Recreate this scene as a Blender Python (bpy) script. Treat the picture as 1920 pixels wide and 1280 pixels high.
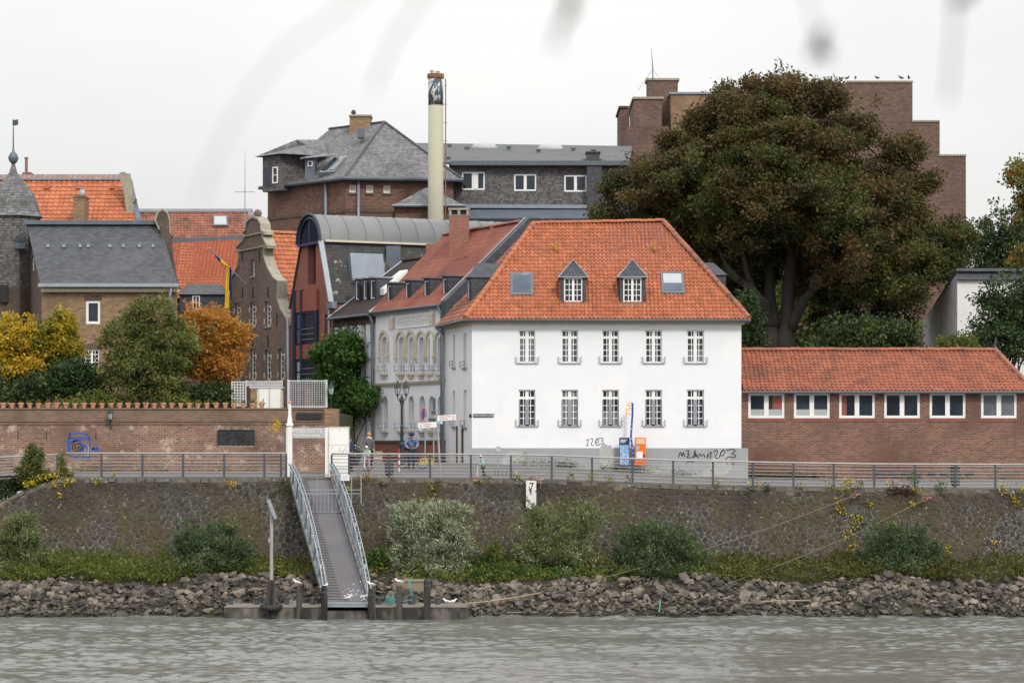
import bpy, bmesh, math, random
import numpy as np
from mathutils import Vector, Matrix
from mathutils.geometry import tessellate_polygon, delaunay_2d_cdt
random.seed(7); RNG = np.random.default_rng(7)
for o in list(bpy.data.objects): bpy.data.objects.remove(o)
SC = bpy.context.scene; COL = SC.collection
# ---------------- camera ----------------
F = 5040.0; HZ = 840.0; EYE = 7.0          # focal length (px of a 1920 wide frame), horizon row, eye height above the river
cam = bpy.data.cameras.new('camera'); co = bpy.data.objects.new('camera', cam); COL.objects.link(co)
co.location = (0, 0, EYE); co.rotation_euler = (math.radians(90), 0, 0)
cam.sensor_width = 36; cam.lens = 36*F/1920; cam.shift_y = (HZ-640)/1920; cam.clip_start = .5; cam.clip_end = 6000
cam.dof.use_dof = True; cam.dof.focus_distance = 130; cam.dof.aperture_fstop = 2.6
SC.camera = co
# ---------------- light ----------------
SUN_AZ, SUN_EL = math.radians(156), math.radians(38)      # azimuth clockwise from +Y (view direction)
w = bpy.data.worlds.new('World'); SC.world = w; w.use_nodes = True
nt = w.node_tree; nt.nodes.clear()
out = nt.nodes.new('ShaderNodeOutputWorld'); bg = nt.nodes.new('ShaderNodeBackground')
sky = nt.nodes.new('ShaderNodeTexSky'); sky.sky_type = 'NISHITA'; sky.sun_disc = False
sky.sun_elevation = SUN_EL; sky.sun_rotation = SUN_AZ; sky.dust_density = 3; sky.air_density = 1
hs = nt.nodes.new('ShaderNodeHueSaturation'); hs.inputs['Saturation'].default_value = .6
nt.links.new(sky.outputs[0], hs.inputs['Color'])
tc = nt.nodes.new('ShaderNodeTexCoord'); mp = nt.nodes.new('ShaderNodeMapping'); mp.inputs['Scale'].default_value = (1, 1, 3.2)
ns = nt.nodes.new('ShaderNodeTexNoise'); ns.inputs['Scale'].default_value = 3.2; ns.inputs['Detail'].default_value = 5; ns.inputs['Roughness'].default_value = .5
nt.links.new(tc.outputs['Generated'], mp.inputs[0]); nt.links.new(mp.outputs[0], ns.inputs['Vector'])
rp = nt.nodes.new('ShaderNodeValToRGB'); rp.color_ramp.elements[0].position = .3; rp.color_ramp.elements[1].position = .72
rp.color_ramp.elements[0].color = (5.85, 5.83, 5.85, 1); rp.color_ramp.elements[1].color = (7.1, 6.95, 6.7, 1)   # cloud cover
nt.links.new(ns.outputs['Fac'], rp.inputs[0])
# CIE-like zenith gradient added to lift side walls: luminance grows with sine of altitude
sx_ = nt.nodes.new('ShaderNodeSeparateXYZ'); nt.links.new(tc.outputs['Generated'], sx_.inputs[0]); zen_lift = nt.nodes.new('ShaderNodeMath'); zen_lift.operation = 'MULTIPLY_ADD'; zen_lift.use_clamp = False; zen_lift.inputs[1].default_value = 1.6; zen_lift.inputs[2].default_value = 1.0
mxz = nt.nodes.new('ShaderNodeMath'); mxz.operation = 'MAXIMUM'; mxz.inputs[1].default_value = 0; nt.links.new(sx_.outputs[2], mxz.inputs[0]); nt.links.new(mxz.outputs[0], zen_lift.inputs[0])
vm = nt.nodes.new('ShaderNodeVectorMath'); vm.operation = 'SCALE'; nt.links.new(rp.outputs[0], vm.inputs[0]); nt.links.new(zen_lift.outputs[0], vm.inputs['Scale'])
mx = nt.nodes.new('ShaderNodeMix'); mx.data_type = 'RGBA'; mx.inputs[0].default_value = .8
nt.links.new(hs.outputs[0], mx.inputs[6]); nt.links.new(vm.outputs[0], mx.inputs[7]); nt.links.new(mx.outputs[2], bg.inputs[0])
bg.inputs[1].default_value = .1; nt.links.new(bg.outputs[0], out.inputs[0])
sl = bpy.data.lights.new('sun', 'SUN'); sl.energy = 1.4; sl.angle = math.radians(10); sl.color = (1, .95, .88)
so = bpy.data.objects.new('sun', sl); COL.objects.link(so)
sd = Vector((math.sin(SUN_AZ)*math.cos(SUN_EL), math.cos(SUN_AZ)*math.cos(SUN_EL), math.sin(SUN_EL)))
so.rotation_euler = sd.to_track_quat('Z', 'Y').to_euler(); so.location = (30, 40, 60)
SC.view_settings.view_transform = 'Standard'; SC.view_settings.look = 'None'; SC.view_settings.gamma = 1; SC.view_settings.exposure = .38
SC.render.engine = 'CYCLES'
# ---------------- helpers ----------------
def PX(px, d): return (px-960)/F*d
def PZ(py, d): return EYE+(HZ-py)/F*d
def P(px, py, d): return Vector((PX(px, d), d, PZ(py, d)))
def lerp(a, b, t): return a+(b-a)*t
def newobj(name, me, parent=None):
    o = bpy.data.objects.new(name, me); COL.objects.link(o)
    if parent is not None:
        o.parent = parent; o.matrix_parent_inverse = world(parent).inverted()
    return o
def world(o):
    m = Matrix.LocRotScale(o.location, o.rotation_euler, o.scale)
    if o.parent: m = world(o.parent) @ o.matrix_parent_inverse @ m
    return m
def tag(o, label, cat, group=None):
    o['label'] = label; o['category'] = cat
    if group: o['group'] = group
    return o
def thing(name, label, cat, loc=(0, 0, 0), group=None):
    o = bpy.data.objects.new(name, None); COL.objects.link(o); o.location = loc; o.empty_display_size = .2
    return tag(o, label, cat, group)
def kind(o, k): o['kind'] = k; return o
def dup(root, loc, rotz=0, label=None, scale=None):
    r = root.copy(); COL.objects.link(r); r.location = loc; r.rotation_euler = (0, 0, rotz)
    if label: r['label'] = label
    if scale: r.scale = (scale,)*3
    def rec(a, b):
        for ch in list(a.children):
            c = ch.copy(); COL.objects.link(c); c.parent = b; c.matrix_parent_inverse = ch.matrix_parent_inverse.copy(); rec(ch, c)
    rec(root, r); return r
def inpoly(p, poly):
    r = False; x, y = p; j = len(poly)-1
    for i in range(len(poly)):
        if (poly[i][1] > y) != (poly[j][1] > y) and x < (poly[j][0]-poly[i][0])*(y-poly[i][1])/(poly[j][1]-poly[i][1])+poly[i][0]: r = not r
        j = i
    return r
class MB:
    def __init__(s, M=None): s.v = []; s.f = []; s.m = []; s.M = M
    def add(s, vs, fs, mi=0):
        n = len(s.v)
        s.v += [tuple(s.M @ Vector(p)) if s.M is not None else tuple(p) for p in vs]
        s.f += [tuple(i+n for i in f) for f in fs]; s.m += [mi]*len(fs); return s
    def quad(s, *p, mi=0): return s.add(p, [tuple(range(len(p)))], mi)
    def box(s, a, b, mi=0):
        x0, y0, z0 = a; x1, y1, z1 = b
        return s.add([(x0,y0,z0),(x1,y0,z0),(x1,y1,z0),(x0,y1,z0),(x0,y0,z1),(x1,y0,z1),(x1,y1,z1),(x0,y1,z1)],
                     [(0,3,2,1),(4,5,6,7),(0,1,5,4),(1,2,6,5),(2,3,7,6),(3,0,4,7)], mi)
    def beam(s, p, q, w, h, up=(0, 0, 1), mi=0):
        p, q = Vector(p), Vector(q); t = (q-p).normalized(); u = Vector(up)
        if abs(t.dot(u)) > .95: u = Vector((0, 1, 0))
        a = t.cross(u).normalized()*w/2; b = a.cross(t).normalized()*h/2
        vs = [p-a-b, p+a-b, p+a+b, p-a+b, q-a-b, q+a-b, q+a+b, q-a+b]
        return s.add(vs, [(3,2,1,0),(4,5,6,7),(0,1,5,4),(1,2,6,5),(2,3,7,6),(3,0,4,7)], mi)
    def tube(s, pts, r, n=6, mi=0, cap=True):
        pts = [Vector(p) for p in pts]; k = len(pts); rs = r if isinstance(r, (list, tuple)) else [r]*k
        vs = []; fs = []; prev = None
        for i, p in enumerate(pts):
            t = (pts[min(i+1, k-1)]-pts[max(i-1, 0)]).normalized()
            if prev is None: a = t.cross(Vector((0, 0, 1))) if abs(t.z) < .9 else t.cross(Vector((1, 0, 0)))
            else: a = prev-t*prev.dot(t)
            a.normalize(); prev = a; b = t.cross(a)
            for j in range(n):
                c = 2*math.pi*j/n; vs.append(p+(a*math.cos(c)+b*math.sin(c))*rs[i])
        for i in range(k-1):
            for j in range(n):
                j2 = (j+1) % n; fs.append((i*n+j, i*n+j2, (i+1)*n+j2, (i+1)*n+j))
        if cap: fs += [tuple(range(n-1, -1, -1)), tuple(range((k-1)*n, k*n))]
        return s.add(vs, fs, mi)
    def lathe(s, c, prof, n=12, mi=0):
        c = Vector(c); vs = []; fs = []; k = len(prof)
        for r, z in prof:
            for j in range(n):
                a = 2*math.pi*(j+.5)/n; vs.append(c+Vector((r*math.cos(a), r*math.sin(a), z)))
        for i in range(k-1):
            for j in range(n):
                j2 = (j+1) % n; fs.append((i*n+j, i*n+j2, (i+1)*n+j2, (i+1)*n+j))
        fs += [tuple(range(n-1, -1, -1)), tuple(range((k-1)*n, k*n))]
        return s.add(vs, fs, mi)
    def prism(s, poly, y0, y1, mi=0):            # polygon in (x,z), extruded along local y
        n = len(poly); A = [(p[0], y0, p[1]) for p in poly]; B = [(p[0], y1, p[1]) for p in poly]
        tr = tessellate_polygon([[Vector((p[0], p[1], 0)) for p in poly]])
        fs = [tuple(t) for t in tr]+[tuple(i+n for i in t[::-1]) for t in tr]
        fs += [(i, i+n, (i+1) % n+n, (i+1) % n) for i in range(n)]
        return s.add(A+B, fs, mi)
    def wall(s, outline, holes=(), rev=.2, thick=.3, mi=0, back=False):   # outline / holes in (x,z); front at y=0
        loops = [[Vector((p[0], p[1], 0)) for p in outline]]+[[Vector((p[0], p[1], 0)) for p in h] for h in holes]
        flat = [p.xy for l in loops for p in l]; ed = []; k = 0
        for l in loops: ed += [(k+i, k+(i+1) % len(l)) for i in range(len(l))]; k += len(l)
        vo, eo, fo = delaunay_2d_cdt(flat, ed, [], 1, 1e-5)[:3]
        def out_(t):
            c = (vo[t[0]]+vo[t[1]]+vo[t[2]])/3; return inpoly(c, outline) and not any(inpoly(c, h) for h in holes)
        fo = [t for t in fo if out_(t)]
        s.add([(p[0], 0, p[1]) for p in vo], [tuple(t) for t in fo], mi)
        for h in holes:
            n = len(h); s.add([(p[0], 0, p[1]) for p in h]+[(p[0], rev, p[1]) for p in h], [(i, (i+1) % n, (i+1) % n+n, i+n) for i in range(n)], mi)
        n = len(outline)
        s.add([(p[0], 0, p[1]) for p in outline]+[(p[0], thick, p[1]) for p in outline], [(i, (i+1) % n, (i+1) % n+n, i+n) for i in range(n)], mi)
        return s
    def build(s, name, mat, parent=None, smooth=False, uv=True, merge=False):
        me = bpy.data.meshes.new(name); me.from_pydata(s.v, [], s.f)
        for m in (mat if isinstance(mat, (list, tuple)) else [mat]): me.materials.append(m)
        if any(s.m): me.polygons.foreach_set('material_index', s.m)
        if uv: autouv(me)
        if smooth: me.polygons.foreach_set('use_smooth', [True]*len(me.polygons))
        me.update(); return newobj(name, me, parent)
def autouv(me):
    me.update(); nf = len(me.polygons); nl = len(me.loops)
    nor = np.empty(nf*3); me.polygons.foreach_get('normal', nor); nor = nor.reshape(-1, 3)
    tot = np.empty(nf, 'i'); me.polygons.foreach_get('loop_total', tot)
    vi = np.empty(nl, 'i'); me.loops.foreach_get('vertex_index', vi)
    co_ = np.empty(len(me.vertices)*3); me.vertices.foreach_get('co', co_); co_ = co_.reshape(-1, 3)
    n = np.repeat(nor, tot, 0); p = co_[vi]
    n = np.where((n[:, 1:2] > .01), -n, n)
    t = np.stack([-n[:, 1], n[:, 0], np.zeros(len(n))], 1); ln = np.linalg.norm(t, axis=1, keepdims=True)
    flat = ln[:, 0] < .12; t = np.where(flat[:, None], np.array([[1., 0, 0]]), t/np.maximum(ln, 1e-6))
    b = np.cross(n, t); b = np.where(b[:, 2:3] < 0, -b, b); b = np.where(flat[:, None], np.array([[0, 1., 0]]), b)
    uv = np.stack([(p*t).sum(1), (p*b).sum(1)], 1)
    l = me.uv_layers.new(name='UVMap'); l.data.foreach_set('uv', uv.ravel().astype('f'))
class Fac:                                        # a facade: A left end, B right end (plan), local x along it, local y inward
    def __init__(s, A, B):
        s.A = Vector(A); s.B = Vector(B); dv = s.B-s.A; s.L = dv.length; s.d_ = dv/s.L; i = Vector((-s.d_.y, s.d_.x)); s.inw = i
        s.M = Matrix(((s.d_.x, i.x, 0, s.A.x), (s.d_.y, i.y, 0, s.A.y), (0, 0, 1, 0), (0, 0, 0, 1)))
    def u(s, px, off=0):
        k = (px-960)/F; ax = s.A.x+s.inw.x*off; ay = s.A.y+s.inw.y*off
        return (k*ay-ax)/(s.d_.x-k*s.d_.y)
    def d(s, u, off=0): return s.A.y+u*s.d_.y+s.inw.y*off
    def z(s, py, u, off=0): return PZ(py, s.d(u, off))
    def uz(s, px, py, off=0):
        u = s.u(px, off); return (u, s.z(py, u, off))
    def pt(s, u, y, z): return s.M @ Vector((u, y, z))
    def mb(s): return MB(s.M)
    def base(s, z, u=None): return s.pt(s.L/2 if u is None else u, 0, z)
def frontal(px0, px1, d): return Fac((PX(px0, d), d), (PX(px1, d), d))
def rect(a, b, c, d): return [(a, c), (b, c), (b, d), (a, d)]
def arch(u0, u1, z0, z1, n=8):
    r = (u1-u0)/2; zc = z1-r; cx = (u0+u1)/2
    return [(u0, z0), (u1, z0)]+[(cx+r*math.cos(math.pi*i/n), zc+r*math.sin(math.pi*i/n)) for i in range(n+1)]
ORD = 'first second third fourth fifth sixth seventh eighth ninth tenth eleventh twelfth thirteenth fourteenth fifteenth sixteenth seventeenth eighteenth nineteenth twentieth'.split()
# ---------------- materials ----------------
def nodes(name):
    m = bpy.data.materials.new(name); m.use_nodes = True; return m, m.node_tree, m.node_tree.nodes['Principled BSDF']
def ND(nt, typ, **kw):
    n = nt.nodes.new(typ)
    for k, v in kw.items():
        if k in n.inputs: n.inputs[k].default_value = v
        else: setattr(n, k, v)
    return n
def posvec(nt, sc=(1, 1, 1)):
    g = nt.nodes.new('ShaderNodeNewGeometry'); m = ND(nt, 'ShaderNodeMapping', Scale=sc); nt.links.new(g.outputs['Position'], m.inputs[0]); return m.outputs[0]
def noise(nt, sc, det=4, vec=None, rough=.55):
    n = ND(nt, 'ShaderNodeTexNoise', Scale=sc, Detail=det, Roughness=rough); nt.links.new(vec if vec else posvec(nt), n.inputs['Vector']); return n.outputs['Fac']
def ramp(nt, fac, a, b):
    r = nt.nodes.new('ShaderNodeMapRange'); r.inputs[1].default_value = a; r.inputs[2].default_value = b; nt.links.new(fac, r.inputs[0]); return r.outputs[0]
def mixc(nt, f, a, b, mode='MIX'):
    m = ND(nt, 'ShaderNodeMix', data_type='RGBA', blend_type=mode)
    for s, v in ((0, f), (6, a), (7, b)):
        if isinstance(v, (int, float)): m.inputs[s].default_value = v
        elif isinstance(v, (tuple, list)): m.inputs[s].default_value = (*v[:3], 1)
        else: nt.links.new(v, m.inputs[s])
    return m.outputs[2]
def bump(nt, b, h, st, dist=.02):
    n = ND(nt, 'ShaderNodeBump', Strength=st, Distance=dist); nt.links.new(h, n.inputs['Height']); nt.links.new(n.outputs[0], b.inputs['Normal'])
def mk(name, c1, c2=None, sc=3, c3=None, s3=.6, t3=(.52, .7), rough=.8, bmp=0, bsc=25, metal=0, spec=.4, stretch=(1, 1, 1), isl=0):
    m, nt, b = nodes(name); b.inputs['Roughness'].default_value = rough; b.inputs['Metallic'].default_value = metal; b.inputs['Specular IOR Level'].default_value = spec
    c2 = c2 or tuple(x*.8 for x in c1); v = posvec(nt, stretch)
    c = mixc(nt, ramp(nt, noise(nt, sc, 5, v), .3, .7), c1, c2)
    if isl:
        g = nt.nodes.new('ShaderNodeNewGeometry'); h = ND(nt, 'ShaderNodeHueSaturation'); nt.links.new(c, h.inputs['Color'])
        nt.links.new(ramp2(nt, g.outputs['Random Per Island'], 1-isl, 1+isl), h.inputs['Value']); c = h.outputs[0]
    if c3: c = mixc(nt, ramp(nt, noise(nt, s3, 6, v, .65), *t3), c, c3)
    nt.links.new(c, b.inputs['Base Color'])
    if bmp: bump(nt, b, noise(nt, bsc, 5), bmp)
    return m
def ramp2(nt, fac, lo, hi):
    r = nt.nodes.new('ShaderNodeMapRange'); r.inputs[3].default_value = lo; r.inputs[4].default_value = hi; nt.links.new(fac, r.inputs[0]); return r.outputs[0]
def mk_brick(name, c1, c2, mortar, bw=.28, bh=.094, ms=.016, c3=None, s3=.35, t3=(.5, .68), c4=None, t4=(.6, .66), rough=.9, bmp=.6, off=.5, dirt=.55):
    m, nt, b = nodes(name); b.inputs['Roughness'].default_value = rough; b.inputs['Specular IOR Level'].default_value = .25
    uv = nt.nodes.new('ShaderNodeUVMap'); br = ND(nt, 'ShaderNodeTexBrick', Scale=1.0, Bias=0.0); br.offset = off
    br.inputs['Mortar Size'].default_value = ms; br.inputs['Brick Width'].default_value = bw; br.inputs['Row Height'].default_value = bh; br.inputs['Mortar Smooth'].default_value = .2
    nt.links.new(uv.outputs[0], br.inputs['Vector'])
    br.inputs['Color1'].default_value = (*c1, 1); br.inputs['Color2'].default_value = (*c2, 1); br.inputs['Mortar'].default_value = (*mortar, 1)
    c = br.outputs['Color']
    c = mixc(nt, ramp(nt, noise(nt, 1.3, 6, None, .7), .35, .75), c, tuple(x*.7 for x in c1), 'MIX') if False else mixc(nt, dirt, c, mixc(nt, noise(nt, 2.1, 6, None, .7), (.45, .45, .45), (1.5, 1.5, 1.5)), 'MULTIPLY')
    if c3: c = mixc(nt, ramp(nt, noise(nt, s3, 6, None, .62), *t3), c, c3)
    if c4: c = mixc(nt, ramp(nt, noise(nt, 1.7, 7, None, .7), *t4), c, c4)
    nt.links.new(c, b.inputs['Base Color'])
    inv = ND(nt, 'ShaderNodeMath', operation='SUBTRACT'); inv.inputs[0].default_value = 1; nt.links.new(br.outputs['Fac'], inv.inputs[1])
    bump(nt, b, inv.outputs[0], bmp, .012); return m
def mk_leaf(name, cols, nsc=.5, tr=.35, rnd=.35):
    m, nt, b = nodes(name); b.inputs['Roughness'].default_value = .55; b.inputs['Specular IOR Level'].default_value = .3
    g = nt.nodes.new('ShaderNodeNewGeometry'); add = ND(nt, 'ShaderNodeMath', operation='MULTIPLY_ADD'); add.inputs[1].default_value = rnd
    nt.links.new(g.outputs['Random Per Island'], add.inputs[0]); nt.links.new(ramp2(nt, ramp(nt, noise(nt, nsc, 4), .3, .7), 0, 1-rnd), add.inputs[2])
    r = nt.nodes.new('ShaderNodeValToRGB'); el = r.color_ramp.elements
    while len(el) < len(cols): el.new(.5)
    for i, c in enumerate(cols): el[i].position = i/(len(cols)-1); el[i].color = (*c, 1)
    nt.links.new(add.outputs[0], r.inputs[0]); nt.links.new(r.outputs[0], b.inputs['Base Color'])
    t = nt.nodes.new('ShaderNodeBsdfTranslucent'); nt.links.new(r.outputs[0], t.inputs[0]); ms = nt.nodes.new('ShaderNodeMixShader'); ms.inputs[0].default_value = tr
    o = nt.nodes['Material Output']; nt.links.new(b.outputs[0], ms.inputs[1]); nt.links.new(t.outputs[0], ms.inputs[2]); nt.links.new(ms.outputs[0], o.inputs[0]); return m
M = {}
M['white'] = mk('white_plaster', (.78, .79, .82), (.75, .76, .795), .8, (.7, .7, .7), .5, (.62, 1.0), .75, .08, 30)
nt = M['white'].node_tree; b = nt.nodes['Principled BSDF']; c = b.inputs['Base Color'].links[0].from_socket      # faint rain streaks and patched paint
c = mixc(nt, ramp(nt, noise(nt, 1.0, 6, posvec(nt, (2.6, 2.6, .16)), .65), .6, .95), c, (.68, .68, .675)); c = mixc(nt, ramp(nt, noise(nt, .45, 3), .55, .58), c, mixc(nt, .5, c, (.82, .825, .83))); nt.links.new(c, b.inputs['Base Color'])
M['whitebrick'] = mk_brick('white_painted_brick', (.83, .845, .89), (.8, .815, .86), (.7, .71, .75), c3=(.68, .68, .7), t3=(.55, .9), bmp=.35, dirt=.12)
M['oldwhitebrick'] = mk_brick('old_white_brick', (.78, .78, .8), (.66, .66, .69), (.5, .5, .5), c3=(.38, .38, .38), t3=(.48, .8), s3=.8)
M['plinth'] = mk('grey_plinth_paint', (.34, .35, .37), (.30, .31, .33), 1.2, (.46, .46, .46), .8, (.6, .75), .8, .1, 20)
M['cream'] = mk('cream_stone', (.62, .57, .46), (.52, .47, .37), 4, (.3, .27, .2), 2, (.6, .8), .85, .2)
M['frame'] = mk('white_frame_paint', (.82, .82, .81), (.78, .78, .77), 6, rough=.45)
M['greyframe'] = mk('grey_frame_paint', (.30, .31, .34), (.27, .28, .31), 5, rough=.5)
M['blueframe'] = mk('navy_frame_paint', (.02, .035, .075), (.015, .028, .06), 5, rough=.4)
def mk_glass(name, c, c2, rough=.06):
    m = mk(name, c, c2, .9, rough=rough, spec=.3); return m
M['glass'] = mk_glass('window_glass', (.014, .02, .03), (.04, .052, .07))
M['glass_l'] = mk_glass('pale_window_glass', (.10, .115, .135), (.17, .19, .21))
M['blind'] = mk('window_blind', (.4, .45, .45), (.36, .4, .41), 2, rough=.3)
M['curtain'] = mk('red_curtain', (.25, .06, .05), (.3, .1, .08), 6, rough=.6, stretch=(3, 3, .4))
M['sheer'] = mk('sheer_curtain', (.5, .5, .48), (.4, .4, .38), 6, rough=.6, stretch=(3, 3, .4))
TILE = dict(sc=1.5, rough=.75, bmp=.15, bsc=18, isl=.17)
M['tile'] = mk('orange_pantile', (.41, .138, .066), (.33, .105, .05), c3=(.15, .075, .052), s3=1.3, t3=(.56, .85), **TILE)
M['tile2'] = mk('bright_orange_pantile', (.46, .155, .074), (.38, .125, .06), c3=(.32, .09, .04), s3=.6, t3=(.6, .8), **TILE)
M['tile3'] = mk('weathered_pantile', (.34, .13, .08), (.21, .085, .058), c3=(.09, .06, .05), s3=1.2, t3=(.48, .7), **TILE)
M['tile4'] = mk('low_roof_pantile', (.34, .118, .066), (.27, .09, .052), c3=(.11, .06, .047), s3=.8, t3=(.5, .75), **TILE)
M['flat_red'] = mk_brick('red_brown_flat_tile', (.29, .105, .072), (.24, .085, .06), (.13, .05, .04), .33, .36, .012, c3=(.15, .055, .045), t3=(.45, .7), off=.0, bmp=.5)
M['flat_red2'] = mk_brick('orange_flat_tile', (.36, .10, .05), (.30, .085, .04), (.16, .045, .03), .24, .2, .02, off=.0, bmp=.8)
M['flat_brown'] = mk_brick('dark_brown_tile', (.06, .045, .042), (.05, .04, .04), (.03, .022, .02), .33, .34, .02, off=.0, bmp=.8)
M['slate'] = mk_brick('slate_roof', (.095, .101, .116), (.062, .067, .079), (.032, .035, .041), .3, .17, .008, c3=(.11, .115, .12), t3=(.52, .8), bmp=.5, rough=.55)
M['slate_old'] = mk_brick('old_slate_roof', (.24, .242, .248), (.12, .122, .126), (.065, .065, .065), .2, .15, .012, c3=(.055, .052, .045), s3=.5, t3=(.55, .72), bmp=.6, rough=.7)
M['shingle'] = mk_brick('slate_shingle_cladding', (.19, .183, .183), (.08, .078, .08), (.045, .044, .045), .17, .14, .01, c3=(.05, .05, .05), t3=(.6, .8), bmp=.6, rough=.7)
M['slate_dark'] = mk_brick('dark_slate_cladding', (.075, .082, .098), (.05, .056, .068), (.028, .031, .038), .22, .16, .008, bmp=.4, rough=.5)
M['slate_lichen'] = mk_brick('lichen_slate', (.075, .075, .072), (.055, .055, .055), (.03, .03, .03), .25, .2, .01, c4=(.32, .3, .24), t4=(.6, .64), bmp=.5)
M['zinc'] = mk('zinc_sheet', (.21, .222, .222), (.175, .187, .187), .6, (.3, .31, .31), .4, (.55, .8), .5, metal=.25)
M['lead'] = mk('lead_sheet', (.13, .155, .19), (.10, .12, .15), 1.5, (.22, .24, .26), 1.2, (.6, .7), .5, metal=.2)
M['leadlight'] = mk('pale_lead_trim', (.34, .37, .42), (.28, .31, .35), 2, rough=.5, metal=.2)
M['gutter'] = mk('painted_gutter', (.10, .125, .15), (.085, .105, .125), 2, rough=.5)
M['zincpipe'] = mk('zinc_downpipe', (.24, .28, .33), (.2, .235, .28), 2, rough=.45, metal=.2)
M['b_gable'] = mk_brick('purple_brown_brick', (.25, .155, .125), (.13, .085, .075), (.24, .21, .18), c3=(.11, .082, .075), t3=(.5, .8))
M['b_tan'] = mk_brick('tan_old_brick', (.36, .225, .13), (.20, .125, .078), (.25, .19, .125), c3=(.17, .105, .07), t3=(.48, .75), c4=(.07, .05, .04), t4=(.66, .72))
M['b_dark'] = mk_brick('dark_old_brick', (.15, .105, .08), (.085, .062, .05), (.12, .095, .075), c3=(.06, .047, .042))
M['b_red'] = mk_brick('smooth_red_brick', (.38, .135, .09), (.28, .1, .07), (.25, .14, .11), c3=(.26, .1, .07))
M['b_redlight'] = mk_brick('chimney_red_brick', (.32, .12, .085), (.26, .095, .07), (.25, .17, .14))
M['b_garden'] = mk_brick('garden_wall_brick', bw=.27, bh=.09, ms=.016, c1= (.30, .145, .1), c2=(.13, .075, .06), mortar=(.32, .26, .21), c3=(.14, .092, .072), t3=(.45, .7), c4=(.55, .45, .38), t4=(.55, .7))
M['b_garden2'] = mk_brick('parapet_brick', (.24, .145, .105), (.15, .095, .072), (.23, .18, .145), c3=(.13, .095, .07))
M['b_low'] = mk_brick('low_building_brick', (.28, .115, .08), (.11, .058, .048), (.26, .2, .16), bw=.27, bh=.088, c3=(.13, .07, .055), t3=(.42, .68), c4=(.36, .27, .2), t4=(.6, .8))
M['b_hosp'] = mk_brick('hospital_brown_brick', (.23, .12, .086), (.11, .066, .053), (.15, .108, .088), c3=(.095, .064, .053), t3=(.5, .8))
M['b_hosp2'] = mk_brick('tower_brown_brick', (.19, .108, .08), (.085, .055, .046), (.17, .13, .106), c3=(.10, .068, .056), t3=(.48, .75), c4=(.36, .25, .19), t4=(.66, .71))
M['b_ant'] = mk('brown_cladding', (.2, .1, .075), (.18, .09, .065), 2)
M['redpanel'] = mk('oxide_red_panel', (.32, .1, .07), (.28, .09, .065), 1, rough=.5)
M['terracotta'] = mk('terracotta', (.56, .28, .18), (.46, .22, .14), 5, (.45, .32, .24), 6, (.58, .75), .85)
M['yellowclay'] = mk('yellow_glazed_clay', (.5, .3, .05), (.42, .25, .06), 5, rough=.5)
def wallmat(name, c1, c2, isl):                # quay wall: moss, dark film below the coping, pale lichen flecks; stone and mortar share the same stains
    m = mk(name, c1, c2, 6, (.07, .054, .026), .5, (.39, .64), .92, .6, 12, isl=isl); nt = m.node_tree; b = nt.nodes['Principled BSDF']; c = b.inputs['Base Color'].links[0].from_socket
    g = nt.nodes.new('ShaderNodeNewGeometry'); sp = nt.nodes.new('ShaderNodeSeparateXYZ'); nt.links.new(g.outputs['Position'], sp.inputs[0])
    ma = ND(nt, 'ShaderNodeMath', operation='MULTIPLY_ADD'); ma.inputs[1].default_value = .28; nt.links.new(ramp2(nt, ramp(nt, sp.outputs[2], 3.0, 5.4), -.5, .5), ma.inputs[0]); nt.links.new(noise(nt, .33, 6, posvec(nt, (1, 1, .8)), .62), ma.inputs[2])
    c = mixc(nt, ramp(nt, ma.outputs[0], .48, .7), c, mixc(nt, noise(nt, 5, 4), (.026, .022, .016), (.062, .054, .041)))
    c = mixc(nt, ramp(nt, noise(nt, 7, 3, None, .5), .68, .72), c, (.3, .285, .25))
    nt.links.new(c, b.inputs['Base Color']); return m
M['stone'] = wallmat('basalt_stone', (.07, .066, .064), (.03, .03, .033), .5)
M['mortar'] = wallmat('wall_mortar', (.27, .235, .175), (.14, .12, .085), 0)
M['coping'] = mk('lichened_coping', (.15, .135, .115), (.07, .065, .058), 4, (.36, .35, .32), 5, (.6, .7), .9, .6, 12, isl=.25)
M['rock'] = mk('riprap_rock', (.205, .172, .138), (.088, .075, .063), 1.6, (.035, .032, .031), 1.1, (.46, .64), .85, .45, 9)
M['soil'] = mk('bank_soil', (.035, .029, .022), (.022, .02, .016), 2, (.028, .032, .014), 1, (.45, .6), .95, .6, 8)
M['asphalt'] = mk('asphalt', (.14, .138, .138), (.115, .113, .113), 1.2, (.17, .165, .16), .5, (.55, .75), .9, .15, 60)
M['kerbstone'] = mk('concrete_edge', (.24, .225, .2), (.19, .18, .16), 2, (.12, .1, .08), 1, (.55, .7), .9, .2)
M['lawn'] = mk('garden_soil', (.05, .055, .02), (.04, .04, .02), 2, rough=.95)
M['galv'] = mk('galvanised_steel', (.33, .37, .40), (.26, .29, .315), 2.5, (.24, .26, .27), 3, (.6, .75), .5, metal=.35)
M['rail'] = mk('pale_steel_rail', (.4, .39, .385), (.33, .325, .325), 2, rough=.45, metal=.3)
M['post'] = mk('dark_steel_post', (.065, .075, .09), (.055, .062, .075), 3, rough=.5)
M['deck'] = mk('gangway_deck', (.14, .136, .15), (.11, .107, .118), .8, (.13, .12, .125), .9, (.55, .7), .85, .2, 30)
M['deckwood'] = mk('gangway_side_boards', (.16, .145, .145), (.12, .11, .11), 2, rough=.85)
M['droppings'] = mk('bird_droppings', (.6, .6, .57), (.5, .5, .48), 8)
M['rust'] = mk('rusty_steel', (.30, .14, .08), (.18, .09, .06), 3, (.4, .4, .4), 3, (.55, .7), .85)
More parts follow.
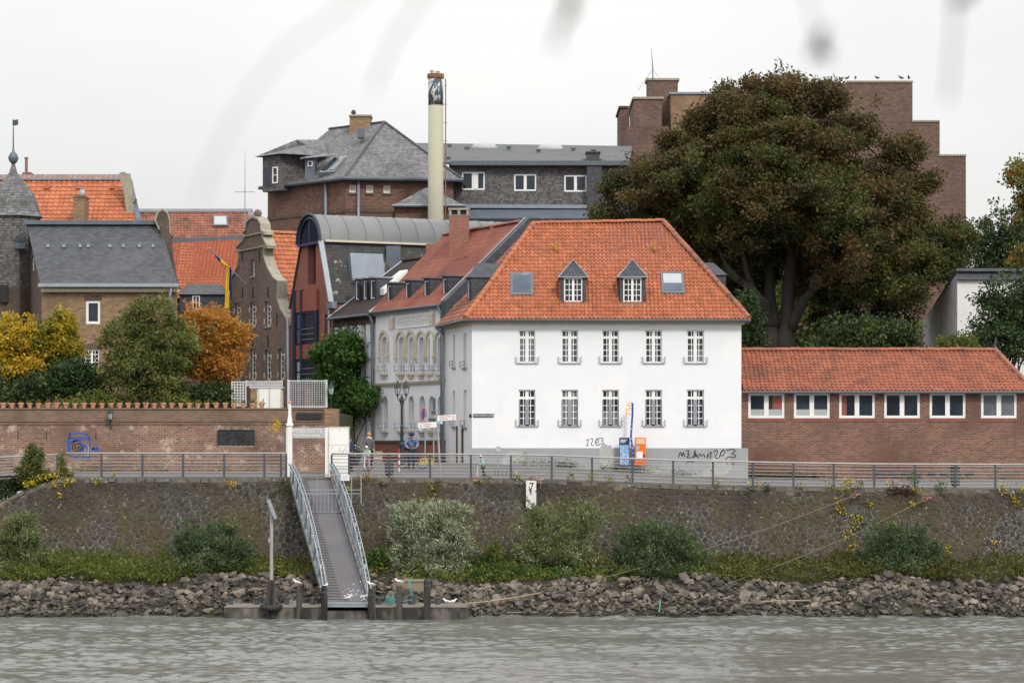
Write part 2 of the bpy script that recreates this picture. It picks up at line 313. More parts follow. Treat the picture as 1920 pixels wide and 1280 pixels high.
M['pontoon'] = mk('weathered_pontoon_steel', (.2, .18, .155), (.1, .092, .082), 2.2, (.035, .033, .031), 1.0, (.4, .56), .8, .2, 12, stretch=(1, 1, .5))
M['pontoontop'] = mk('pontoon_deck_concrete', (.22, .2, .175), (.15, .138, .12), 1.5, (.14, .12, .1), 1.4, (.55, .7), .9, .3)
M['pile'] = mk('wooden_pile', (.12, .105, .09), (.05, .046, .043), 2, (.018, .018, .018), .9, (.42, .58), .9, .4, 20, stretch=(3, 3, .35))
M['rubber'] = mk('black_rubber', (.02, .02, .021), (.03, .03, .03), 5, rough=.7)
M['iron'] = mk('dark_green_iron', (.018, .035, .032), (.014, .025, .024), 4, rough=.4)
M['lampglass'] = mk('lantern_glass', (.42, .47, .48), (.3, .34, .35), 5, rough=.15)
M['black'] = mk('black_paint', (.015, .015, .017), (.02, .02, .022), 4, rough=.6)
M['spray'] = mk('black_spray_paint', (.02, .02, .022), (.03, .03, .03), 9, rough=.7)
M['bluespray'] = mk('blue_spray_paint', (.02, .07, .32), (.025, .09, .38), 4, rough=.6)
M['bronze'] = mk('dark_bronze', (.03, .032, .036), (.045, .047, .05), 3, rough=.5, metal=.4, bmp=.8, bsc=5)
M['signwhite'] = mk('white_sign_enamel', (.78, .78, .77), (.72, .72, .71), 2, (.5, .5, .48), 1.5, (.62, .8), .4)
M['signgrey'] = mk('grey_white_sign', (.42, .43, .45), (.38, .39, .41), 2, (.42, .42, .42), 1.5, (.6, .8), .5)
M['gauge'] = mk('gauge_board_enamel', (.72, .72, .69), (.62, .62, .6), 2, (.08, .08, .075), 3.4, (.56, .6), .6)
M['red'] = mk('red_paint', (.5, .02, .025), (.42, .02, .025), 3, rough=.4)
M['signblue'] = mk('blue_sign', (.015, .09, .32), (.012, .075, .28), 3, rough=.35)
M['navy'] = mk('navy_sign', (.02, .05, .15), (.02, .04, .12), 3, rough=.35)
M['mapblue'] = mk('printed_map', (.34, .5, .72), (.1, .22, .45), 14, (.7, .74, .78), 9, (.55, .6), .35)
M['orange'] = mk('orange_panel', (.85, .16, .015), (.8, .15, .015), 3, (.75, .3, .15), 2, (.6, .7), .35)
M['yellow'] = mk('yellow_paint', (.65, .45, .01), (.55, .4, .01), 3, rough=.5)
M['amber'] = mk('amber_number', (.8, .36, .02), (.7, .3, .02), 3, rough=.4)
M['concrete'] = mk('chimney_concrete', (.43, .42, .33), (.40, .39, .30), .4, (.5, .49, .42), 1.5, (.66, .74), .85, .06)
M['tarband'] = mk('painted_chimney_band', (.075, .1, .125), (.06, .08, .1), 2, (.55, .57, .57), 2.6, (.5, .54), .8, stretch=(1.4, 1.4, .7))
M['rustband'] = mk('rust_brown_collar', (.25, .12, .05), (.15, .08, .045), 4, (.3, .22, .06), 3, (.55, .65), .85)
M['solar'] = mk('solar_panel', (.02, .03, .055), (.02, .028, .05), 2, rough=.25)
M['teal'] = mk('teal_rope', (.1, .3, .26), (.08, .24, .21), 8)
M['rope'] = mk('mooring_rope', (.34, .28, .2), (.27, .22, .17), 5)
M['wire'] = mk('mooring_wire', (.2, .175, .14), (.15, .135, .115), 5)
M['lf_far'] = mk_leaf('near_bank_leaf', [(.02, .03, .01), (.05, .06, .02), (.1, .09, .03)], .1)
M['wood'] = mk('driftwood', (.32, .25, .19), (.24, .19, .15), 4, rough=.9)
M['bark'] = mk('beech_bark', (.055, .047, .04), (.028, .025, .023), 2, (.045, .05, .035), .9, (.5, .7), .9, .5, 10, stretch=(2, 2, .5))
M['bark2'] = mk('garden_bark', (.10, .075, .05), (.06, .048, .036), 4, rough=.9, bmp=.4)
M['rubbletrim'] = mk('moss_stone_trim', (.36, .34, .27), (.26, .24, .19), 3, (.22, .17, .04), 1.2, (.6, .75), .9, .3)
M['flagblue'] = mk('flag_blue', (.015, .05, .3), (.012, .045, .26), 3, rough=.7)
M['flagyellow'] = mk('flag_yellow', (.7, .48, .01), (.62, .42, .01), 3, rough=.7)
# foliage
M['lf_beech'] = mk_leaf('copper_beech_leaf', [(.022, .026, .009), (.048, .05, .015), (.09, .07, .023), (.145, .09, .03), (.22, .135, .05)], .6, .35, .5)
M['lf_beech_g'] = mk_leaf('green_beech_leaf', [(.018, .03, .009), (.052, .07, .017), (.105, .115, .03), (.18, .16, .05)], .6, .4)
M['lf_dark'] = mk_leaf('dark_green_leaf', [(.014, .03, .013), (.038, .068, .022), (.075, .11, .034)], .8, .25)
M['lf_yellow'] = mk_leaf('yellow_leaf', [(.17, .15, .016), (.36, .27, .022), (.56, .37, .03), (.66, .43, .045)], .9, .35)
M['lf_yg'] = mk_leaf('yellow_green_leaf', [(.06, .085, .014), (.18, .18, .02), (.4, .31, .024), (.55, .39, .035)], .9, .35)
M['lf_olive'] = mk_leaf('olive_green_leaf', [(.035, .055, .016), (.1, .125, .03), (.2, .21, .06), (.28, .26, .07)], .9, .35)
M['lf_orange'] = mk_leaf('orange_brown_leaf', [(.17, .075, .015), (.36, .155, .028), (.52, .24, .045), (.58, .3, .07)], .9, .35)
M['lf_willow'] = mk_leaf('silver_willow_leaf', [(.06, .075, .035), (.17, .2, .1), (.38, .42, .29), (.55, .58, .46)], 1.1, .25, .6)
M['lf_willow2'] = mk_leaf('green_willow_leaf', [(.04, .06, .02), (.11, .14, .045), (.21, .24, .1), (.36, .38, .22)], 1.1, .3, .5)
M['lf_shrub'] = mk_leaf('bank_shrub_leaf', [(.022, .045, .022), (.055, .09, .038), (.105, .15, .065), (.2, .24, .14)], 1.1, .28, .5)
M['lf_ivy'] = mk_leaf('creeper_leaf', [(.02, .052, .011), (.048, .11, .02), (.1, .185, .036)], .9, .35)
M['lf_herb'] = mk_leaf('bank_herb_leaf', [(.055, .052, .018), (.1, .125, .026), (.19, .215, .042), (.3, .27, .08)], .9, .35, .55)
M['lf_herb2'] = mk_leaf('autumn_herb_leaf', [(.06, .035, .015), (.075, .08, .022), (.12, .13, .03), (.19, .15, .06)], .8, .35, .55)
M['lf_flower'] = mk_leaf('yellow_blossom', [(.6, .42, .01), (.75, .55, .012)], 2, .3)
M['lf_bright'] = mk_leaf('bright_green_leaf', [(.05, .075, .016), (.11, .145, .028), (.22, .24, .05)], .8, .4)  # brighter green as the leaf's own colour
M['lf_red'] = mk_leaf('dark_red_leaf', [(.05, .015, .012), (.1, .03, .02)], 2, .25)
M['lf_dry'] = mk_leaf('dry_straw', [(.2, .13, .06), (.35, .25, .13)], 2, .25)
# ---------------- foliage helpers ----------------
def unit(v): return v/np.maximum(np.linalg.norm(v, axis=-1, keepdims=True), 1e-9)
def leafmesh(name, pts, size, mat, parent=None, aspect=.5, bias=(0, 0, 0), spread=1.0, out=None, jit=.4):
    n = len(pts); pts = np.asarray(pts, float)
    dv = RNG.normal(size=(n, 3))*spread+np.asarray(bias, float)
    if out is not None: dv = dv+out
    dv = unit(dv); r = unit(RNG.normal(size=(n, 3))); sd_ = unit(np.cross(dv, r))
    L = size*(1+jit*RNG.uniform(-1, 1, (n, 1))); W = L*aspect*.5
    v = np.empty((n, 4, 3)); v[:, 0] = pts; v[:, 1] = pts+dv*L*.5+sd_*W; v[:, 2] = pts+dv*L; v[:, 3] = pts+dv*L*.5-sd_*W
    me = bpy.data.meshes.new(name); me.vertices.add(n*4); me.vertices.foreach_set('co', v.ravel().astype('f'))
    me.loops.add(n*4); me.loops.foreach_set('vertex_index', np.arange(n*4, dtype='i'))
    me.polygons.add(n); me.polygons.foreach_set('loop_start', np.arange(0, n*4, 4, dtype='i')); me.polygons.foreach_set('loop_total', np.full(n, 4, 'i'))
    me.materials.append(mat); me.update(calc_edges=True); return newobj(name, me, parent)
def clumps(ells, k, cr):             # ells: (x,y,z,rx,ry,rz,weight); returns clump centres biased to the shell
    ells = np.asarray(ells, float); wgt = ells[:, 6]/ells[:, 6].sum(); idx = RNG.choice(len(ells), k, p=wgt); e = ells[idx]
    d = unit(RNG.normal(size=(k, 3))); r = RNG.uniform(.3, 1, (k, 1))**.5*RNG.choice([1, 1, 1, 1.16, 1.3], (k, 1))
    return e[:, :3]+d*r*e[:, 3:6], d
def around(c, per, cr, flat=.8):
    n = len(c)*per; base = np.repeat(c, per, 0); o = RNG.normal(size=(n, 3))*cr*.5; o[:, 2] *= flat
    return base+o
# ================= SETTING: ground, river, bank =================
def interp(x, pts): return float(np.interp(x, [p[0] for p in pts], [p[1] for p in pts]))
EDGE = [(112, 894), (540, 894), (654, 895), (900, 896), (1035, 898), (1110, 901), (1186, 904), (1262, 907), (1412, 910.5), (1640, 914), (1920, 915)]
RISE = [(0, .25), (600, .25), (690, .62), (885, .62), (1400, .23), (1920, .29)]
def px_of(x, d): return x/d*F+960
def gz(x, y):
    p = px_of(x, max(y, 119)); e = PZ(interp(px_of(x, 120), EDGE), 120); t = min(max((y-120.2)/7.8, 0), 1); t = t*t*(3-2*t)
    z = e+interp(p, RISE)*t
    return z
xs = list(np.linspace(-30, 30, 81)); xs = [-900, -300, -80]+xs+[80, 300, 900]
ys = [119.7, 120, 121, 122, 123, 124, 125, 126, 127, 128, 130, 134, 140, 150, 170, 220, 400, 1000, 4000]
mb = MB(); mb.add([(x, y, gz(max(min(x, 30), -30), min(y, 140))) for y in ys for x in xs], [(j*len(xs)+i, j*len(xs)+i+1, (j+1)*len(xs)+i+1, (j+1)*len(xs)+i) for j in range(len(ys)-1) for i in range(len(xs)-1)])
# the ground left of the ramp is cut away: the quay drops there
mb.f = [f for f in mb.f if not (sum(mb.v[i][0] for i in f)/4 < PX(95, 121) and sum(mb.v[i][1] for i in f)/4 < 121.9 and sum(mb.v[i][0] for i in f)/4 > -79)]; mb.m = [0]*len(mb.f)
nx0 = len(mb.v); mb.add([(x, 119.7, gz(max(min(x, 30), -30), 119.7)) for x in xs]+[(x, 119.72, 4.9) for x in xs], [(i, i+1, i+1+len(xs), i+len(xs)) for i in range(len(xs)-1) if xs[i] > PX(95, 121)])
kind(mb.build('ground', M['asphalt'], smooth=False), 'structure')
# river
m, nt, b = nodes('river_water'); b.inputs['Roughness'].default_value = .1; b.inputs['IOR'].default_value = 1.33
v1 = posvec(nt, (.55, .8, 1)); v2 = posvec(nt, (.10, .22, 1))
n1 = noise(nt, 9, 4, v1, .6); n2 = noise(nt, 1.0, 3, v2, .5)
ad = ND(nt, 'ShaderNodeMath', operation='MULTIPLY_ADD'); nt.links.new(n2, ad.inputs[0]); ad.inputs[1].default_value = 2.2; nt.links.new(n1, ad.inputs[2])
bump(nt, b, n1, .5, .03)
c = mixc(nt, ramp(nt, noise(nt, 1, 4, posvec(nt, (.03, .16, 1))), .35, .65), (.16, .166, .156), (.12, .126, .114)); nt.links.new(c, b.inputs['Base Color'])
M['water'] = m
gx = np.arange(-27, 27.01, .15); gy = np.concatenate([np.arange(76, 100, .13), np.arange(100, 114, .11)]); GX, GY = np.meshgrid(gx, gy); hz = np.zeros_like(GX); r = np.random.default_rng(5)
for lam, amp_, n in ((4.5, .012, 5), (2.0, .013, 8), (1.05, .0135, 14), (.65, .013, 16), (.42, .0095, 16)):
    for _ in range(n):
        th = r.normal(1.75, .75); l = lam*r.uniform(.75, 1.3); k = 2*math.pi/l; hz += amp_*r.uniform(.5, 1.2)/n**.5*1.5*np.sin(k*(GX*math.cos(th)+GY*math.sin(th))+r.uniform(0, 6.28))
gust = .55+.45*np.sin(GX*.11+GY*.42+1.1*np.sin(GX*.23))*np.sin(GY*.31-GX*.05+2); hz *= 1.3*np.clip(gust+.25, .35, 1.2)
rim = np.clip(np.minimum.reduce([(GX+27)/2, (27-GX)/2, (GY-76)/2]), 0, 1); hz *= rim
nxg = len(gx); V = np.stack([GX, GY, hz], 2).reshape(-1, 3); I = (np.arange(len(gy)-1)[:, None]*nxg+np.arange(nxg-1)[None]).ravel(); Fq = np.stack([I, I+1, I+1+nxg, I+nxg], 1)
far = [(-700, -60), (-27, -60), (27, -60), (700, -60), (-700, 76), (-27, 76), (27, 76), (700, 76), (-700, 114), (-27, 114), (27, 114), (700, 114)]
mb = MB(); mb.v = [tuple(v) for v in V]; mb.f = [tuple(f) for f in Fq.tolist()]; mb.m = [0]*len(mb.f)
mb.add([(x, y, 0) for x, y in far], [(0, 1, 5, 4), (1, 2, 6, 5), (2, 3, 7, 6), (4, 5, 9, 8), (6, 7, 11, 10)]); kind(mb.build('river_water', m, smooth=True, uv=False), 'structure')
# bank
def bank_z(x, y):
    prof = [(109, -1.2), (111.6, -.12), (112.2, .12), (114.4, 1.28), (115.2, 1.52), (118.6, 2.0), (119.6, 2.1)]
    return interp(y, prof)+.08*math.sin(x*.9)+.05*math.sin(x*2.3+y)
bx = np.linspace(-40, 40, 121); by = np.linspace(109, 119.6, 26)
mb = MB(); mb.add([(x, y, bank_z(x, y)) for y in by for x in bx], [(j*121+i, j*121+i+1, (j+1)*121+i+1, (j+1)*121+i) for j in range(25) for i in range(120)])
kind(mb.build('riverbank', M['soil'], smooth=True), 'structure')
# ================= QUAY WALL =================
QTOP = [(-80, 975), (-30, 952), (0, 940), (56, 915), (112, 897), (540, 896), (654, 897), (900, 898), (1035, 900), (1110, 903), (1186, 906), (1262, 909), (1412, 912.5), (1640, 916), (1990, 917)]
def qtop(x): return PZ(interp(px_of(x, 119.6), QTOP), 119.6)
def qy(z, x): return 119.6-.30*max(0, qtop(x)-z)
qw = thing('quay_wall', 'dark mossy basalt rubble quay wall along the riverbank', 'wall', (0, 119.4, 2))
XA, XB = -24.6, 24.6
mb = MB(); cols_ = np.linspace(XA, XB, 120)
for i in range(len(cols_)-1):
    a, c = cols_[i], cols_[i+1]; ta, tcx = qtop(a)-.02, qtop(c)-.02
    mb.quad((a, qy(1.6, a), 1.6), (c, qy(1.6, c), 1.6), (c, 119.6, tcx), (a, 119.6, ta)); mb.quad((a, 119.6, ta), (c, 119.6, tcx), (c, 121.6, tcx), (a, 121.6, ta))
mb.quad((XB, qy(1.6, XB), 1.6), (XB, 122.3, 1.6), (XB, 122.3, qtop(XB)-.02), (XB, 119.64, qtop(XB)-.02))
mb.build('wall_core', M['mortar'], qw)
def clip(poly, nx, ny, c):
    o = []
    for i in range(len(poly)):
        p, q = poly[i], poly[(i+1) % len(poly)]; dp = p[0]*nx+p[1]*ny-c; dq = q[0]*nx+q[1]*ny-c
        if dp <= 0: o.append(p)
        if (dp < 0 < dq) or (dq < 0 < dp):
            t = dp/(dp-dq); o.append((p[0]+(q[0]-p[0])*t, p[1]+(q[1]-p[1])*t))
    return o
gw, gh = .265, .225; nx_, nz_ = int((XB-XA)/gw), 20; rs = random.Random(3)
sites = {(i, j): (XA+(i+.5+(j % 2)*.5)*gw+rs.uniform(-.5, .5)*gw, 1.75+(j+.5)*gh+rs.uniform(-.5, .5)*gh) for i in range(-1, nx_+1) for j in range(-1, nz_+1)}
stones = []
for (i, j), s in sites.items():
    if not (0 <= i < nx_ and 0 <= j < nz_): continue
    top = qtop(s[0])-.17
    if s[1] > top-.02: continue
    poly = [(s[0]-.4, s[1]-.35), (s[0]+.4, s[1]-.35), (s[0]+.4, s[1]+.35), (s[0]-.4, s[1]+.35)]
    for di in (-2, -1, 0, 1, 2):
        for dj in (-2, -1, 0, 1, 2):
            q = sites.get((i+di, j+dj))
            if (di or dj) and q:
                nx, ny = q[0]-s[0], q[1]-s[1]; poly = clip(poly, nx, ny, ((q[0]**2-s[0]**2)+(q[1]**2-s[1]**2))/2)
    poly = clip(poly, 0, 1, top)
    if len(poly) < 3: continue
    cx = sum(p[0] for p in poly)/len(poly); cz = sum(p[1] for p in poly)/len(poly)
    area = abs(sum(poly[k][0]*poly[(k+1) % len(poly)][1]-poly[(k+1) % len(poly)][0]*poly[k][1] for k in range(len(poly))))/2
    if area < .009: continue
    stones.append((area, cx, cz, poly))
def stone_geo(mb, cx, cz, poly):
    pr = rs.uniform(.012, .04); tl = rs.uniform(-.02, .02); k = len(poly); vs = []
    # chamfer the corners a little so joints look worn
    pp = []
    for a in range(k):
        p, q, r = poly[a-1], poly[a], poly[(a+1) % k]
        pp += [(lerp(q[0], p[0], .2), lerp(q[1], p[1], .2)), (lerp(q[0], r[0], .2), lerp(q[1], r[1], .2))]
    n = len(pp)
    for sc_, dp in ((.96, .03), (.88, -pr*.6), (.55, -pr)):
        for (x, z) in pp:
            X_, Z_ = cx+(x-cx)*sc_, cz+(z-cz)*sc_; vs.append((X_, qy(Z_, X_)+dp+tl*(x-cx)*6*(1 if dp < 0 else 0), Z_))
    fs = [(r_*n+a, r_*n+(a+1) % n, (r_+1)*n+(a+1) % n, (r_+1)*n+a) for r_ in (0, 1) for a in range(n)]+[tuple(range(2*n, 3*n))]
    mb.add(vs, fs)
def vis(st):
    px, py = px_of(st[1], 119), HZ-(st[2]-EYE)/119*F
    hid = any(a < px < b and c < py for a, b, c in ((-50, 90, 960), (335, 480, 985), (540, 690, 890), (720, 900, 950), (970, 1130, 980), (1160, 1320, 990), (1630, 1760, 990)))
    return 0 if hid or py > 1062 or not 0 < px < 1920 else st[0]
stones.sort(key=vis, reverse=True)
for st in stones[:300]:
    mb = MB(); stone_geo(mb, *st[1:]); mb.build('stone', M['stone'], qw, uv=False)
mb = MB()
for st in stones[300:]: stone_geo(mb, *st[1:])
kind(mb.build('rubble_stones', M['stone'], qw, uv=False), 'stuff')
x = XA; rs = random.Random(5)
while x < XB-.3:                                     # rough coping course, one block after another
    l = rs.uniform(.35, .95); x1 = min(x+l, XB); h = rs.uniform(.14, .2); a, c = qtop(x), qtop(x1); o = rs.uniform(-.05, .03); g = .02; dz = rs.uniform(-.03, .02)
    if not PX(536, 119) < x < PX(640, 119) or True:
        mb = MB(); y0 = 119.55+o
        vs = [(x+g, y0+rs.uniform(-.02, .02), a-h), (x1-g, y0+rs.uniform(-.02, .02), c-h), (x1-g, 119.95, c-h), (x+g, 119.95, a-h),
              (x+g+.03, y0+.03, a+dz), (x1-g-.03, y0+.03, c+dz), (x1-g, 119.95, c+dz), (x+g, 119.95, a+dz)]
        mb.add(vs, [(0,3,2,1),(4,5,6,7),(0,1,5,4),(1,2,6,5),(2,3,7,6),(3,0,4,7)]); mb.build('coping_stone', M['coping'], qw, uv=False)
    x = x1
# road edge strip behind the coping
mb = MB()
for i in range(len(cols_)-1):
    a, c = cols_[i], cols_[i+1]
    if a < PX(100, 120): continue
    mb.quad((a, 119.9, gz(a, 119.9)+.006), (c, 119.9, gz(c, 119.9)+.006), (c, 120.7, gz(c, 120.7)+.008), (a, 120.7, gz(a, 120.7)+.008))
kind(mb.build('pavement', M['kerbstone']), 'structure')
# ================= RIPRAP =================
def hull_rock(seed):
    r = random.Random(seed); bm = bmesh.new()
    for _ in range(15):
        v = Vector((r.gauss(0, 1), r.gauss(0, 1), r.gauss(0, 1))).normalized(); v = Vector((v.x*r.uniform(.8, 1), v.y*r.uniform(.65, .95), v.z*r.uniform(.5, .75))); bm.verts.new(v*.5)
    h = bmesh.ops.convex_hull(bm, input=bm.verts); bmesh.ops.delete(bm, geom=list({g for g in h['geom_interior']+h['geom_unused'] if isinstance(g, bmesh.types.BMVert)}), context='VERTS')
    bmesh.ops.bevel(bm, geom=list(bm.edges), offset=.018, segments=1, affect='EDGES'); bm.normal_update()
    me = bpy.data.meshes.new('riprap_rock'); bm.to_mesh(me); bm.free(); me.materials.append(M['rock']); return me
# rocks need a per-rock tone
nt = M['rock'].node_tree; b = nt.nodes['Principled BSDF']; src = b.inputs['Base Color'].links[0].from_socket
oi = nt.nodes.new('ShaderNodeObjectInfo'); gi = nt.nodes.new('ShaderNodeNewGeometry'); ad = ND(nt, 'ShaderNodeMath', operation='ADD'); fr = ND(nt, 'ShaderNodeMath', operation='FRACT')
nt.links.new(oi.outputs['Random'], ad.inputs[0]); nt.links.new(gi.outputs['Random Per Island'], ad.inputs[1]); nt.links.new(ad.outputs[0], fr.inputs[0])
hv = nt.nodes.new('ShaderNodeHueSaturation'); nt.links.new(src, hv.inputs['Color']); nt.links.new(ramp2(nt, fr.outputs[0], .4, 1.45), hv.inputs['Value']); gp = nt.nodes.new('ShaderNodeNewGeometry'); sz = nt.nodes.new('ShaderNodeSeparateXYZ'); nt.links.new(gp.outputs['Position'], sz.inputs[0]); wn_ = ND(nt, 'ShaderNodeMath', operation='MULTIPLY_ADD'); wn_.inputs[1].default_value = -.35; nt.links.new(noise(nt, 1.3, 3), wn_.inputs[0]); nt.links.new(sz.outputs[2], wn_.inputs[2])
wet = ramp2(nt, ramp(nt, wn_.outputs[0], -.02, .22), 1, 0); nt.links.new(mixc(nt, wet, hv.outputs[0], mixc(nt, .75, hv.outputs[0], (.02, .022, .016))), b.inputs['Base Color']); nt.links.new(ramp2(nt, wet, .85, .35), b.inputs['Roughness'])      # wet, algae-dark strip at the waterline
RK = [hull_rock(i) for i in range(14)]
RT = [(0, 114.9), (180, 114.6), (300, 114.5), (400, 115.4), (500, 115.6), (640, 115.2), (800, 114.6), (900, 114.6), (1000, 114.3), (1130, 115.0), (1250, 115.2), (1400, 114.6), (1600, 114.8), (1720, 115.1), (1840, 114.5), (1920, 114.8)]
rocks = []; rs = random.Random(11)
for k in range(4300):
    x = rs.uniform(-23.5, 23.5); top = interp(px_of(x, 114), RT)-.3; t = rs.random(); y = lerp(111.85, top+rs.gauss(0, .15), t)
    s = (.14+.33*rs.random()**1.8)*(1.2 if t > .45 else .95)*(1.45 if rs.random() < .1 else 1)
    z = bank_z(x, y)+s*.1+rs.uniform(-.06, .06)
    rocks.append((s, t, Vector((x, y, z)), [rs.uniform(-.5, .5), rs.uniform(-.5, .5), rs.uniform(0, 6.28)], rs.randrange(14), (s*rs.uniform(.9, 1.3), s*rs.uniform(.8, 1.1), s*rs.uniform(.8, 1.15))))
def rvis(r):
    px = px_of(r[2].x, r[2].y)
    return -1 if not 5 < px < 1915 or (415 < px < 880 and r[1] < .45) or (590 < px < 700) else r[0]*(1.2-.35*r[1])
rocks.sort(key=rvis, reverse=True)
for s, t, p, e, k, sc_ in rocks[:300]:
    o = newobj('riprap_rock', RK[k]); o.location = p; o.rotation_euler = e; o.scale = sc_
    tag(o, 'angular grey-brown boulder lying in the riprap between grass and river', 'boulder', 'large boulders of the riprap bank')
mb = MB(); rv = [([tuple(v.co) for v in me.vertices], [tuple(p.vertices) for p in me.polygons]) for me in RK]
from mathutils import Euler
for s, t, p, e, k, sc_ in rocks[300:]:
    mb.M = Matrix.LocRotScale(p, Euler(e), sc_); mb.add(*rv[k])
for k in range(1500):                                # small stones at the waterline and in the gaps
    x = rs.uniform(-23.5, 23.5); y = rs.uniform(111.7, 114.2); s = rs.uniform(.12, .22)
    mb.M = Matrix.LocRotScale(Vector((x, y, bank_z(x, y)+.06)), Euler((rs.uniform(0, 3), rs.uniform(0, 3), rs.uniform(0, 6))), (s, s, s*.8)); mb.add(*rv[rs.randrange(14)])
o = mb.build('riprap_stones', M['rock'], uv=False); kind(o, 'stuff'); tag(o, 'mass of smaller broken stones filling the riprap down to the water', 'stones')
# ================= GROUND COVER on the bank =================
def bankcover(name, label, n, mat, pxr, yr, h, size, seed, aspect=.6):
    r = np.random.default_rng(seed); x = r.uniform(PX(pxr[0], 116), PX(pxr[1], 116), n*2); nz = np.sin(x*1.7+seed)+np.sin(x*.63+seed*2)+.6*np.sin(x*4.1)
    keep = r.uniform(-2.2, 2.2, n*2) < nz+.9; x = x[keep][:n]; y = r.uniform(yr[0], yr[1], len(x)); edge = np.array([interp(px_of(a, 115), RT) for a in x]); y = np.maximum(y, edge-.25+r.uniform(0, .4, len(x)))
    hh = (h*(.35+.5*np.clip(np.sin(x*2.9+y*3)+.5, 0, 1.3)+.4*np.clip(np.sin(x*7.3+y*5+seed)+np.sin(x*4.1-y*6), 0, 2)))*r.uniform(0, 1, len(x))**.8
    z = np.array([bank_z(a, c) for a, c in zip(x, y)])+hh
    o = leafmesh(name, np.stack([x, y, z], 1), size, mat, None, aspect, (0, -.2, .5)); kind(o, 'stuff'); tag(o, label, 'ground cover'); return o
bankcover('ground_cover', 'low green herbs and grass between riprap and quay wall', 30000, M['lf_herb'], (-20, 1420), (114.3, 118.6), .34, .12, 1)
bankcover('autumn_ground_cover', 'olive and brown autumn weeds on the bank at the right', 22000, M['lf_herb2'], (1320, 1950), (114.3, 118.6), .4, .12, 2)
bankcover('bright_ground_cover', 'bright green bramble patch at the foot of the quay wall', 13000, M['lf_bright'], (20, 480), (114.3, 118.0), .6, .12, 3)
bankcover('bramble_cover', 'fresh green creeping herbs below the quay wall beside the willow', 9000, M['lf_ivy'], (870, 1330), (114.6, 118.4), .35, .12, 4)
# ================= RAILINGS =================
def railing(name, label, pts, posts, hgt=1.1, nr=7):
    """pts: plan polyline [(x,y,z)] of the base; posts: indices on it"""
    r = thing(name, label, 'railing', pts[0])
    for i in posts:
        p = Vector(pts[i]); mb = MB(); mb.box((p.x-.042, p.y-.09, p.z-.12), (p.x+.042, p.y-.03, p.z+hgt-.03)); mb.build('post', M['post'], r)
    mb = MB(); mb.tube([(p[0], p[1]-.02, p[2]+hgt) for p in pts], .038, 8); mb.build('handrail', M['rail'], r, smooth=True)
    for k in range(nr):
        z = .08+(hgt-.17)*k/(nr-1)
        mb = MB(); mb.tube([(p[0], p[1]-.035, p[2]+z) for p in pts], .0165, 5); mb.build('rail', M['rail'], r, smooth=True)
    return r
lp = [116, 190.7, 267.5, 343.6, 420.6, 496, 527, 537]
railing('quay_railing', 'pale steel railing on the quay left of the gangway', [(PX(p, 120), 120, gz(PX(p, 120), 120)-.02) for p in lp], range(8), 1.08)
rp_ = [622, 654.6, 730, 806.5, 883, 958, 1034.5, 1110, 1186, 1262, 1336.6, 1411.5, 1487.5, 1563, 1639, 1715, 1791, 1866, 1942]
railing('quay_railing', 'long pale steel railing on the quay right of the gangway', [(PX(p, 120), 120, gz(PX(p, 120), 120)-.02) for p in rp_], range(len(rp_)), 1.08)
railing('ramp_railing', 'sloping steel railing on the ramp at the left edge', [(PX(p, 122), 122, PZ(y, 122)) for p, y in ((-60, 905), (-30, 902), (43, 898), (108, 895))], range(4), 1.05)
# ramp ground left
mb = MB(); mb.add([P(-200, 912, 119.7), P(-20, 900, 120.9), P(112, 893.5, 120.4), P(112, 893.5, 122.2), P(-20, 899, 122.4), P(-200, 906, 123)], [(0, 1, 4, 5), (1, 2, 3, 4)]); kind(mb.build('ramp_path', M['asphalt']), 'structure')
# ================= PONTOON, PILES =================
D0 = 110.2
pt = thing('landing_pontoon', 'low weathered concrete and steel landing stage floating at the bank', 'landing stage', (PX(650, D0), 111, 0))
mb = MB(); xa, xb = PX(420, D0), PX(876, D0); top = PZ(1136.5, D0)
for a, c in ((420, 505), (505, 560), (560, 609), (696, 748), (748, 802), (802, 876)):
    mb2 = MB(); mb2.box((PX(a, D0)+.003, D0, -.6), (PX(c, D0)-.003, 112.4, top-.03)); mb2.build('hull_section', M['pontoon'], pt)
mb.box((xa, D0-.03, top-.05), (PX(609, D0), 112.5, top)); mb.box((PX(696, D0), D0-.03, top-.05), (xb, 112.5, top)); mb.build('deck_edge', M['pontoontop'], pt)
mb = MB(); mb.box((PX(609, D0), D0-.05, -.5), (PX(696, D0), 112.2, .34)); mb.build('hull_section', M['pontoon'], pt)
mb = MB(); mb.box((PX(609, D0)-.05, D0-.08, .5), (PX(696, D0)+.05, 112.3, .62)); mb.box((PX(609, D0)-.05, D0-.1, .62), (PX(696, D0)+.05, 112.3, .655)); mb.build('landing_beam', M['galv'], pt)
for px, y0 in ((433, 1127), (481, 1122), (497, 1130), (538, 1123), (586, 1121), (711, 1122), (821, 1121)):
    c = P(px, 1136, 111.6); mb = MB(); mb.lathe((c.x, 111.6, top), [(.1, 0), (.1, .22), (.12, .23), (.12, .3), (.05, .32)], 8); mb.build('bollard', M['post'], pt)
for i, (px, ytop, w) in enumerate(((561, 1100, .12), (608, 1097, .14), (697, 1102, .16), (748.5, 1097, .14), (801, 1085, .15))):
    c = P(px, 1160, D0-.28); r_ = thing('mooring_pile', 'weathered timber mooring pile, %s from the left along the pontoon' % ORD[i], 'pile', (c.x, c.y, -.5), 'timber piles in front of the landing stage')
    mb = MB(); z1 = PZ(ytop, c.y); mb.lathe((c.x, c.y, 0), [(w, -1.5), (w, .2), (w*.97, z1-.08), (w*.8, z1)], 10); mb.build('pile_shaft', M['pile'], r_)
    mb = MB(); mb.lathe((c.x, c.y, 0), [(w*1.05, z1-.3), (w*1.05, z1-.24)], 10); mb.build('iron_band', M['post'], r_)
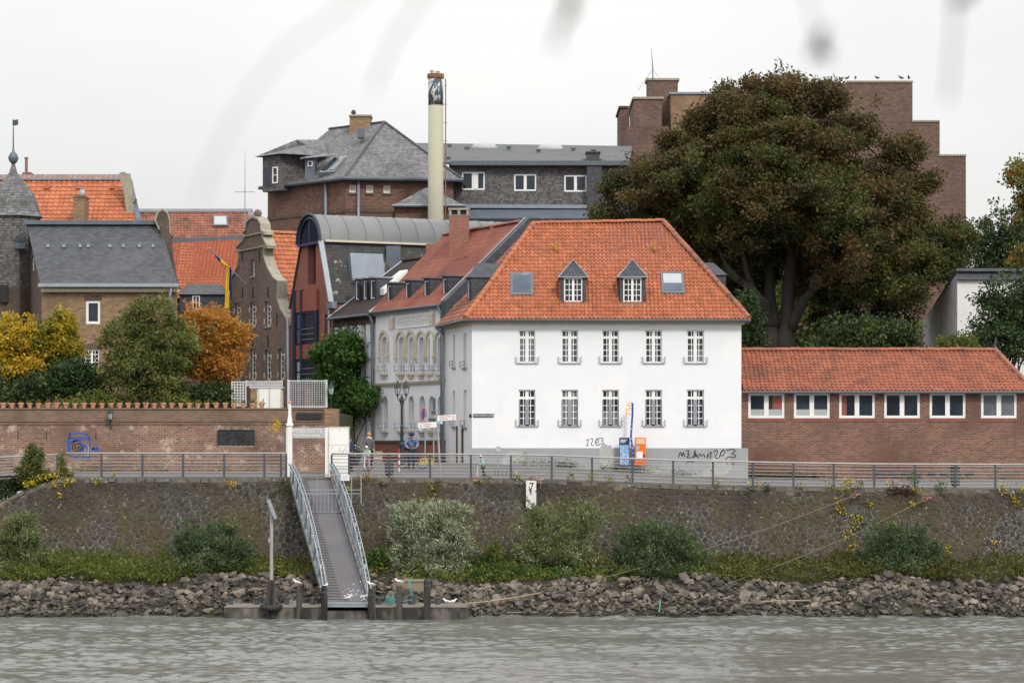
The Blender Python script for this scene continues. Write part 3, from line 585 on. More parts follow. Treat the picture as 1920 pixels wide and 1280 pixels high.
c = P(509, 1150, D0-.1); r_ = thing('solar_mast', 'tall grey pole with tilted solar panel and tyre fender at pontoon', 'mast', (c.x, c.y, 0))
mb = MB(); mb.lathe((c.x, c.y, 0), [(.2, -1), (.2, .4), (.17, PZ(1088, D0)), (.12, PZ(1086, D0))], 10); mb.build('pile_shaft', M['pile'], r_)
mb = MB(); mb.lathe((c.x, c.y, 0), [(.075, PZ(1088, D0)), (.07, PZ(958, D0)), (.05, PZ(956, D0))], 8); mb.box((c.x-.12, c.y-.1, PZ(1016, D0)), (c.x-.02, c.y+.05, PZ(1008, D0))); mb.build('pole', M['rail'], r_)
a, e = P(503, 936, D0), P(517, 972, D0); mb = MB(); mb.beam(a, e, .9, .06, (1, 0, .5)); mb.build('solar_panel', M['leadlight'], r_)
mb = MB(); mb.tube([(c.x+.34*math.cos(t), c.y-.05+.34*math.sin(t), top+.02+.06*math.sin(t)) for t in np.linspace(0, 6.2832, 25)], .13, 8); mb.build('tyre', M['rubber'], r_, smooth=True)
# ================= GANGWAY =================
T0, T1 = Vector((PX(583, 119.7), 119.75, PZ(895, 119.7))), Vector((PX(652, 110.9), 110.9, PZ(1127, 110.9)))
gr = thing('gangway', 'grey steel truss gangway leading down from the quay to the pontoon', 'gangway', T1)
ax = (T1-T0); sd_ = Vector((1, 0, 0)); up = Vector((0, 0, 1)); W = .83
def GP(t, s, h): return T0+ax*t+sd_*s+up*h
mb = MB(); mb.add([GP(0, -W, 0), GP(0, W, 0), GP(1, W, 0), GP(1, -W, 0), GP(0, -W, -.1), GP(0, W, -.1), GP(1, W, -.1), GP(1, -W, -.1)], [(0,1,2,3),(7,6,5,4),(3,2,6,7),(0,4,5,1),(0,3,7,4),(1,5,6,2)]); mb.build('deck', M['deck'], gr)
for k in range(46):                                  # cross battens on the left half
    t = .03+.95*k/45; mb = MB(); mb.beam(GP(t, -W+.02, .02), GP(t+.006, -W+.62, .02), .05, .03); mb.build('batten', M['deckwood'], gr)
for s in (-1, 1):
    hh = lambda t: .30+1.05*(max(0, math.sin(math.pi*min(1, t*.96+.04)))**.62)
    n = 16; ts = [i/n for i in range(n+1)]
    mb = MB(); mb.beam(GP(0, s*(W+.08), -.08), GP(1, s*(W+.08), -.08), .1, .2); mb.build('bottom_chord', M['galv'], gr)
    for off in (-.07, .07):
        mb = MB()
        for i in range(n*2): mb.beam(GP(i/n/2, s*(W+.08)+off, hh(i/n/2)), GP((i+1)/n/2, s*(W+.08)+off, hh((i+1)/n/2)), .035, .08)
        mb.build('top_chord', M['rust'] if (s > 0 and off > 0 and False) else M['galv'], gr)
    for i in range(44): t = (i+.5)/44; mb = MB(); mb.beam(GP(t, s*(W+.08)-.07, hh(t)), GP(t, s*(W+.08)+.07, hh(t)), .05, .03); mb.build('chord_lacing', M['galv'], gr)
    for i in range(n+1):
        t = ts[i]; mb = MB(); mb.beam(GP(t, s*(W+.08), -.05), GP(t, s*(W+.08), hh(t)), .07, .09, (0, 1, 0)); mb.build('upright', M['galv'], gr)
    for i in range(n):
        a, e = (ts[i], ts[i+1]) if i % 2 else (ts[i+1], ts[i]); mb = MB(); mb.beam(GP(a, s*(W+.1), -.05), GP(e, s*(W+.1), hh(e)), .05, .05); mb.build('diagonal', M['galv'], gr)
    for k, h_ in ((0, .45), (1, .8)):
        mb = MB(); mb.tube([GP(t, s*(W-.04), min(h_, hh(t)-.06)) for t in np.linspace(.02, .98, 20)], .018, 5); mb.build('side_rail', M['galv'] if k else M['rust'], gr)
mb = MB(); rr = random.Random(4)
for k in range(34):
    t = min(.99, rr.gauss(.94, .035)); a = rr.uniform(-.1, .8); r_ = rr.uniform(.01, .03); c = GP(t, a, .006); mb.add([c+Vector((r_*math.cos(q), 0, 0))+ax.normalized()*r_*2*math.sin(q) for q in np.linspace(0, 5.5, 6)], [tuple(range(6))])
mb.build('droppings', M['droppings'], gr)
# gate across the gangway
tg = .30; gt = thing('barred_gate', 'closed grey barred gate standing across the upper gangway', 'gate', GP(tg, 0, 0))
g0, g1 = GP(tg, -W-.12, 0), GP(tg, W+.9, 0); zt = PZ(890, g0.y); zb = g0.z+.04; zm = PZ(921, g0.y)
for zz in (zt, PZ(918, g0.y), PZ(925, g0.y), zb):
    mb = MB(); mb.beam((g0.x, g0.y, zz), (g1.x-(.75 if zz == zb else 0), g0.y, zz), .04, .04); mb.build('gate_rail', M['galv'], gt)
for i in range(11):
    x = lerp(g0.x+.1, g0.x+1.75, i/10); mb = MB(); mb.beam((x, g0.y, zb), (x, g0.y, zm if i not in (0, 4, 10) else zt), .022, .022); mb.build('gate_bar', M['galv'], gt)
for x in (g1.x-.42, g1.x): mb = MB(); mb.beam((x, g0.y, PZ(944, g0.y)), (x, g0.y, zt), .045, .045); mb.build('gate_post', M['galv'], gt)
sg = P(647, 895, g0.y-.06); mb = MB(); mb.box((sg.x-.19, sg.y, sg.z-.13), (sg.x+.19, sg.y+.02, sg.z+.13)); mb.build('notice_plate', M['signwhite'], gt)
for i in range(4): mb = MB(); mb.box((sg.x-.14, sg.y-.003, sg.z+.07-.05*i), (sg.x+.14-.05*(i % 2), sg.y-.001, sg.z+.082-.05*i)); mb.build('print_line', M['greyframe'], gt)
# ================= BUILDING HELPERS =================
def pantile(name, parent, O, E, S, mat, tw=.2, tl=.31, planes=(), amp=.055, lift=.04, seed=1):
    """O lower left corner, E vector along the eave, S vector up the slope; one curved tile after another"""
    O, E, S = Vector(O), Vector(E), Vector(S); ex, es = E.normalized(), S.normalized(); nn = ex.cross(es)
    if nn.z < 0: nn = -nn
    nc, nr = max(1, round(E.length/tw)), max(1, round(S.length/tl)); tw, tl = E.length/nc, S.length/nr; r = random.Random(seed)
    prof = [(0, .0), (.16, .75), (.34, 1), (.52, .55), (.7, .05), (.86, -.12), (1.0, .0)]; k = len(prof)
    A = np.array(O); ex_, es_, n_ = np.array(ex), np.array(es), np.array(nn); vs = []; fs = []
    for j in range(nr):
        for i in range(nc):
            b0 = len(vs); d = r.uniform(-.006, .006); du = r.uniform(-.006, .006); dv = r.uniform(-.012, .012)
            for v, l in ((j*tl+dv, lift+d), ((j+1)*tl+.03, d)):
                for s, h in prof: vs.append(A+ex_*((i+s)*tw+du)+es_*v+n_*(h*amp+l))
            for s, h in prof: vs.append(A+ex_*((i+s)*tw+du)+es_*(j*tl+dv)+n_*(h*amp-.006))
            for q in range(k-1):
                fs.append((b0+q, b0+q+1, b0+k+q+1, b0+k+q)); fs.append((b0+2*k+q, b0+2*k+q+1, b0+q+1, b0+q))
    me = bpy.data.meshes.new(name); me.from_pydata([tuple(v) for v in vs], [], fs)
    if planes:
        bm = bmesh.new(); bm.from_mesh(me)
        for pc, no in planes: bmesh.ops.bisect_plane(bm, geom=list(bm.verts)+list(bm.edges)+list(bm.faces), plane_co=pc, plane_no=no, clear_outer=True)
        bm.to_mesh(me); bm.free()
    me.materials.append(mat); me.polygons.foreach_set('use_smooth', [False]*len(me.polygons)); me.update()
    return kind(newobj(name, me, parent), 'stuff')
def ridge(parent, p, q, mat, r=.13, seg=.38):
    p, q = Vector(p), Vector(q); n = max(1, round((q-p).length/seg)); t = (q-p)/n; td = t.normalized(); a = td.cross(Vector((0, 0, 1))).normalized(); b = a.cross(td); rr = random.Random(int(p.x*100))
    for i in range(n):
        mb = MB(); o = p+t*i; vs = []; j = rr.uniform(-.012, .012)
        for s, sc_ in ((-.02, 1.08), (1.0, .94)):
            for k in range(7):
                c = math.pi*(k/6); vs.append(o+t*s+(a*math.cos(c)*r*sc_+b*(math.sin(c)*r*sc_+j)))
        fs = [(k, k+1, k+8, k+7) for k in range(6)]+[tuple(range(7)), tuple(range(13, 6, -1))]
        mb.add(vs, fs); mb.build('ridge_tile', mat, parent, uv=False)
def slab(name, parent, pts, mat, th=.06, smooth=False):     # a planar sheet with a little thickness below it
    pts = [Vector(p) for p in pts]; n = (pts[1]-pts[0]).cross(pts[2]-pts[0]).normalized()
    if n.z < 0: n = -n
    k = len(pts); mb = MB(); mb.add(pts+[p-n*th for p in pts], [tuple(range(k)), tuple(range(2*k-1, k-1, -1))]+[(i, i+k, (i+1) % k+k, (i+1) % k) for i in range(k)])
    return mb.build(name, mat, parent)
def window(parent, fac, u0, u1, z0, z1, cols=2, rows=2, dep=.13, fr=.055, bar=.022, mf='frame', mg='glass', name='window', mull=0, trans=None, y0=0, archr=False, low=None):
    w, h = u1-u0, z1-z0; mb = fac.mb(); ya, yb = y0+dep, y0+dep+.05
    cols_ = cols; B = lambda a, b_, c, d, e=0: mb.box((a, ya+e, c), (b_, yb, d))
    if archr:
        o = arch(u0, u1, z0, z1); i_ = arch(u0+fr, u1-fr, z0+fr, z1-fr); n = len(o)
        mb.add([(p[0], ya, p[1]) for p in o]+[(p[0], ya, p[1]) for p in i_]+[(p[0], yb, p[1]) for p in i_], [(k, (k+1) % n, (k+1) % n+n, k+n) for k in range(n)]+[(k+n, (k+1) % n+n, (k+1) % n+2*n, k+2*n) for k in range(n)])
        zt = z1-w/2
    else:
        B(u0, u0+fr, z0, z1); B(u1-fr, u1, z0, z1); B(u0+fr, u1-fr, z0, z0+fr); B(u0+fr, u1-fr, z1-fr, z1); zt = z1
    zs = z0+fr
    tops = [(z0+fr, zt-fr, rows)]
    if trans:
        zc = z0+h*trans[0]; B(u0+fr, u1-fr, zc-trans[1]/2, zc+trans[1]/2, -.006); tops = [(z0+fr, zc-trans[1]/2, rows), (zc+trans[1]/2, z1-fr, trans[2])]
    for a, b_, r in tops:
        for k in range(1, r): zz = lerp(a, b_, k/r); B(u0+fr, u1-fr, zz-bar/2, zz+bar/2, .012)
    for k in range(1, cols):
        uu = lerp(u0+fr, u1-fr, k/cols); hw = (mull if (mull and k*2 == cols) else bar)/2; B(uu-hw, uu+hw, z0+fr, zt-fr, .004 if not (mull and k*2 == cols) else -.004)
    o = mb.build(name, M[mf] if isinstance(mf, str) else mf, parent)
    mb = fac.mb(); yp = y0+dep+.045
    mb.add([(p[0], yp, p[1]) for p in (arch(u0, u1, z0, z1) if archr else rect(u0, u1, z0, z1))], [tuple(range(len(arch(0, 1, 0, 2)) if archr else 4))])
    mb.build('pane', M[mg], o)
    if low:          # a blind or curtain seen behind the lower part of the glass
        mb = fac.mb(); mb.quad((u0+fr, yp-.006, z0+fr), (u1-fr, yp-.006, z0+fr), (u1-fr, yp-.006, z0+fr+h*low[0]), (u0+fr, yp-.006, z0+fr+h*low[0])); mb.build('blind', M[low[1]], o)
    return o
def bx(fac, a, b_, name, mat, parent):
    mb = fac.mb(); mb.box(a, b_); return mb.build(name, M[mat] if isinstance(mat, str) else mat, parent)
def pipe(parent, pts, r, mat, name='downpipe', n=8):
    mb = MB(); mb.tube(pts, r, n); return mb.build(name, M[mat], parent, smooth=True)
def sides(mb, foot, z0, z1, skip=()):            # vertical walls round a plan polygon (world coordinates), plus a lid
    n = len(foot)
    for i in range(n):
        if i in skip: continue
        a, b_ = foot[i], foot[(i+1) % n]; mb.quad((a[0], a[1], z0), (b_[0], b_[1], z0), (b_[0], b_[1], z1), (a[0], a[1], z1))
def text(s, size, loc, mat, parent, name='lettering', fac=None, align='CENTER', ext=.003, rot=0, sx=1):
    cu = bpy.data.curves.new('t', 'FONT'); cu.body = s; cu.size = size; cu.align_x = align; cu.align_y = 'CENTER'; cu.extrude = ext; cu.resolution_u = 3
    o = bpy.data.objects.new('t', cu); COL.objects.link(o); dg = bpy.context.evaluated_depsgraph_get(); me = bpy.data.meshes.new_from_object(o.evaluated_get(dg))
    bpy.data.objects.remove(o); R = fac.M.to_3x3().to_4x4() if fac else Matrix()
    me.transform(Matrix.Translation(loc) @ R @ Matrix.Rotation(-rot, 4, 'Y') @ Matrix.Rotation(math.pi/2, 4, 'X') @ Matrix.Diagonal((sx, 1, 1, 1))); me.materials.clear(); me.materials.append(M[mat])
    me.name = name; return newobj(name, me, parent)
M['glass_b'] = mk_glass('blue_window_glass', (.05, .07, .10), (.1, .125, .16)); M['sheer2'] = mk('net_curtain', (.16, .18, .2), (.1, .115, .13), 7, rough=.5, stretch=(3, 3, .4))
# ================= WHITE HOUSE =================
DW = 128.0
wf = frontal(885, 1390, DW); L = wf.L; zE = PZ(603, DW); z0 = PZ(905, DW)
WH = thing('white_house', 'large white plastered house with orange hipped tile roof facing the river', 'house', wf.base(PZ(880, DW)))
side = Fac((-3.30, 133.9), (wf.A.x, DW))          # left side wall
wins = []; holes = []
for k, (a, b_) in enumerate(((972.6, 1003.8), (1052.5, 1084), (1129, 1160.4), (1209.7, 1241.2), (1287.6, 1320))):
    for (t, bt) in ((618.5, 680), (730.5, 798)):
        u0, u1 = wf.u(a), wf.u(b_); zt, zb = PZ(t, DW), PZ(bt, DW); wins.append((u0, u1, zb, zt, t)); holes.append(rect(u0, u1, zb, zt))
mb = wf.mb(); mb.wall(rect(0, L, z0, zE), holes, .22, .3); MW = mb.build('wall', M['white'], WH)
sh = []
for a, b_, t, bt in ((849.5, 853.2, 627, 688), (868.8, 874.8, 625, 689), (849.3, 853.3, 732, 799), (869, 874.9, 731, 800)):
    u0, u1 = side.u(a), side.u(b_); sh.append((u0, u1, side.z(bt, u0), side.z(t, u0)))
mb = side.mb(); mb.wall(rect(0, side.L, z0, zE), [rect(*s) for s in sh], .22, .3); mb.build('side_wall', M['white'], WH)
back = [(wf.B.x, DW), (wf.B.x, DW+11.5), (side.A.x+.8, DW+11.5), (side.A.x, side.A.y)]
mb = MB(); sides(mb, back, z0, zE, skip=(3,)); mb.build('rear_walls', M['white'], WH)
for (u0, u1, zb, zt, t) in wins:
    low = t > 700; nw = len([1 for q in WH.children if q.name.startswith('window')])
    o = window(WH, wf, u0, u1, zb, zt, 4, 4, .12, .06, .034, 'frame', mull=.16, trans=(.775, .12, 1), mg=('glass', 'glass', 'glass_b', 'glass', 'glass', 'glass_b', 'glass', 'glass', 'glass', 'glass_b')[nw % 10] if not low else 'glass', low=((.9, 'sheer2') if nw in (0, 3) else (.35, 'sheer2') if nw in (5, 8) else None))
    if low:                                       # grey painted casements below a white fanlight
        mb = wf.mb(); h = zt-zb; w = u1-u0
        for a, b_, c_, d_ in ((u0, u0+.055, zb, zb+h*.73), (u1-.055, u1, zb, zb+h*.73), ((u0+u1)/2-.085, (u0+u1)/2+.085, zb, zb+h*.73), (u0, u1, zb, zb+.07)): mb.box((a, .108, c_), (b_, .12, d_))
        mb.build('grey_casement', M['greyframe'], o)
    bx(wf, (u0-.1, -.05, zb-.06), (u1+.1, .1, zb-.005), 'sill', 'greyframe', o)
    mb = wf.mb()
    for zz in (.06, .2): mb.beam((u0-.14, -.08, zb+zz), (u1+.14, -.08, zb+zz), .01, .01)
    for uu in (u0-.14, u1+.14):
        mb.beam((uu, -.08, zb-.04), (uu, -.08, zb+.24), .018, .018); mb.beam((uu, -.08, zb+.06), (uu, 0, zb+.06), .014, .014); mb.lathe((uu, -.08, zb+.24), [(.012, 0), (.03, .02), (.012, .05)], 6)
    mb.build('guard_rail', M['post'], o)
for (u0, u1, zb, zt) in sh:
    o = window(WH, side, u0, u1, zb, zt, 2, 5, .14, .06, .024); bx(side, (u0-.1, -.1, zb-.09), (u1+.1, .1, zb-.01), 'sill', 'greyframe', o)
    mb = side.mb()
    for zz in (.1, .28): mb.beam((u0-.12, -.14, zb+zz), (u1+.12, -.14, zb+zz), .02, .02)
    for uu in (u0-.12, u1+.12): mb.beam((uu, -.14, zb), (uu, -.14, zb+.32), .025, .025)
    mb.build('guard_rail', M['post'], o)
ua, ub = side.u(858.5), side.u(868.5); zd = side.z(800, ua)
bx(side, (ua, -.03, z0), (ub, .0, zd), 'side_door', 'frame', WH)
mb = side.mb(); [mb.box((u_-.09, -.08, z0), (u_+.09, -.031, zd+.05)) for u_ in (ua, ub)]; mb.build('door_frame', M['b_dark'], WH)
# plinth, slightly proud, with worn patches
zp = PZ(839.5, DW); bx(wf, (.0, -.05, z0), (L+.32, .3, zp), 'plinth', 'plinth', WH)
rr = random.Random(2); PP = mk('plaster_patch', (.42, .42, .41), (.36, .36, .36), 3, (.5, .5, .5), 3, (.5, .6))
for px, py, rx, rz in ((963, 862, .55, .45), (1137, 853, .35, .55), (1327, 888, .22, .3), (1215, 884, .6, .2), (1352, 868, .5, .7)):
    u, z = wf.uz(px, py); pts = [(u+rx*math.cos(t)*rr.uniform(.8, 1.15), -.054, z+rz*math.sin(t)*rr.uniform(.75, 1.15)) for t in np.linspace(0, 5.9, 14)]; wf.mb().add(pts, [tuple(range(14))]).build('plaster_repair', PP, WH)
# cornice and gutter
mb = wf.mb(); mb.box((-.05, -.12, zE-.14), (L+.15, .2, zE-.02)); mb.box((-.1, -.2, zE-.02), (L+.2, .2, zE+.06)); mb.build('cornice', M['cream'], WH)
mb = side.mb(); mb.box((0, -.12, zE-.14), (side.L-.12, .2, zE-.02)); mb.box((0, -.2, zE-.025), (side.L-.2, .2, zE+.055)); mb.build('cornice', M['cream'], WH)
zg = zE+.10; eA = Vector((-2.22, DW-.42, zg)); eB = Vector((11.26, DW-.42, zg)); eL = Vector((side.A.x-.42, side.A.y-.1, zg-.02))
R0, R1 = P(1001, 421, DW+5.6), P(1243, 416.5, DW+5.6); eR = Vector((11.26, DW+11.9, zg)); eBk = Vector((eL.x, DW+11.9, zg))
roof = slab('roof', WH, [eA, eB, R1, R0], M['flat_red'], .05)
slab('roof_slope', roof, [eB, eR, R1], M['flat_red'], .05); slab('roof_slope', roof, [eR, eBk, R0, R1], M['flat_red'], .05); slab('roof_slope', roof, [eL, eA, R0], M['flat_red'], .05); slab('roof_slope', roof, [eBk, eL, R0], M['flat_red'], .05)
S = Vector((0, R0.y-eA.y, R0.z-eA.z)); nrm = Vector((1, 0, 0)).cross(S)
def hipplane(a, b_, ins):               # vertical plane through a hip line, normal pointing away from the slope's inside point
    a, b_ = Vector(a), Vector(b_); t = b_-a; n = Vector((t.y, -t.x, 0)).normalized()
    if (Vector(ins)-a).dot(n) > 0: n = -n
    return (a, n)
mid = (eA+eB)/2
pantile('roof_tiles', roof, eA+Vector((-.05, -.06, .0)), Vector((eB.x-eA.x+.1, 0, 0)), S*1.02, M['tile'], .198, .3, [hipplane(eA, R0, mid), hipplane(eB, R1, mid)])
# right hip and left side slope, tiled too
def slope_tiles(parent, e0, e1, apex, mat, tw=.2, tl=.3, planes=(), seed=2):
    e0, e1, apex = Vector(e0), Vector(e1), Vector(apex); ex = (e1-e0).normalized(); v = apex-e0; s = v-ex*v.dot(ex)
    return pantile('roof_tiles', parent, e0, e1-e0, s, mat, tw, tl, planes, seed=seed)
mr = (eB+eR)/2+Vector((-1, 0, 0)); slope_tiles(roof, eB, eR, R1, M['tile'], planes=[hipplane(eB, R1, mr), hipplane(eR, R1, mr)])
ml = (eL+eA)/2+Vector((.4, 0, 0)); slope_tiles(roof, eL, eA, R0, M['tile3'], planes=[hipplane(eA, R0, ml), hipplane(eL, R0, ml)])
ridge(roof, R0+Vector((0, 0, .05)), R1+Vector((0, 0, .05)), M['tile']); ridge(roof, eA+Vector((.02, .02, .07)), R0+Vector((0, 0, .07)), M['tile'], .14); ridge(roof, eB+Vector((-.02, .02, .07)), R1+Vector((0, 0, .07)), M['tile3'], .14)
mb = MB(); mb.tube([eL+Vector((-.05, 0, -.06)), eA+Vector((-.06, -.06, -.06)), eB+Vector((.06, -.06, -.06)), eB+Vector((.06, 2, -.06))], .075, 8); mb.build('gutter', M['gutter'], WH, smooth=True)
pipe(WH, [eL+Vector((-.05, 0, -.1)), Vector((-3.45, 133.5, zE-.4)), Vector((-3.42, 133.4, z0+.2))], .075, 'zincpipe')
def roofz(y): return eA.z+(y-eA.y)*(R0.z-eA.z)/(R0.y-eA.y)
def roof_at(py):                        # point on the front slope seen at image row py
    k = (HZ-py)/F; sl_ = (R0.z-eA.z)/(R0.y-eA.y); return (EYE-eA.z+eA.y*sl_)/(sl_-k)
for a, b_, pk in ((1051, 1099, 1075), (1162, 1210, 1186.5)):            # slate dormers
    y = roof_at(570)-.02; f = frontal(a, b_, y); zb = PZ(571, y); ze = PZ(518, y); zk = PZ(487, y); w = f.L
    u0, u1 = f.u(a+6.5), f.u(b_-7); wz0, wz1 = PZ(566, y), PZ(520.5, y)
    mb = f.mb(); mb.wall(rect(0, w, zb, ze), [rect(u0, u1, wz0, wz1)], .1, .2)
    yb = lambda z: eA.y+(z-eA.z)*(R0.y-eA.y)/(R0.z-eA.z)-y+.1
    for u_ in (0, w): mb.add([(u_, 0, zb), (u_, 0, ze), (u_, yb(ze), ze), (u_, yb(zb), zb)], [(0, 1, 2, 3)])
    dm = mb.build('dormer', M['slate_dark'], WH)
    mb = f.mb(); o_ = .1; mb.add([(-o_, -.12, ze-.04), (w+o_, -.12, ze-.04), (w/2, .35, zk), (w/2, yb(zk)+.2, zk), (-o_, yb(ze)+.15, ze-.04), (w+o_, yb(ze)+.15, ze-.04)], [(0, 1, 2), (0, 2, 3, 4), (1, 5, 3, 2), (0, 4, 5, 1)]); mb.build('dormer_roof', M['slate_dark'], dm)
    mb = f.mb(); mb.tube([(-o_, -.1, ze-.02), (w/2, .33, zk+.03), (w+o_, -.1, ze-.02)], .028, 5); mb.box((-o_, -.13, ze-.06), (w+o_, -.08, ze-.01)); mb.build('lead_trim', M['leadlight'], dm)
    mb = f.mb(); mb.add([(-.05, -.05, zb+.03), (w+.05, -.05, zb+.03), (w+.05, -.3, zb-.16), (-.05, -.3, zb-.16)], [(0, 1, 2, 3)]); mb.build('lead_apron', M['leadlight'], dm)
    window(dm, f, u0, u1, wz0, wz1, 4, 4, .03, .06, .032, mull=.11)
def skylight(parent, px0, px1, py0, py1, half=False, mf='lead'):
    ya, yb_ = roof_at(py1), roof_at(py0); x0, x1 = PX(px0, ya), PX(px1, ya); n = Vector((0, -(R0.z-eA.z), R0.y-eA.y)).normalized()
    c = [Vector((x0, ya, roofz(ya))), Vector((x1, ya, roofz(ya))), Vector((x1, yb_, roofz(yb_))), Vector((x0, yb_, roofz(yb_)))]
    mb = MB(); mb.add([p+n*.02 for p in c]+[p+n*.13 for p in c], [(4, 5, 6, 7), (0, 1, 5, 4), (1, 2, 6, 5), (2, 3, 7, 6), (3, 0, 4, 7)]); o = mb.build('skylight', M[mf], parent)
    ce = sum(c, Vector())/4; q = [ce+(p-ce)*.8+n*.135 for p in c]; MB().quad(*q).build('pane', M['glass_b'], o)
    if half: q2 = [p+n*.004 for p in (lerp(q[0], q[3], .45), lerp(q[1], q[2], .45), q[2], q[3])]; MB().quad(*q2).build('blind', M['blind'], o)
    return o
skylight(WH, 957, 1000, 515, 556); skylight(WH, 1241, 1284, 513, 553, True)
for px in (1042, 1227):
    y = roof_at(473); c = Vector((PX(px, y), y-.05, roofz(y))); mb = MB(); mb.tube([c, c+Vector((0, -.1, .2)), c+Vector((0, -.1, .42)), c+Vector((0, -.1, .46))], [.1, .085, .085, .11], 8); mb.build('vent_pipe', M['yellowclay'], WH, smooth=True)
for i in range(8):
    y = roof_at(443); c = Vector((lerp(PX(1014, y), PX(1222, y), i/7), y, roofz(y)+.05)); mb = MB(); mb.lathe(c, [(.07, 0), (.06, .07), (.02, .1)], 7); mb.build('vent_tile', M['tile'], WH)
# slate box dormers on both flanks
f = Fac((-1.9, 131.4), (-1.45, 129.9)); 
def boxdormer(parent, f, w, zb, zt, depth, mat='slate_dark', rf=None, cols=1, rows=1, hip=.0, winmar=.1, tlt=0):
    mb = f.mb(); u0, u1 = winmar, w-winmar
    mb.wall(rect(0, w, zb, zt), [rect(u0, u1, zb+.15, zt-.12)], .08, .1)
    for u_ in (0, w): mb.add([(u_, 0, zb-.3), (u_, 0, zt), (u_, depth, zt+tlt), (u_, depth*.15, zb-.3)], [(0, 1, 2, 3)])
    dm = mb.build('dormer', M[mat], parent)
    mb = f.mb(); mb.box((-.08, -.12, zt), (w+.08, depth, zt+.07)) if not hip else mb.add([(-.08, -.12, zt), (w+.08, -.12, zt), (w+.08, depth, zt+tlt), (-.08, depth, zt+tlt), (w*.5, hip*.6, zt+hip), (w*.5, depth, zt+hip)], [(0, 1, 4), (1, 2, 5, 4), (3, 0, 4, 5), (0, 3, 2, 1)])
    mb.build('dormer_roof', M[rf or mat], dm)
    window(dm, f, u0, u1, zb+.15, zt-.12, cols, rows, .02, .045, .02); return dm
a = P(877, 567, 130.6); b_ = P(883, 570, 129.6)
f = Fac((PX(876, 131.8), 131.8), (PX(880, 130.2), 130.2)); boxdormer(WH, f, f.L, PZ(572, 131), PZ(522, 131), 3.2, 'slate_dark', hip=.75)
mb = MB(); y0_, y1_ = 131.4, 134.6; xa, xb = PX(1296, 132), PX(1359, 132); zt, zk = PZ(517, 132), PZ(492, 132)
mb.box((xa, y0_, PZ(560, 132)), (xb, y1_, zt)); mb.add([(xa, y0_-.1, zt), (xb+.08, y0_-.1, zt), (xb+.08, y1_, zt), (xa, y1_, zt), (xa, y0_+.8, zk), (xb-.55, y0_+.8, zk), (xb-.55, y1_-.8, zk), (xa, y1_-.8, zk)], [(0, 1, 5, 4), (1, 2, 6, 5), (2, 3, 7, 6), (4, 5, 6, 7)]); mb.build('flank_dormer', M['slate_dark'], WH)
# street-name plate and lettering
sn = wf.uz(906, 778.6); r_ = thing('street_name_plate', 'narrow black street name plate on the white house corner', 'sign', wf.pt(sn[0], 0, sn[1]))
bx(wf, (wf.u(887), -.03, PZ(782, DW)), (wf.u(925.5), -.005, PZ(775.5, DW)), 'plate', 'black', r_); text('Herbert-Eulenberg-Weg', .155, wf.pt(sn[0], -.034, sn[1]), 'signwhite', r_, fac=wf, sx=.62)
bx(side, (side.L-.5, -.03, PZ(782, DW)), (side.L-.06, -.005, PZ(776, DW)), 'side_plate', 'black', r_)
# graffiti as thin paint strokes
def strokes(name, label, lines, d_or_fac, mat, wd, cat='graffiti', off=-.006):
    f = d_or_fac; c0 = f.uz(*lines[0][0]); r_ = thing(name, label, cat, f.pt(c0[0], off, c0[1]))
    for ln in lines:
        mb = f.mb(); q = [Vector((*f.uz(*p),)) for p in ln]
        # smooth the polyline
        for _ in range(1):
            if len(q) > 2: q = [q[0]]+[v for i in range(len(q)-1) for v in (lerp(q[i], q[i+1], .25), lerp(q[i], q[i+1], .75))]+[q[-1]]
        vs = []
        for i, p in enumerate(q):
            t = (q[min(i+1, len(q)-1)]-q[max(i-1, 0)]); t = t.normalized() if t.length > 1e-6 else Vector((1, 0)); n = Vector((-t.y, t.x))*wd/2
            vs += [(p.x+n.x, off, p.y+n.y), (p.x-n.x, off, p.y-n.y)]
        mb.add(vs, [(2*i, 2*i+1, 2*i+3, 2*i+2) for i in range(len(q)-1)]); mb.build('paint_stroke', M[mat], r_)
    return r_
strokes('graffiti', 'black spray tag reading 1293 on the white wall', [[(1099, 826), (1104, 821), (1101, 835)], [(1098, 835), (1104, 835)], [(1106, 824), (1110, 821), (1112, 825), (1107, 834), (1114, 835)], [(1121, 822), (1116, 827), (1121, 831), (1123, 823), (1119, 821), (1115, 832), (1122, 835)], [(1122, 822), (1129, 820), (1132, 823), (1126, 826), (1132, 828), (1130, 832), (1125, 831), (1122, 835)]], wf, 'spray', .032)
wfp = wf
strokes('graffiti', 'long black scrawled spray tag on the grey plinth', [[(1272, 857), (1276, 844), (1279, 858), (1281, 845), (1284, 856)], [(1286, 845), (1293, 844), (1288, 852), (1294, 850), (1286, 858), (1296, 857)], [(1298, 858), (1306, 845), (1302, 852), (1309, 852), (1298, 858)], [(1304, 843), (1300, 850), (1310, 858)], [(1309, 855), (1313, 849), (1315, 856), (1319, 850), (1322, 857)], [(1325, 857), (1329, 848), (1327, 858)], [(1330, 850), (1334, 845), (1332, 859)], [(1338, 848), (1343, 842), (1346, 847), (1339, 858), (1347, 859)], [(1356, 843), (1349, 851), (1355, 856), (1360, 845), (1354, 842), (1348, 858)], [(1362, 844), (1374, 841), (1380, 845), (1370, 850), (1381, 853), (1376, 858), (1366, 855), (1360, 862)], [(1286, 868), (1292, 864), (1302, 867)], [(1362, 866), (1364, 870)], [(1372, 864), (1374, 872), (1377, 866)]], wf, 'spray', .045, off=-.056)
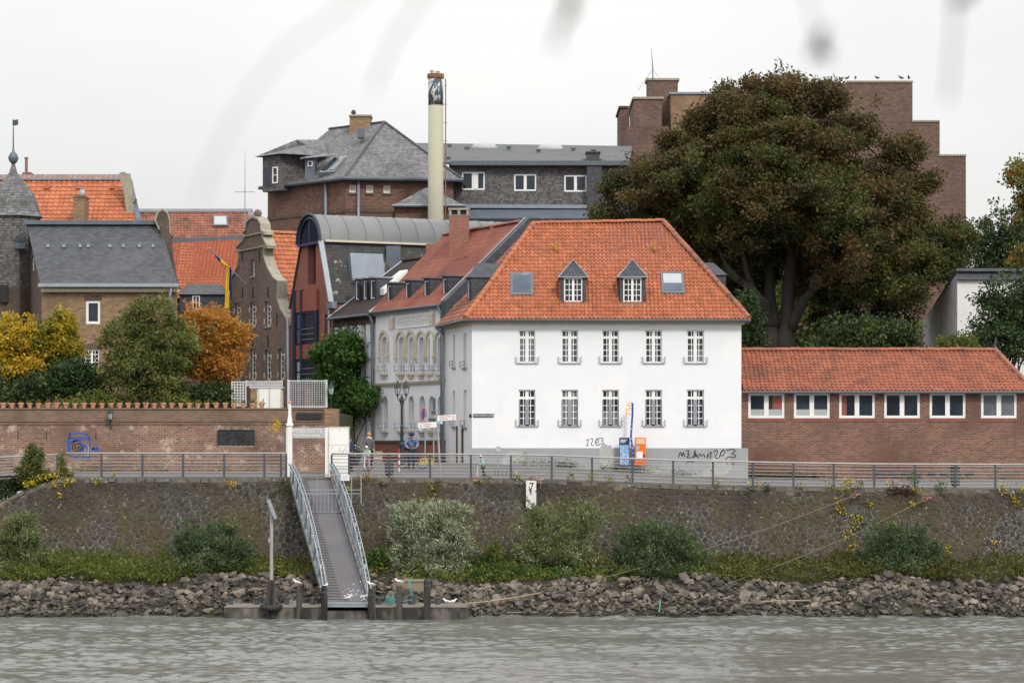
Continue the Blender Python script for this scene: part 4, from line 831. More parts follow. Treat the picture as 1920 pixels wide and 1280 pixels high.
# ================= ARCHED WHITE TOWN HOUSE =================
af = Fac((-7.30, 144.0), (-3.37, 136.0)); aL = af.L; zE = af.z(573, aL); z0 = 4.8
AH = thing('arched_town_house', 'white painted brick town house with round-arched windows on the side street', 'house', af.base(6))
upw = [720.5, 752.4, 771, 790.4, 808, 825.5]; holes = []; aw = []
for px in upw:
    for t, bt in ((631, 699), (742, 806)):
        if t > 700: px = {720.5: 722, 752.4: 753, 771: 771, 790.4: 791.5, 808: 809.5, 825.5: 826}.get(px, px)
        u = af.u(px); zt = af.z(t, u); zb = af.z(bt, u); aw.append((u-.34, u+.34, zb, zt, t)); holes.append(arch(u-.34, u+.34, zb, zt))
zpl = af.z(831, aL*.5)
mb = af.mb(); mb.wall(rect(0, aL, zpl, zE), holes, .3, .3); mb.build('wall', M['whitebrick'], AH)
ABk = [(af.B.x, af.B.y), tuple((af.B+af.inw*8)), tuple((af.A+af.inw*8)), (af.A.x, af.A.y)]
mb = MB(); sides(mb, ABk, z0, zE, skip=(3,)); mb.build('rear_walls', M['whitebrick'], AH)
bx(af, (0, -.03, z0), (aL, .3, zpl), 'brick_base', 'b_red', AH); bx(af, (-.02, -.07, zpl), (aL+.02, .1, zpl+.16), 'base_course', 'b_dark', AH)
zs = af.z(718, aL*.5)
bx(af, (0, -.12, zs-.05), (aL, .05, zs+.07), 'string_course', 'rubbletrim', AH); bx(af, (0, -.06, zs-.13), (aL, .05, zs-.05), 'string_course', 'cream', AH)
for u0, u1, zb, zt, t in aw:
    o = window(AH, af, u0, u1, zb, zt, 2, 3, .22, .06, .03, archr=True, mg='glass_l')
    bx(af, (u0-.1, -.16, zb-.13), (u1+.1, .2, zb-.01), 'sill', 'cream', o); bx(af, (u0+.1, -.1, zb-.28), (u1-.1, 0, zb-.13), 'sill_bracket', 'cream', o)
    mb = af.mb()
    for zz in (.12, .34): mb.beam((u0-.12, -.2, zb+zz), (u1+.12, -.2, zb+zz), .014, .014)
    for uu in (u0-.12, u1+.12): mb.beam((uu, -.2, zb+.02), (uu, -.2, zb+.4), .018, .018); mb.beam((uu, -.2, zb+.12), (uu, 0, zb+.12), .02, .02)
    mb.build('guard_rail', M['post'], o)
    if t < 700:
        n = 10; uc = (u0+u1)/2; ro, ri = .62, .47; zc = zt-.34+.08; pts = [(uc+ro*math.cos(math.pi*k/n), zc+ro*math.sin(math.pi*k/n)) for k in range(n+1)]+[(uc+ri*math.cos(math.pi*k/n), zc+ri*math.sin(math.pi*k/n)) for k in range(n, -1, -1)]
        pts = [(uc+ro, zc-.75)]+pts[:n+1]+[(uc-ro, zc-.75), (uc-ri, zc-.75)]+pts[n+1:]+[(uc+ri, zc-.75)]
        mb = af.mb(); mb.prism(pts, -.1, 0.0)
        for sg in (-1, 1): mb.box((uc+sg*.545-.1, -.16, zc-.86), (uc+sg*.545+.1, 0, zc-.74)); mb.box((uc+sg*.545-.07, -.12, zc-1.02), (uc+sg*.545+.07, 0, zc-.86))
        mb.build('hood_mould', M['cream'], AH)
ug0, ug1 = af.u(746), af.u(809.5); zg0, zg1 = af.z(607, ug1), af.z(589, ug1)
bx(af, (ug0, -.07, zg0-.1), (ug1, 0, zg0), 'grille_ledge', 'whitebrick', AH); bx(af, (ug0, -.012, zg0), (ug1, 0, zg1), 'grille_ground', 'plinth', AH)
for k in range(20): u = lerp(ug0, ug1, (k+.5)/20); bx(af, (u-.06, -.07, zg0), (u+.06, -.012, zg1), 'grille_block', 'frame', AH)
bx(af, (ug0, -.07, (zg0+zg1)/2-.04), (ug1, -.02, (zg0+zg1)/2+.04), 'grille_bar', 'frame', AH); bx(af, (ug0, -.08, zg1), (ug1, 0, zg1+.08), 'grille_head', 'frame', AH)
for px in (737, 812): u = af.u(px); bx(af, (u-.2, -.09, zs+.07), (u+.2, 0, zE-.1), 'pilaster', 'whitebrick', AH); bx(af, (u-.24, -.14, zg0-.1), (u+.24, 0, zg1), 'pilaster_head', 'cream', AH)
mb = af.mb(); mb.tube([(-.1, -.3, zE+.02), (aL+.1, -.3, zE+.02)], .085, 8); mb.build('gutter', M['gutter'], AH, smooth=True)
bx(af, (-.05, -.24, zE-.12), (aL+.05, .1, zE), 'eaves_board', 'greyframe', AH)
rz = PZ(420.5, 137.8)
e0, e1 = af.pt(-.1, -.32, zE+.08), af.pt(aL+.05, -.32, zE+.08); r0, r1 = af.pt(-.1, 4, rz+.06), af.pt(aL+.6, 4, rz+.06); k0, k1 = af.pt(-.1, 8.3, zE+.08), af.pt(aL+.05, 8.3, zE+.08)
roofA = slab('roof', AH, [e0, e1, r1, r0], M['flat_red'], .08); slab('roof_slope', roofA, [k1, k0, r0, r1], M['flat_red'], .08)
ridge(roofA, r0+Vector((0, 0, .02)), r1+Vector((0, 0, .02)), M['tile3'], .12)
MB().add([af.pt(-.02, 0, zE), af.pt(-.02, 8, zE), r0], [(0, 1, 2)]).build('gable_wall', M['whitebrick'], AH)
sA = (rz+.06-zE-.08)/4.32
for px0, px1, t, bt in ((725.5, 734, 532, 578), (759.5, 768, 527, 573), (794.5, 803.5, 523, 569), (829.5, 838, 519, 565)):
    ua, ub = af.u(px0, .25), af.u(px1, .25); w = ub-ua; p = af.pt(ua, .25, 0); q = af.pt(ub, .25, 0); ff = Fac((p.x, p.y), (q.x, q.y)); zt = ff.z(t, 0); zb = max(zE+.3, ff.z(bt, 0))
    dep = (zt-(zE+.08)-sA*.57)/sA+.15; boxdormer(AH, ff, w, zb, zt, dep, 'slate_dark', 'lead', 1, 1, winmar=.06)
# slate-clad party upstand between the two roofs
q0, q1 = af.pt(aL+.25, -.35, zE+.2), af.pt(aL+.75, 4.15, rz+.28)
mb = MB(); wv = Vector((af.d_.x, af.d_.y, 0))*.55; mb.add([q0, q0+wv, q1+wv, q1, q0-Vector((0, 0, 1.2)), q0+wv-Vector((0, 0, 1.2)), q1+wv-Vector((0, 0, 1)), q1-Vector((0, 0, 1))], [(0, 1, 2, 3), (0, 4, 5, 1), (0, 3, 7, 4), (1, 5, 6, 2), (3, 2, 6, 7)]); mb.build('party_upstand', M['slate_dark'], AH)
MB().tube([q0+Vector((0, 0, .02)), q1+Vector((0, 0, .02))], .04, 5).build('lead_flashing', M['leadlight'], AH)
pipe(AH, [af.pt(aL-.15, -.3, zE), af.pt(aL-.15, -.12, zE-.5), af.pt(aL-.15, -.12, 5.6)], .09, 'zincpipe')
for px, py in ((921, 433), (872, 462), (952, 467)):
    k = 2.6; c = P(px, py, 139.2); mb = MB(); mb.lathe(c, [(.12, -.5), (.09, -.1), (.09, .2), (.12, .22), (.1, .3)], 8); mb.build('vent_pipe', M['b_redlight'], AH)
cd = 141.5; c0, c1 = P(842, 442, cd), P(879, 392, cd)       # brick chimney behind the ridge
CH = thing('brick_chimney', 'red brick chimney with pale open cap beside the barrel roof', 'chimney', (c0.x, cd, c0.z-1))
mb = MB(); mb.box((c0.x, cd, c0.z-1.6), (c1.x, cd+1, PZ(403, cd))); mb.build('shaft', M['b_redlight'], CH)
mb = MB(); [mb.box((lerp(c0.x, c1.x, t)-.07, cd-.02, PZ(403, cd)), (lerp(c0.x, c1.x, t)+.07, cd+1.02, PZ(393.5, cd))) for t in (.06, .5, .94)]; mb.box((c0.x-.05, cd-.05, PZ(393.5, cd)), (c1.x+.05, cd+1.05, PZ(390, cd))); mb.box((c0.x-.03, cd-.03, PZ(404.5, cd)), (c1.x+.03, cd+1.03, PZ(403, cd)+.001)); mb.build('cap', M['rubbletrim'], CH)
mb = MB(); mb.box((c0.x+.1, cd+.1, PZ(403, cd)), (c1.x-.1, cd+.9, PZ(394, cd))); mb.build('flue', M['black'], CH)
# ================= SMALL WHITE HOUSE =================
sf = Fac((-9.86, 149.2), (-7.34, 144.08)); sL = sf.L; zE = sf.z(590, sL); z0 = 4.8
SH = thing('small_white_house', 'narrow white house with dark brown roof, half hidden by creeper', 'house', sf.base(6))
holes = []; ww = []
for px, t, bt in ((637, 606, 640), (652, 605, 640), (665.5, 604, 640), (681.5, 603.5, 640), (697.5, 602, 640), (681.5, 690, 730), (697.5, 688, 728), (697.5, 772, 830), (684, 772, 830)):
    u = sf.u(px); ww.append((u-.3, u+.3, sf.z(bt, u), sf.z(t, u))); holes.append(rect(*ww[-1]))
mb = sf.mb(); mb.wall(rect(0, sL, z0, zE-.45), holes, .2, .3); mb.build('wall', M['white'], SH)
bx(sf, (0, -.05, zE-.45), (sL, .3, zE), 'brick_cornice', 'b_dark', SH); bx(sf, (0, -.08, sf.z(674, sL)), (sL, 0, sf.z(670, sL)), 'string_course', 'greyframe', SH); bx(sf, (0, -.1, sf.z(767, sL)), (sL, 0, sf.z(763, sL)), 'shop_lintel', 'post', SH)
for a_ in ww[:7]: o = window(SH, sf, *a_, 1, 2, .14, .06, .03); bx(sf, (a_[0]-.08, -.08, a_[2]-.08), (a_[1]+.08, .1, a_[2]-.01), 'sill', 'greyframe', o)
for a_ in ww[7:]: bx(sf, (a_[0], .16, a_[2]-.5), (a_[1], .2, a_[3]), 'door', 'signgrey', SH)
mb = MB(); sides(mb, [tuple(sf.B+sf.inw*9), tuple(sf.A+sf.inw*9), tuple(sf.A)], z0, zE); mb.build('rear_walls', M['white'], SH)
rz = sf.z(478, sL, 4.2); e0, e1 = sf.pt(-.05, -.35, zE+.05), sf.pt(sL, -.35, zE+.05); r0, r1 = sf.pt(-.05, 4.2, rz), sf.pt(sL, 4.2, rz); k0, k1 = sf.pt(-.05, 8.6, zE), sf.pt(sL, 8.6, zE)
rS = slab('roof', SH, [e0, e1, r1, r0], M['flat_brown'], .08); slab('roof_slope', rS, [k1, k0, r0, r1], M['flat_brown'], .08); ridge(rS, r0, r1, M['flat_brown'], .12)
MB().tube([e1+Vector((0, 0, .08)), r1+Vector((0, 0, .1))], .07, 5).build('lead_flashing', M['leadlight'], rS); MB().tube([e0+Vector((0, 0, .05)), r0+Vector((0, 0, .08))], .05, 5).build('lead_flashing', M['leadlight'], rS)
mb = MB(); mb.tube([e0+Vector((-.05, -.05, -.05)), e1+Vector((-.05, -.05, -.05))], .08, 6); mb.build('gutter', M['gutter'], SH)
sS = (rz-zE-.05)/4.55
for px0, px1, t, bt in ((666, 673.5, 524, 567), (681, 688, 523, 566), (694, 703, 522, 565)):
    ua, ub = sf.u(px0, .8), sf.u(px1, .8); p, q = sf.pt(ua, .8, 0), sf.pt(ub, .8, 0); ff = Fac((p.x, p.y), (q.x, q.y)); zt = ff.z(t, 0); boxdormer(SH, ff, ff.L, ff.z(bt, 0), zt, (zt-zE-.05)/sS-1.1, 'slate_dark', 'leadlight', 1, 1, winmar=.07, tlt=.1)
a = sf.pt(sf.u(714, 1.6), 1.6, zE+.05+sS*1.95); 
mb = sf.mb(); u = sf.u(716, 1.4); zz = zE+.05+sS*1.75; mb.add([(u-.1, 1.1, zz-.15), (u+1.0, 1.1, zz-.15), (u+1.0, 2.5, zz+sS*1.4), (u-.1, 2.5, zz+sS*1.4), (u-.1, 1.1, zz+.2), (u+1.0, 1.1, zz+.2), (u+1.0, 2.5, zz+sS*1.4+.25), (u-.1, 2.5, zz+sS*1.4+.25)], [(4, 5, 6, 7), (0, 1, 5, 4), (0, 4, 7, 3), (1, 2, 6, 5)]); o = mb.build('skylight', M['frame'], SH)
mb = sf.mb(); mb.quad((u, 1.2, zz+.24), (u+.9, 1.2, zz+.24), (u+.9, 2.4, zz+sS*1.25+.26), (u, 2.4, zz+sS*1.25+.26)); mb.build('pane', M['glass'], o)
pipe(SH, [sf.pt(sL-.05, -.3, zE), sf.pt(sL-.05, -.14, zE-.4), sf.pt(sL-.05, -.14, 5.4)], .08, 'zincpipe')
c = P(738, 470, 152); mb = MB(); mb.box((c.x-.4, 151.7, c.z-1), (c.x+.4, 152.5, c.z+.25)); mb.build('chimney', M['lead'], SH); c = P(808, 462, 146); mb = MB(); mb.box((c.x-.28, 146, c.z-1), (c.x+.28, 146.6, c.z+.15)); mb.build('chimney', M['b_redlight'], SH)
# ================= RED MODERN HOUSE with barrel roof =================
mf = Fac((-12.77, 155.1), (-9.92, 149.3)); mL = mf.L; z0 = 4.8
RH = thing('barrel_roof_house', 'red brick house with glazed bay and zinc barrel roof', 'house', mf.base(6))
zs = mf.z(570, mL*.5); zt = mf.z(456, mL*.5); ul, ur = mf.u(565), mf.u(607); uc = (ul+ur)/2; rad = (ur-ul)/2; ztop = mf.z(402, uc); ry = ztop-zt
out_ = [(0, z0), (mL, z0), (mL, zs), (ur, zt), (ul, zt), (0, zs)]
bay0, bay1 = mf.u(555), mf.u(598); slot0, slot1 = mf.u(577), mf.u(592); zb1 = mf.z(541, bay1)
s2 = (mf.u(608.5), mf.u(613.5)); hol = [rect(slot0, slot1, zb1+.3, zt-.05), rect(s2[0], s2[1], mf.z(630, s2[0]), mf.z(590, s2[0]))]
mb = mf.mb(); mb.wall(out_, hol, .5, .3); mb.build('wall', M['b_red'], RH)
mb = MB(); q = [tuple(mf.B), tuple(mf.B+mf.inw*13), tuple(mf.A+mf.inw*13), tuple(mf.A)]; sides(mb, q, z0, zs, skip=(3,)); mb.build('rear_walls', M['b_red'], RH)
o = window(RH, mf, slot0, slot1, zb1+.3, zt-.05, 1, 3, .4, .12, .08, 'blueframe'); window(RH, mf, *hol[1][0][:1], hol[1][1][0], hol[1][0][1], hol[1][2][1], 1, 2, .2, .06, .04, 'blueframe')
# bay: two storeys of navy frames with oxide panels between
zlev = [mf.z(y, bay1) for y in (718, 671, 643, 582, 541)]; um = mf.u(570)
for (a, b_, mat, nm) in ((0, 1, 'glass', 'bay_window'), (1, 2, 'redpanel', 'bay_panel'), (2, 3, 'glass', 'bay_window'), (3, 4, 'redpanel', 'bay_panel')):
    za, zb = zlev[a], zlev[b_]
    if mat == 'redpanel': bx(mf, (bay0+.1, -.1, za+.02), (um-.12, .02, zb-.02), nm, mat, RH); bx(mf, (um+.12, -.16, za+.02), (bay1, .02, zb-.02), nm, mat, RH)
    else:
        window(RH, mf, bay0+.1, um-.12, za, zb, 1, 2, .13, .1, .06, 'blueframe', 'sheer' if a == 0 else 'glass_l', y0=-.2); o = window(RH, mf, um+.12, bay1-.25, za, zb, 1, 2, .13, .12, .08, 'blueframe', 'glass', y0=-.24)
        bx(mf, (bay1-.25, -.16, za), (bay1, .02, zb), 'bay_side', 'blueframe', RH)
        mb = mf.mb(); [mb.beam((um+.15, -.2, za+.25+.3*k), (bay1-.3, -.2, za+.25+.3*k), .03, .03) for k in (0, 1, 2)]; mb.build('bay_guard', M['rail'], RH)
for u in (bay0, um-.1): bx(mf, (u, -.22, z0), (u+.2, .02, zlev[-1]+.05), 'bay_mullion', 'blueframe', RH)
# barrel
n = 16; prof = [(uc+rad*1.06*math.cos(math.pi*k/n), zt+ry*math.sin(math.pi*k/n)) for k in range(n+1)]; BL = 13.2
mb = mf.mb(); mb.add([(p[0], -.25, p[1]) for p in prof]+[(p[0], BL, p[1]) for p in prof], [(k, k+1, k+n+2, k+n+1) for k in range(n)]+[tuple(range(n+1, 2*n+2))]); brl = mb.build('barrel_roof', M['zinc'], RH, smooth=True)
for k in range(12):
    y = .4+k*1.08; mb = mf.mb(); mb.tube([(lerp(uc, p[0], 1.01), y, lerp(zt, p[1], 1.006)) for p in prof], .022, 4); mb.build('standing_seam', M['zinc'], brl)
mb = mf.mb(); mb.tube([(p[0], -.25, p[1]) for p in prof], .08, 6); mb.tube([(lerp(uc, p[0], .86), -.2, lerp(zt, p[1], .86)) for p in prof], .08, 6); mb.build('arch_frame', mk('slate_blue_paint', (.035, .045, .075), (.028, .038, .062), 3, rough=.5), RH)
mb = mf.mb(); mb.add([(lerp(uc, p[0], .97), -.12, lerp(zt, p[1], .97)) for p in prof], [tuple(range(n+1))]); mb.build('arch_glass', M['glass'], RH)
bx(mf, (uc-.06, -.2, zt), (uc+.06, -.1, ztop-.1), 'arch_mullion', 'navy', RH); bx(mf, (ul-.1, -.2, zt-.12), (ur+.1, .1, zt+.03), 'arch_sill', 'navy', RH)
slab('slate_slope', RH, [mf.pt(mL+.1, -.1, zs-.1), mf.pt(mL+.1, BL, zs-.1), mf.pt(ur+.02, BL, zt), mf.pt(ur+.02, -.1, zt)], M['slate_lichen'], .1)
slab('slate_slope', RH, [mf.pt(-.1, -.1, zs-.1), mf.pt(-.1, BL, zs-.1), mf.pt(ul, BL, zt), mf.pt(ul, -.1, zt)], M['slate_lichen'], .1)
MB().beam(mf.pt(mL+.12, -.2, zs-.05), mf.pt(ur+.05, -.2, zt), .3, .12).build('verge_trim', M['leadlight'], RH); bx(mf, (ur+.02, 0, zt-.05), (ur+.3, BL*.72, zt+.06), 'valley_trim', 'cream', RH)
pipe(RH, [mf.pt(mL-.1, -.2, zs-.2), mf.pt(mL-.1, -.15, 5.6)], .08, 'zincpipe'); bx(mf, (mL-.3, -.3, zs-.4), (mL+.5, .0, zs-.05), 'rain_head', 'zincpipe', RH); pipe(RH, [mf.pt(.05, -.2, zs-.6), mf.pt(.05, -.15, 5.6)], .08, 'zincpipe')
# roller shutter box on the slope, glazed penthouse behind
sl_ = lambda t, y, o: mf.pt(lerp(mL+.1, ur, t)+o*.5, y, lerp(zs-.1, zt, t)+o*.5)
mb = MB(); y0_, y1_ = 1.2, 3.2; mb.add([sl_(.3, y0_, .1), sl_(.3, y1_, .1), sl_(.68, y1_, .1), sl_(.68, y0_, .1), sl_(.3, y0_, .5), sl_(.3, y1_, .5), sl_(.68, y1_, .9), sl_(.68, y0_, .9)], [(4, 5, 6, 7), (0, 1, 5, 4), (1, 2, 6, 5), (3, 0, 4, 7), (2, 3, 7, 6)]); mb.build('shutter_box', M['zincpipe'], RH)
c = [P(787, 470, 157), P(838, 470, 157)]; mb = MB(); mb.box((c[0].x, 156, c[0].z), (c[1].x, 159, PZ(421, 157))); mb.build('penthouse', M['signgrey'], RH); mb = MB(); mb.box((c[0].x-.1, 155.8, PZ(421, 157)), (c[1].x+.1, 159, PZ(415, 157))); mb.build('penthouse_roof', M['navy'], RH)
# ================= CURVED GABLE HOUSE =================
gf = Fac((-17.35, 164.6), (-12.85, 155.25)); gL = gf.L; z0 = 4.8
GH = thing('curved_gable_house', 'dark brick house with curved Dutch gable and orange tile roof', 'house', gf.base(6))
right = [(545, 720), (545, 612), (539, 598), (527, 578), (521, 560), (522, 527), (513, 520), (502, 500), (496, 480), (496, 465), (503, 463), (501, 459), (495, 447), (493, 440), (497, 438), (496, 435), (491, 432), (490, 420), (485, 411), (477, 407)]
left = [(469, 410), (463, 418), (461, 432), (456, 437), (460, 441), (457, 450), (444, 464), (443, 467), (449, 469), (449, 484), (446, 500), (439, 514), (432, 523), (432, 562), (428, 580), (418, 600), (413, 614), (413, 720)]
outl = [gf.uz(*p) for p in right+left]; outl[0] = (outl[0][0], z0); outl[-1] = (outl[-1][0], z0)
holes = []; gw_ = []
for px, t, bt, arc in ((474, 486, 517, 0), (474, 566, 611, 1), (502, 565, 611, 1), (474, 655, 712, 1), (502, 655, 712, 1), (527.5, 653, 711, 1), (445, 568, 612, 1), (445, 657, 713, 1)):
    u = gf.u(px); w_ = .48 if arc else .34; gw_.append((u-w_, u+w_, gf.z(bt, u), gf.z(t, u))); holes.append(rect(*gw_[-1]))
mb = gf.mb(); mb.wall(outl, holes, .3, .45); mb.build('gable_wall', M['b_gable'], GH)
for k, a_ in enumerate(gw_):
    o = window(GH, gf, *a_, 2, 4 if k else 3, .16, .09, .045, trans=(.8, .1, 1) if k else None); bx(gf, (a_[0]-.06, -.06, a_[2]-.12), (a_[1]+.06, .2, a_[2]-.02), 'sill', 'rubbletrim', o)
    if k:
        for uu in (a_[0]-.16, a_[1]+.02): bx(gf, (uu, -.012, a_[2]+.1), (uu+.14, 0, a_[2]+.45), 'quoin', 'cream', GH); bx(gf, (uu, -.012, a_[3]-.6), (uu+.14, 0, a_[3]-.3), 'quoin', 'cream', GH)
cop = outl[1:-1]; mb = gf.mb()
vs = []
for k, p in enumerate(cop):
    a, b_ = Vector(cop[max(k-1, 0)]), Vector(cop[min(k+1, len(cop)-1)]); t = (b_-a).normalized(); nn = Vector((t.y, -t.x))*.06
    vs += [(p[0]+nn.x, -.08, p[1]+nn.y), (p[0]+nn.x, .55, p[1]+nn.y), (p[0]-nn.x, .55, p[1]-nn.y), (p[0]-nn.x, -.08, p[1]-nn.y)]
mb.add(vs, [(4*k+j, 4*k+(j+1) % 4, 4*k+4+(j+1) % 4, 4*k+4+j) for k in range(len(cop)-1) for j in range(4)]); mb.build('stone_coping', M['rubbletrim'], GH)
for y, a, b_ in ((439, 457, 497), (465, 443, 503)): bx(gf, (gf.u(a), -.1, gf.z(y+1.5, gf.u(478))), (gf.u(b_), .1, gf.z(y-1, gf.u(478))), 'gable_ledge', 'rubbletrim', GH)
u = gf.u(477.5); mb = gf.mb(); mb.lathe((u, .2, gf.z(408, u)), [(.1, 0), (.22, .15), (.25, .3), (.16, .45), (.05, .5)], 8); mb.build('finial_ball', M['b_gable'], GH)
zr = gf.z(436, gf.u(480)); uR = gf.u(480)
e0 = gf.pt(gL+.1, .45, gf.z(640, gL)); r0_ = gf.pt(uR, .45, zr); inw = Vector((gf.inw.x, gf.inw.y, 0))
rG = slab('roof', GH, [e0, e0+inw*11, r0_+inw*11, r0_], M['flat_red2'], .1); el = gf.pt(-.1, .45, gf.z(640, gL)); slab('roof_slope', rG, [el, el+inw*11, r0_+inw*11, r0_], M['flat_red2'], .1)
pantile('roof_tiles', rG, e0, inw*11, r0_-e0, M['tile2'], .3, .36, amp=.045, lift=.05); ridge(rG, r0_, r0_+inw*11, M['tile2'], .16, .5)
mb = MB(); q = [tuple(gf.B), tuple(gf.B+gf.inw*11), tuple(gf.A+gf.inw*11), tuple(gf.A)]; sides(mb, q, z0, gf.z(640, gL), skip=(3,)); mb.build('rear_walls', M['b_gable'], GH)
for k, (px, py) in enumerate(((455, 480), (520, 600), (487, 480))): u, z = gf.uz(px, py); bx(gf, (u-.03, -.05, z-.35), (u+.03, 0, z+.35), 'wall_anchor', 'black', GH)
for px in (475, 503, 455): 
    u, z = gf.uz(px, 548); bx(gf, (u-.04, -.05, z-.3), (u+.04, 0, z+.3), 'wall_anchor', 'black', GH); u, z = gf.uz(px, 640); bx(gf, (u-.04, -.05, z-.35), (u+.04, 0, z+.35), 'wall_anchor', 'black', GH)
# flag on its pole
FL = thing('flag', 'blue and yellow flag hanging from a slanted pole at the gable', 'flag', P(428, 500, 158))
a, b_ = P(462, 533, 159.3), P(393, 466, 154); mb = MB(); mb.tube([a, b_], .035, 6); mb.build('flag_pole', M['signgrey'], FL)
mb = MB(); mb.lathe(b_, [(.03, -.05), (.08, 0), (.03, .06)], 6); mb.build('pole_tip', M['rail'], FL)
def cloth(name, mat, px, wid, ang, seed):
    mb = MB(); nU, nV = 6, 18; rr = random.Random(seed); vs = []
    for j in range(nV+1):
        y = px[0][1]+(px[1][1]-px[0][1])*j/nV; c = np.interp(y, [p[1] for p in px], [p[0] for p in px]) if px[0][1] < px[1][1] else 0; w_ = np.interp(j/nV, [0, .2, 1], wid)
        for i in range(nU+1): vs.append(P(c+(i/nU-.5)*w_, y, 154.5+.12*math.sin(i*1.7+j*.35+seed)))
    mb.add(vs, [(j*(nU+1)+i, j*(nU+1)+i+1, (j+1)*(nU+1)+i+1, (j+1)*(nU+1)+i) for j in range(nV) for i in range(nU)]); return mb.build(name, M[mat], FL, smooth=True)
cloth('flag_yellow', 'flagyellow', [(427.5, 500), (425.5, 578)], (2, 6, 9), 0, 1); cloth('flag_blue', 'flagblue', [(432, 500), (432.5, 562)], (2, 5, 4.5), 0, 2)
mb = MB(); mb.tube([P(404, 479, 154.9), P(414, 490, 155.4)], [.05, .09], 6); mb.build('flag_blue', M['flagblue'], FL); mb = MB(); mb.tube([P(412, 488, 155.3), P(420, 496, 155.6), P(429, 501, 156)], [.09, .11, .05], 6); mb.build('flag_yellow', M['flagyellow'], FL)
# ================= LEFT: SLATE ROOF HOUSE =================
D = 141.0; lf = frontal(78, 331, D); z0 = 5.2; zE = PZ(542, D)
LH = thing('slate_roof_house', 'old tan brick house with grey slate roof behind the garden', 'house', lf.base(6))
wn = [(161, 188, 563.5, 607), (158, 186, 655, 688)]; hs = [rect(lf.u(a), lf.u(b_), PZ(d_, D), PZ(c_, D)) for a, b_, c_, d_ in wn]
mb = lf.mb(); mb.wall(rect(0, lf.L, z0, zE), hs, .15, .3); mb.build('wall', M['b_tan'], LH)
for k, h in enumerate(hs):
    window(LH, lf, h[0][0], h[1][0], h[0][1], h[2][1], 1 if k == 0 else 4, 1 if k == 0 else 4, .05, .13 if k == 0 else .06, .03, mull=.1 if k else 0); 
    for j in range(9): u = lerp(h[0][0]-.1, h[1][0]+.1, (j+.5)/9); bx(lf, (u-.05, -.012, h[2][1]+.02), (u+.05, 0, h[2][1]+.26+.04*math.sin(math.pi*(j+.5)/9)), 'arch_brick', 'b_dark', LH)
sdL = Fac((PX(55, 146.5), 146.5), (PX(78, D), D)); rY = 144.0
zR = PZ(421, rY); mb = sdL.mb(); zs_ = zE; uw0, uw1 = sdL.u(59), sdL.u(64.5)
mb.wall([(0, z0), (sdL.L, z0), (sdL.L, zE), (sdL.L*.45, zR-.1), (0, PZ(430, 146.5))], [rect(uw0, uw1, PZ(508, 145), PZ(482, 145))], .15, .3); mb.build('side_gable', M['b_dark'], LH); window(LH, sdL, uw0, uw1, PZ(508, 145), PZ(482, 145), 1, 2, .08, .1, .04)
e0, e1 = P(76, 534, D-.4), P(334, 528, D-.4); e1.z = e0.z; r0, r1 = Vector((PX(50, rY), rY, zR)), Vector((PX(300, rY), rY, zR)); 
rL = slab('roof', LH, [e0, e1, r1, r0], M['slate'], .1); slab('roof_slope', rL, [r0, r1, r1+Vector((0, 5, -4)), r0+Vector((0, 5, -4))], M['slate'], .1)
mb = MB(); mb.beam(r0+Vector((-.1, 0, .1)), r1+Vector((.1, 0, .1)), .5, .22); mb.build('ridge_lead', M['lead'], rL)
mb = MB(); mb.beam(e0+Vector((-.1, -.1, -.02)), e1+Vector((.05, -.1, -.02)), .2, .18); mb.build('gutter', M['leadlight'], LH); mb = MB(); mb.beam(e0+Vector((0, .2, -.26)), e1+Vector((0, .2, -.26)), .12, .2); mb.build('eaves_board', M['cream'], LH)
for k in range(8):
    t = (.12, .24, .36, .42, .58, .68, .8, .9)[k]; p = lerp(lerp(e0, e1, t), lerp(r0, r1, t), .62); mb = MB(); mb.box((p.x-.07, p.y-.12, p.z-.02), (p.x+.07, p.y, p.z+.16)); mb.build('snow_hook', M['leadlight'], rL)
pipe(LH, [e1+Vector((-.35, -.05, -.1)), e1+Vector((-.45, .1, -.6)), e1+Vector((-.45, .15, -2.2))], .08, 'zincpipe')
# shaped parapet at the right end of that roof
pp = [(302, 540), (300, 430), (292, 412), (296, 398), (304, 393), (312, 399), (316, 412), (317, 438), (322, 441), (320, 446), (321, 470), (327, 510), (333, 532), (337, 540)]
mb = MB(Matrix.Translation((0, 143.2, 0))); mb.prism([(PX(a, 143), PZ(b_, 143)) for a, b_ in pp], 0, .55); mb.build('parapet_gable', M['b_dark'], LH)
mb = MB(); mb.tube([P(a, b_, 143.3) for a, b_ in pp[1:8]], .1, 5); mb.build('parapet_coping', M['rubbletrim'], LH)
# ---------------- turret ----------------
TD = 147; tx = PX(25, TD); TU = thing('slate_turret', 'octagonal slate-clad turret with onion finial and weather vane', 'tower', (tx, TD, 6)); r8 = 1.62
def oct_(name, mat, prof, n=8, c=(tx, TD), smooth=False):
    mb = MB(); mb.lathe((c[0], c[1], 0), prof, n); return mb.build(name, M[mat], TU, smooth=smooth)
oct_('shaft', 'shingle', [(r8*.93, PZ(540, TD)), (r8*.93, PZ(408, TD))]); oct_('brick_shaft', 'b_dark', [(r8*.97, 5), (r8*.97, PZ(540, TD))])
oct_('spire', 'slate_old', [(r8*1.05, PZ(408, TD)), (r8*.92, PZ(398, TD)), (r8*.84, PZ(380, TD)), (r8*.68, PZ(360, TD)), (r8*.44, PZ(345, TD)), (r8*.25, PZ(334, TD)), (r8*.14, PZ(323, TD)), (.09, PZ(308, TD))])
oct_('onion', 'lead', [(.08, PZ(308, TD)), (.2, PZ(304, TD)), (.29, PZ(297, TD)), (.22, PZ(290, TD)), (.07, PZ(284, TD)), (.05, PZ(278, TD))], 10, smooth=True)
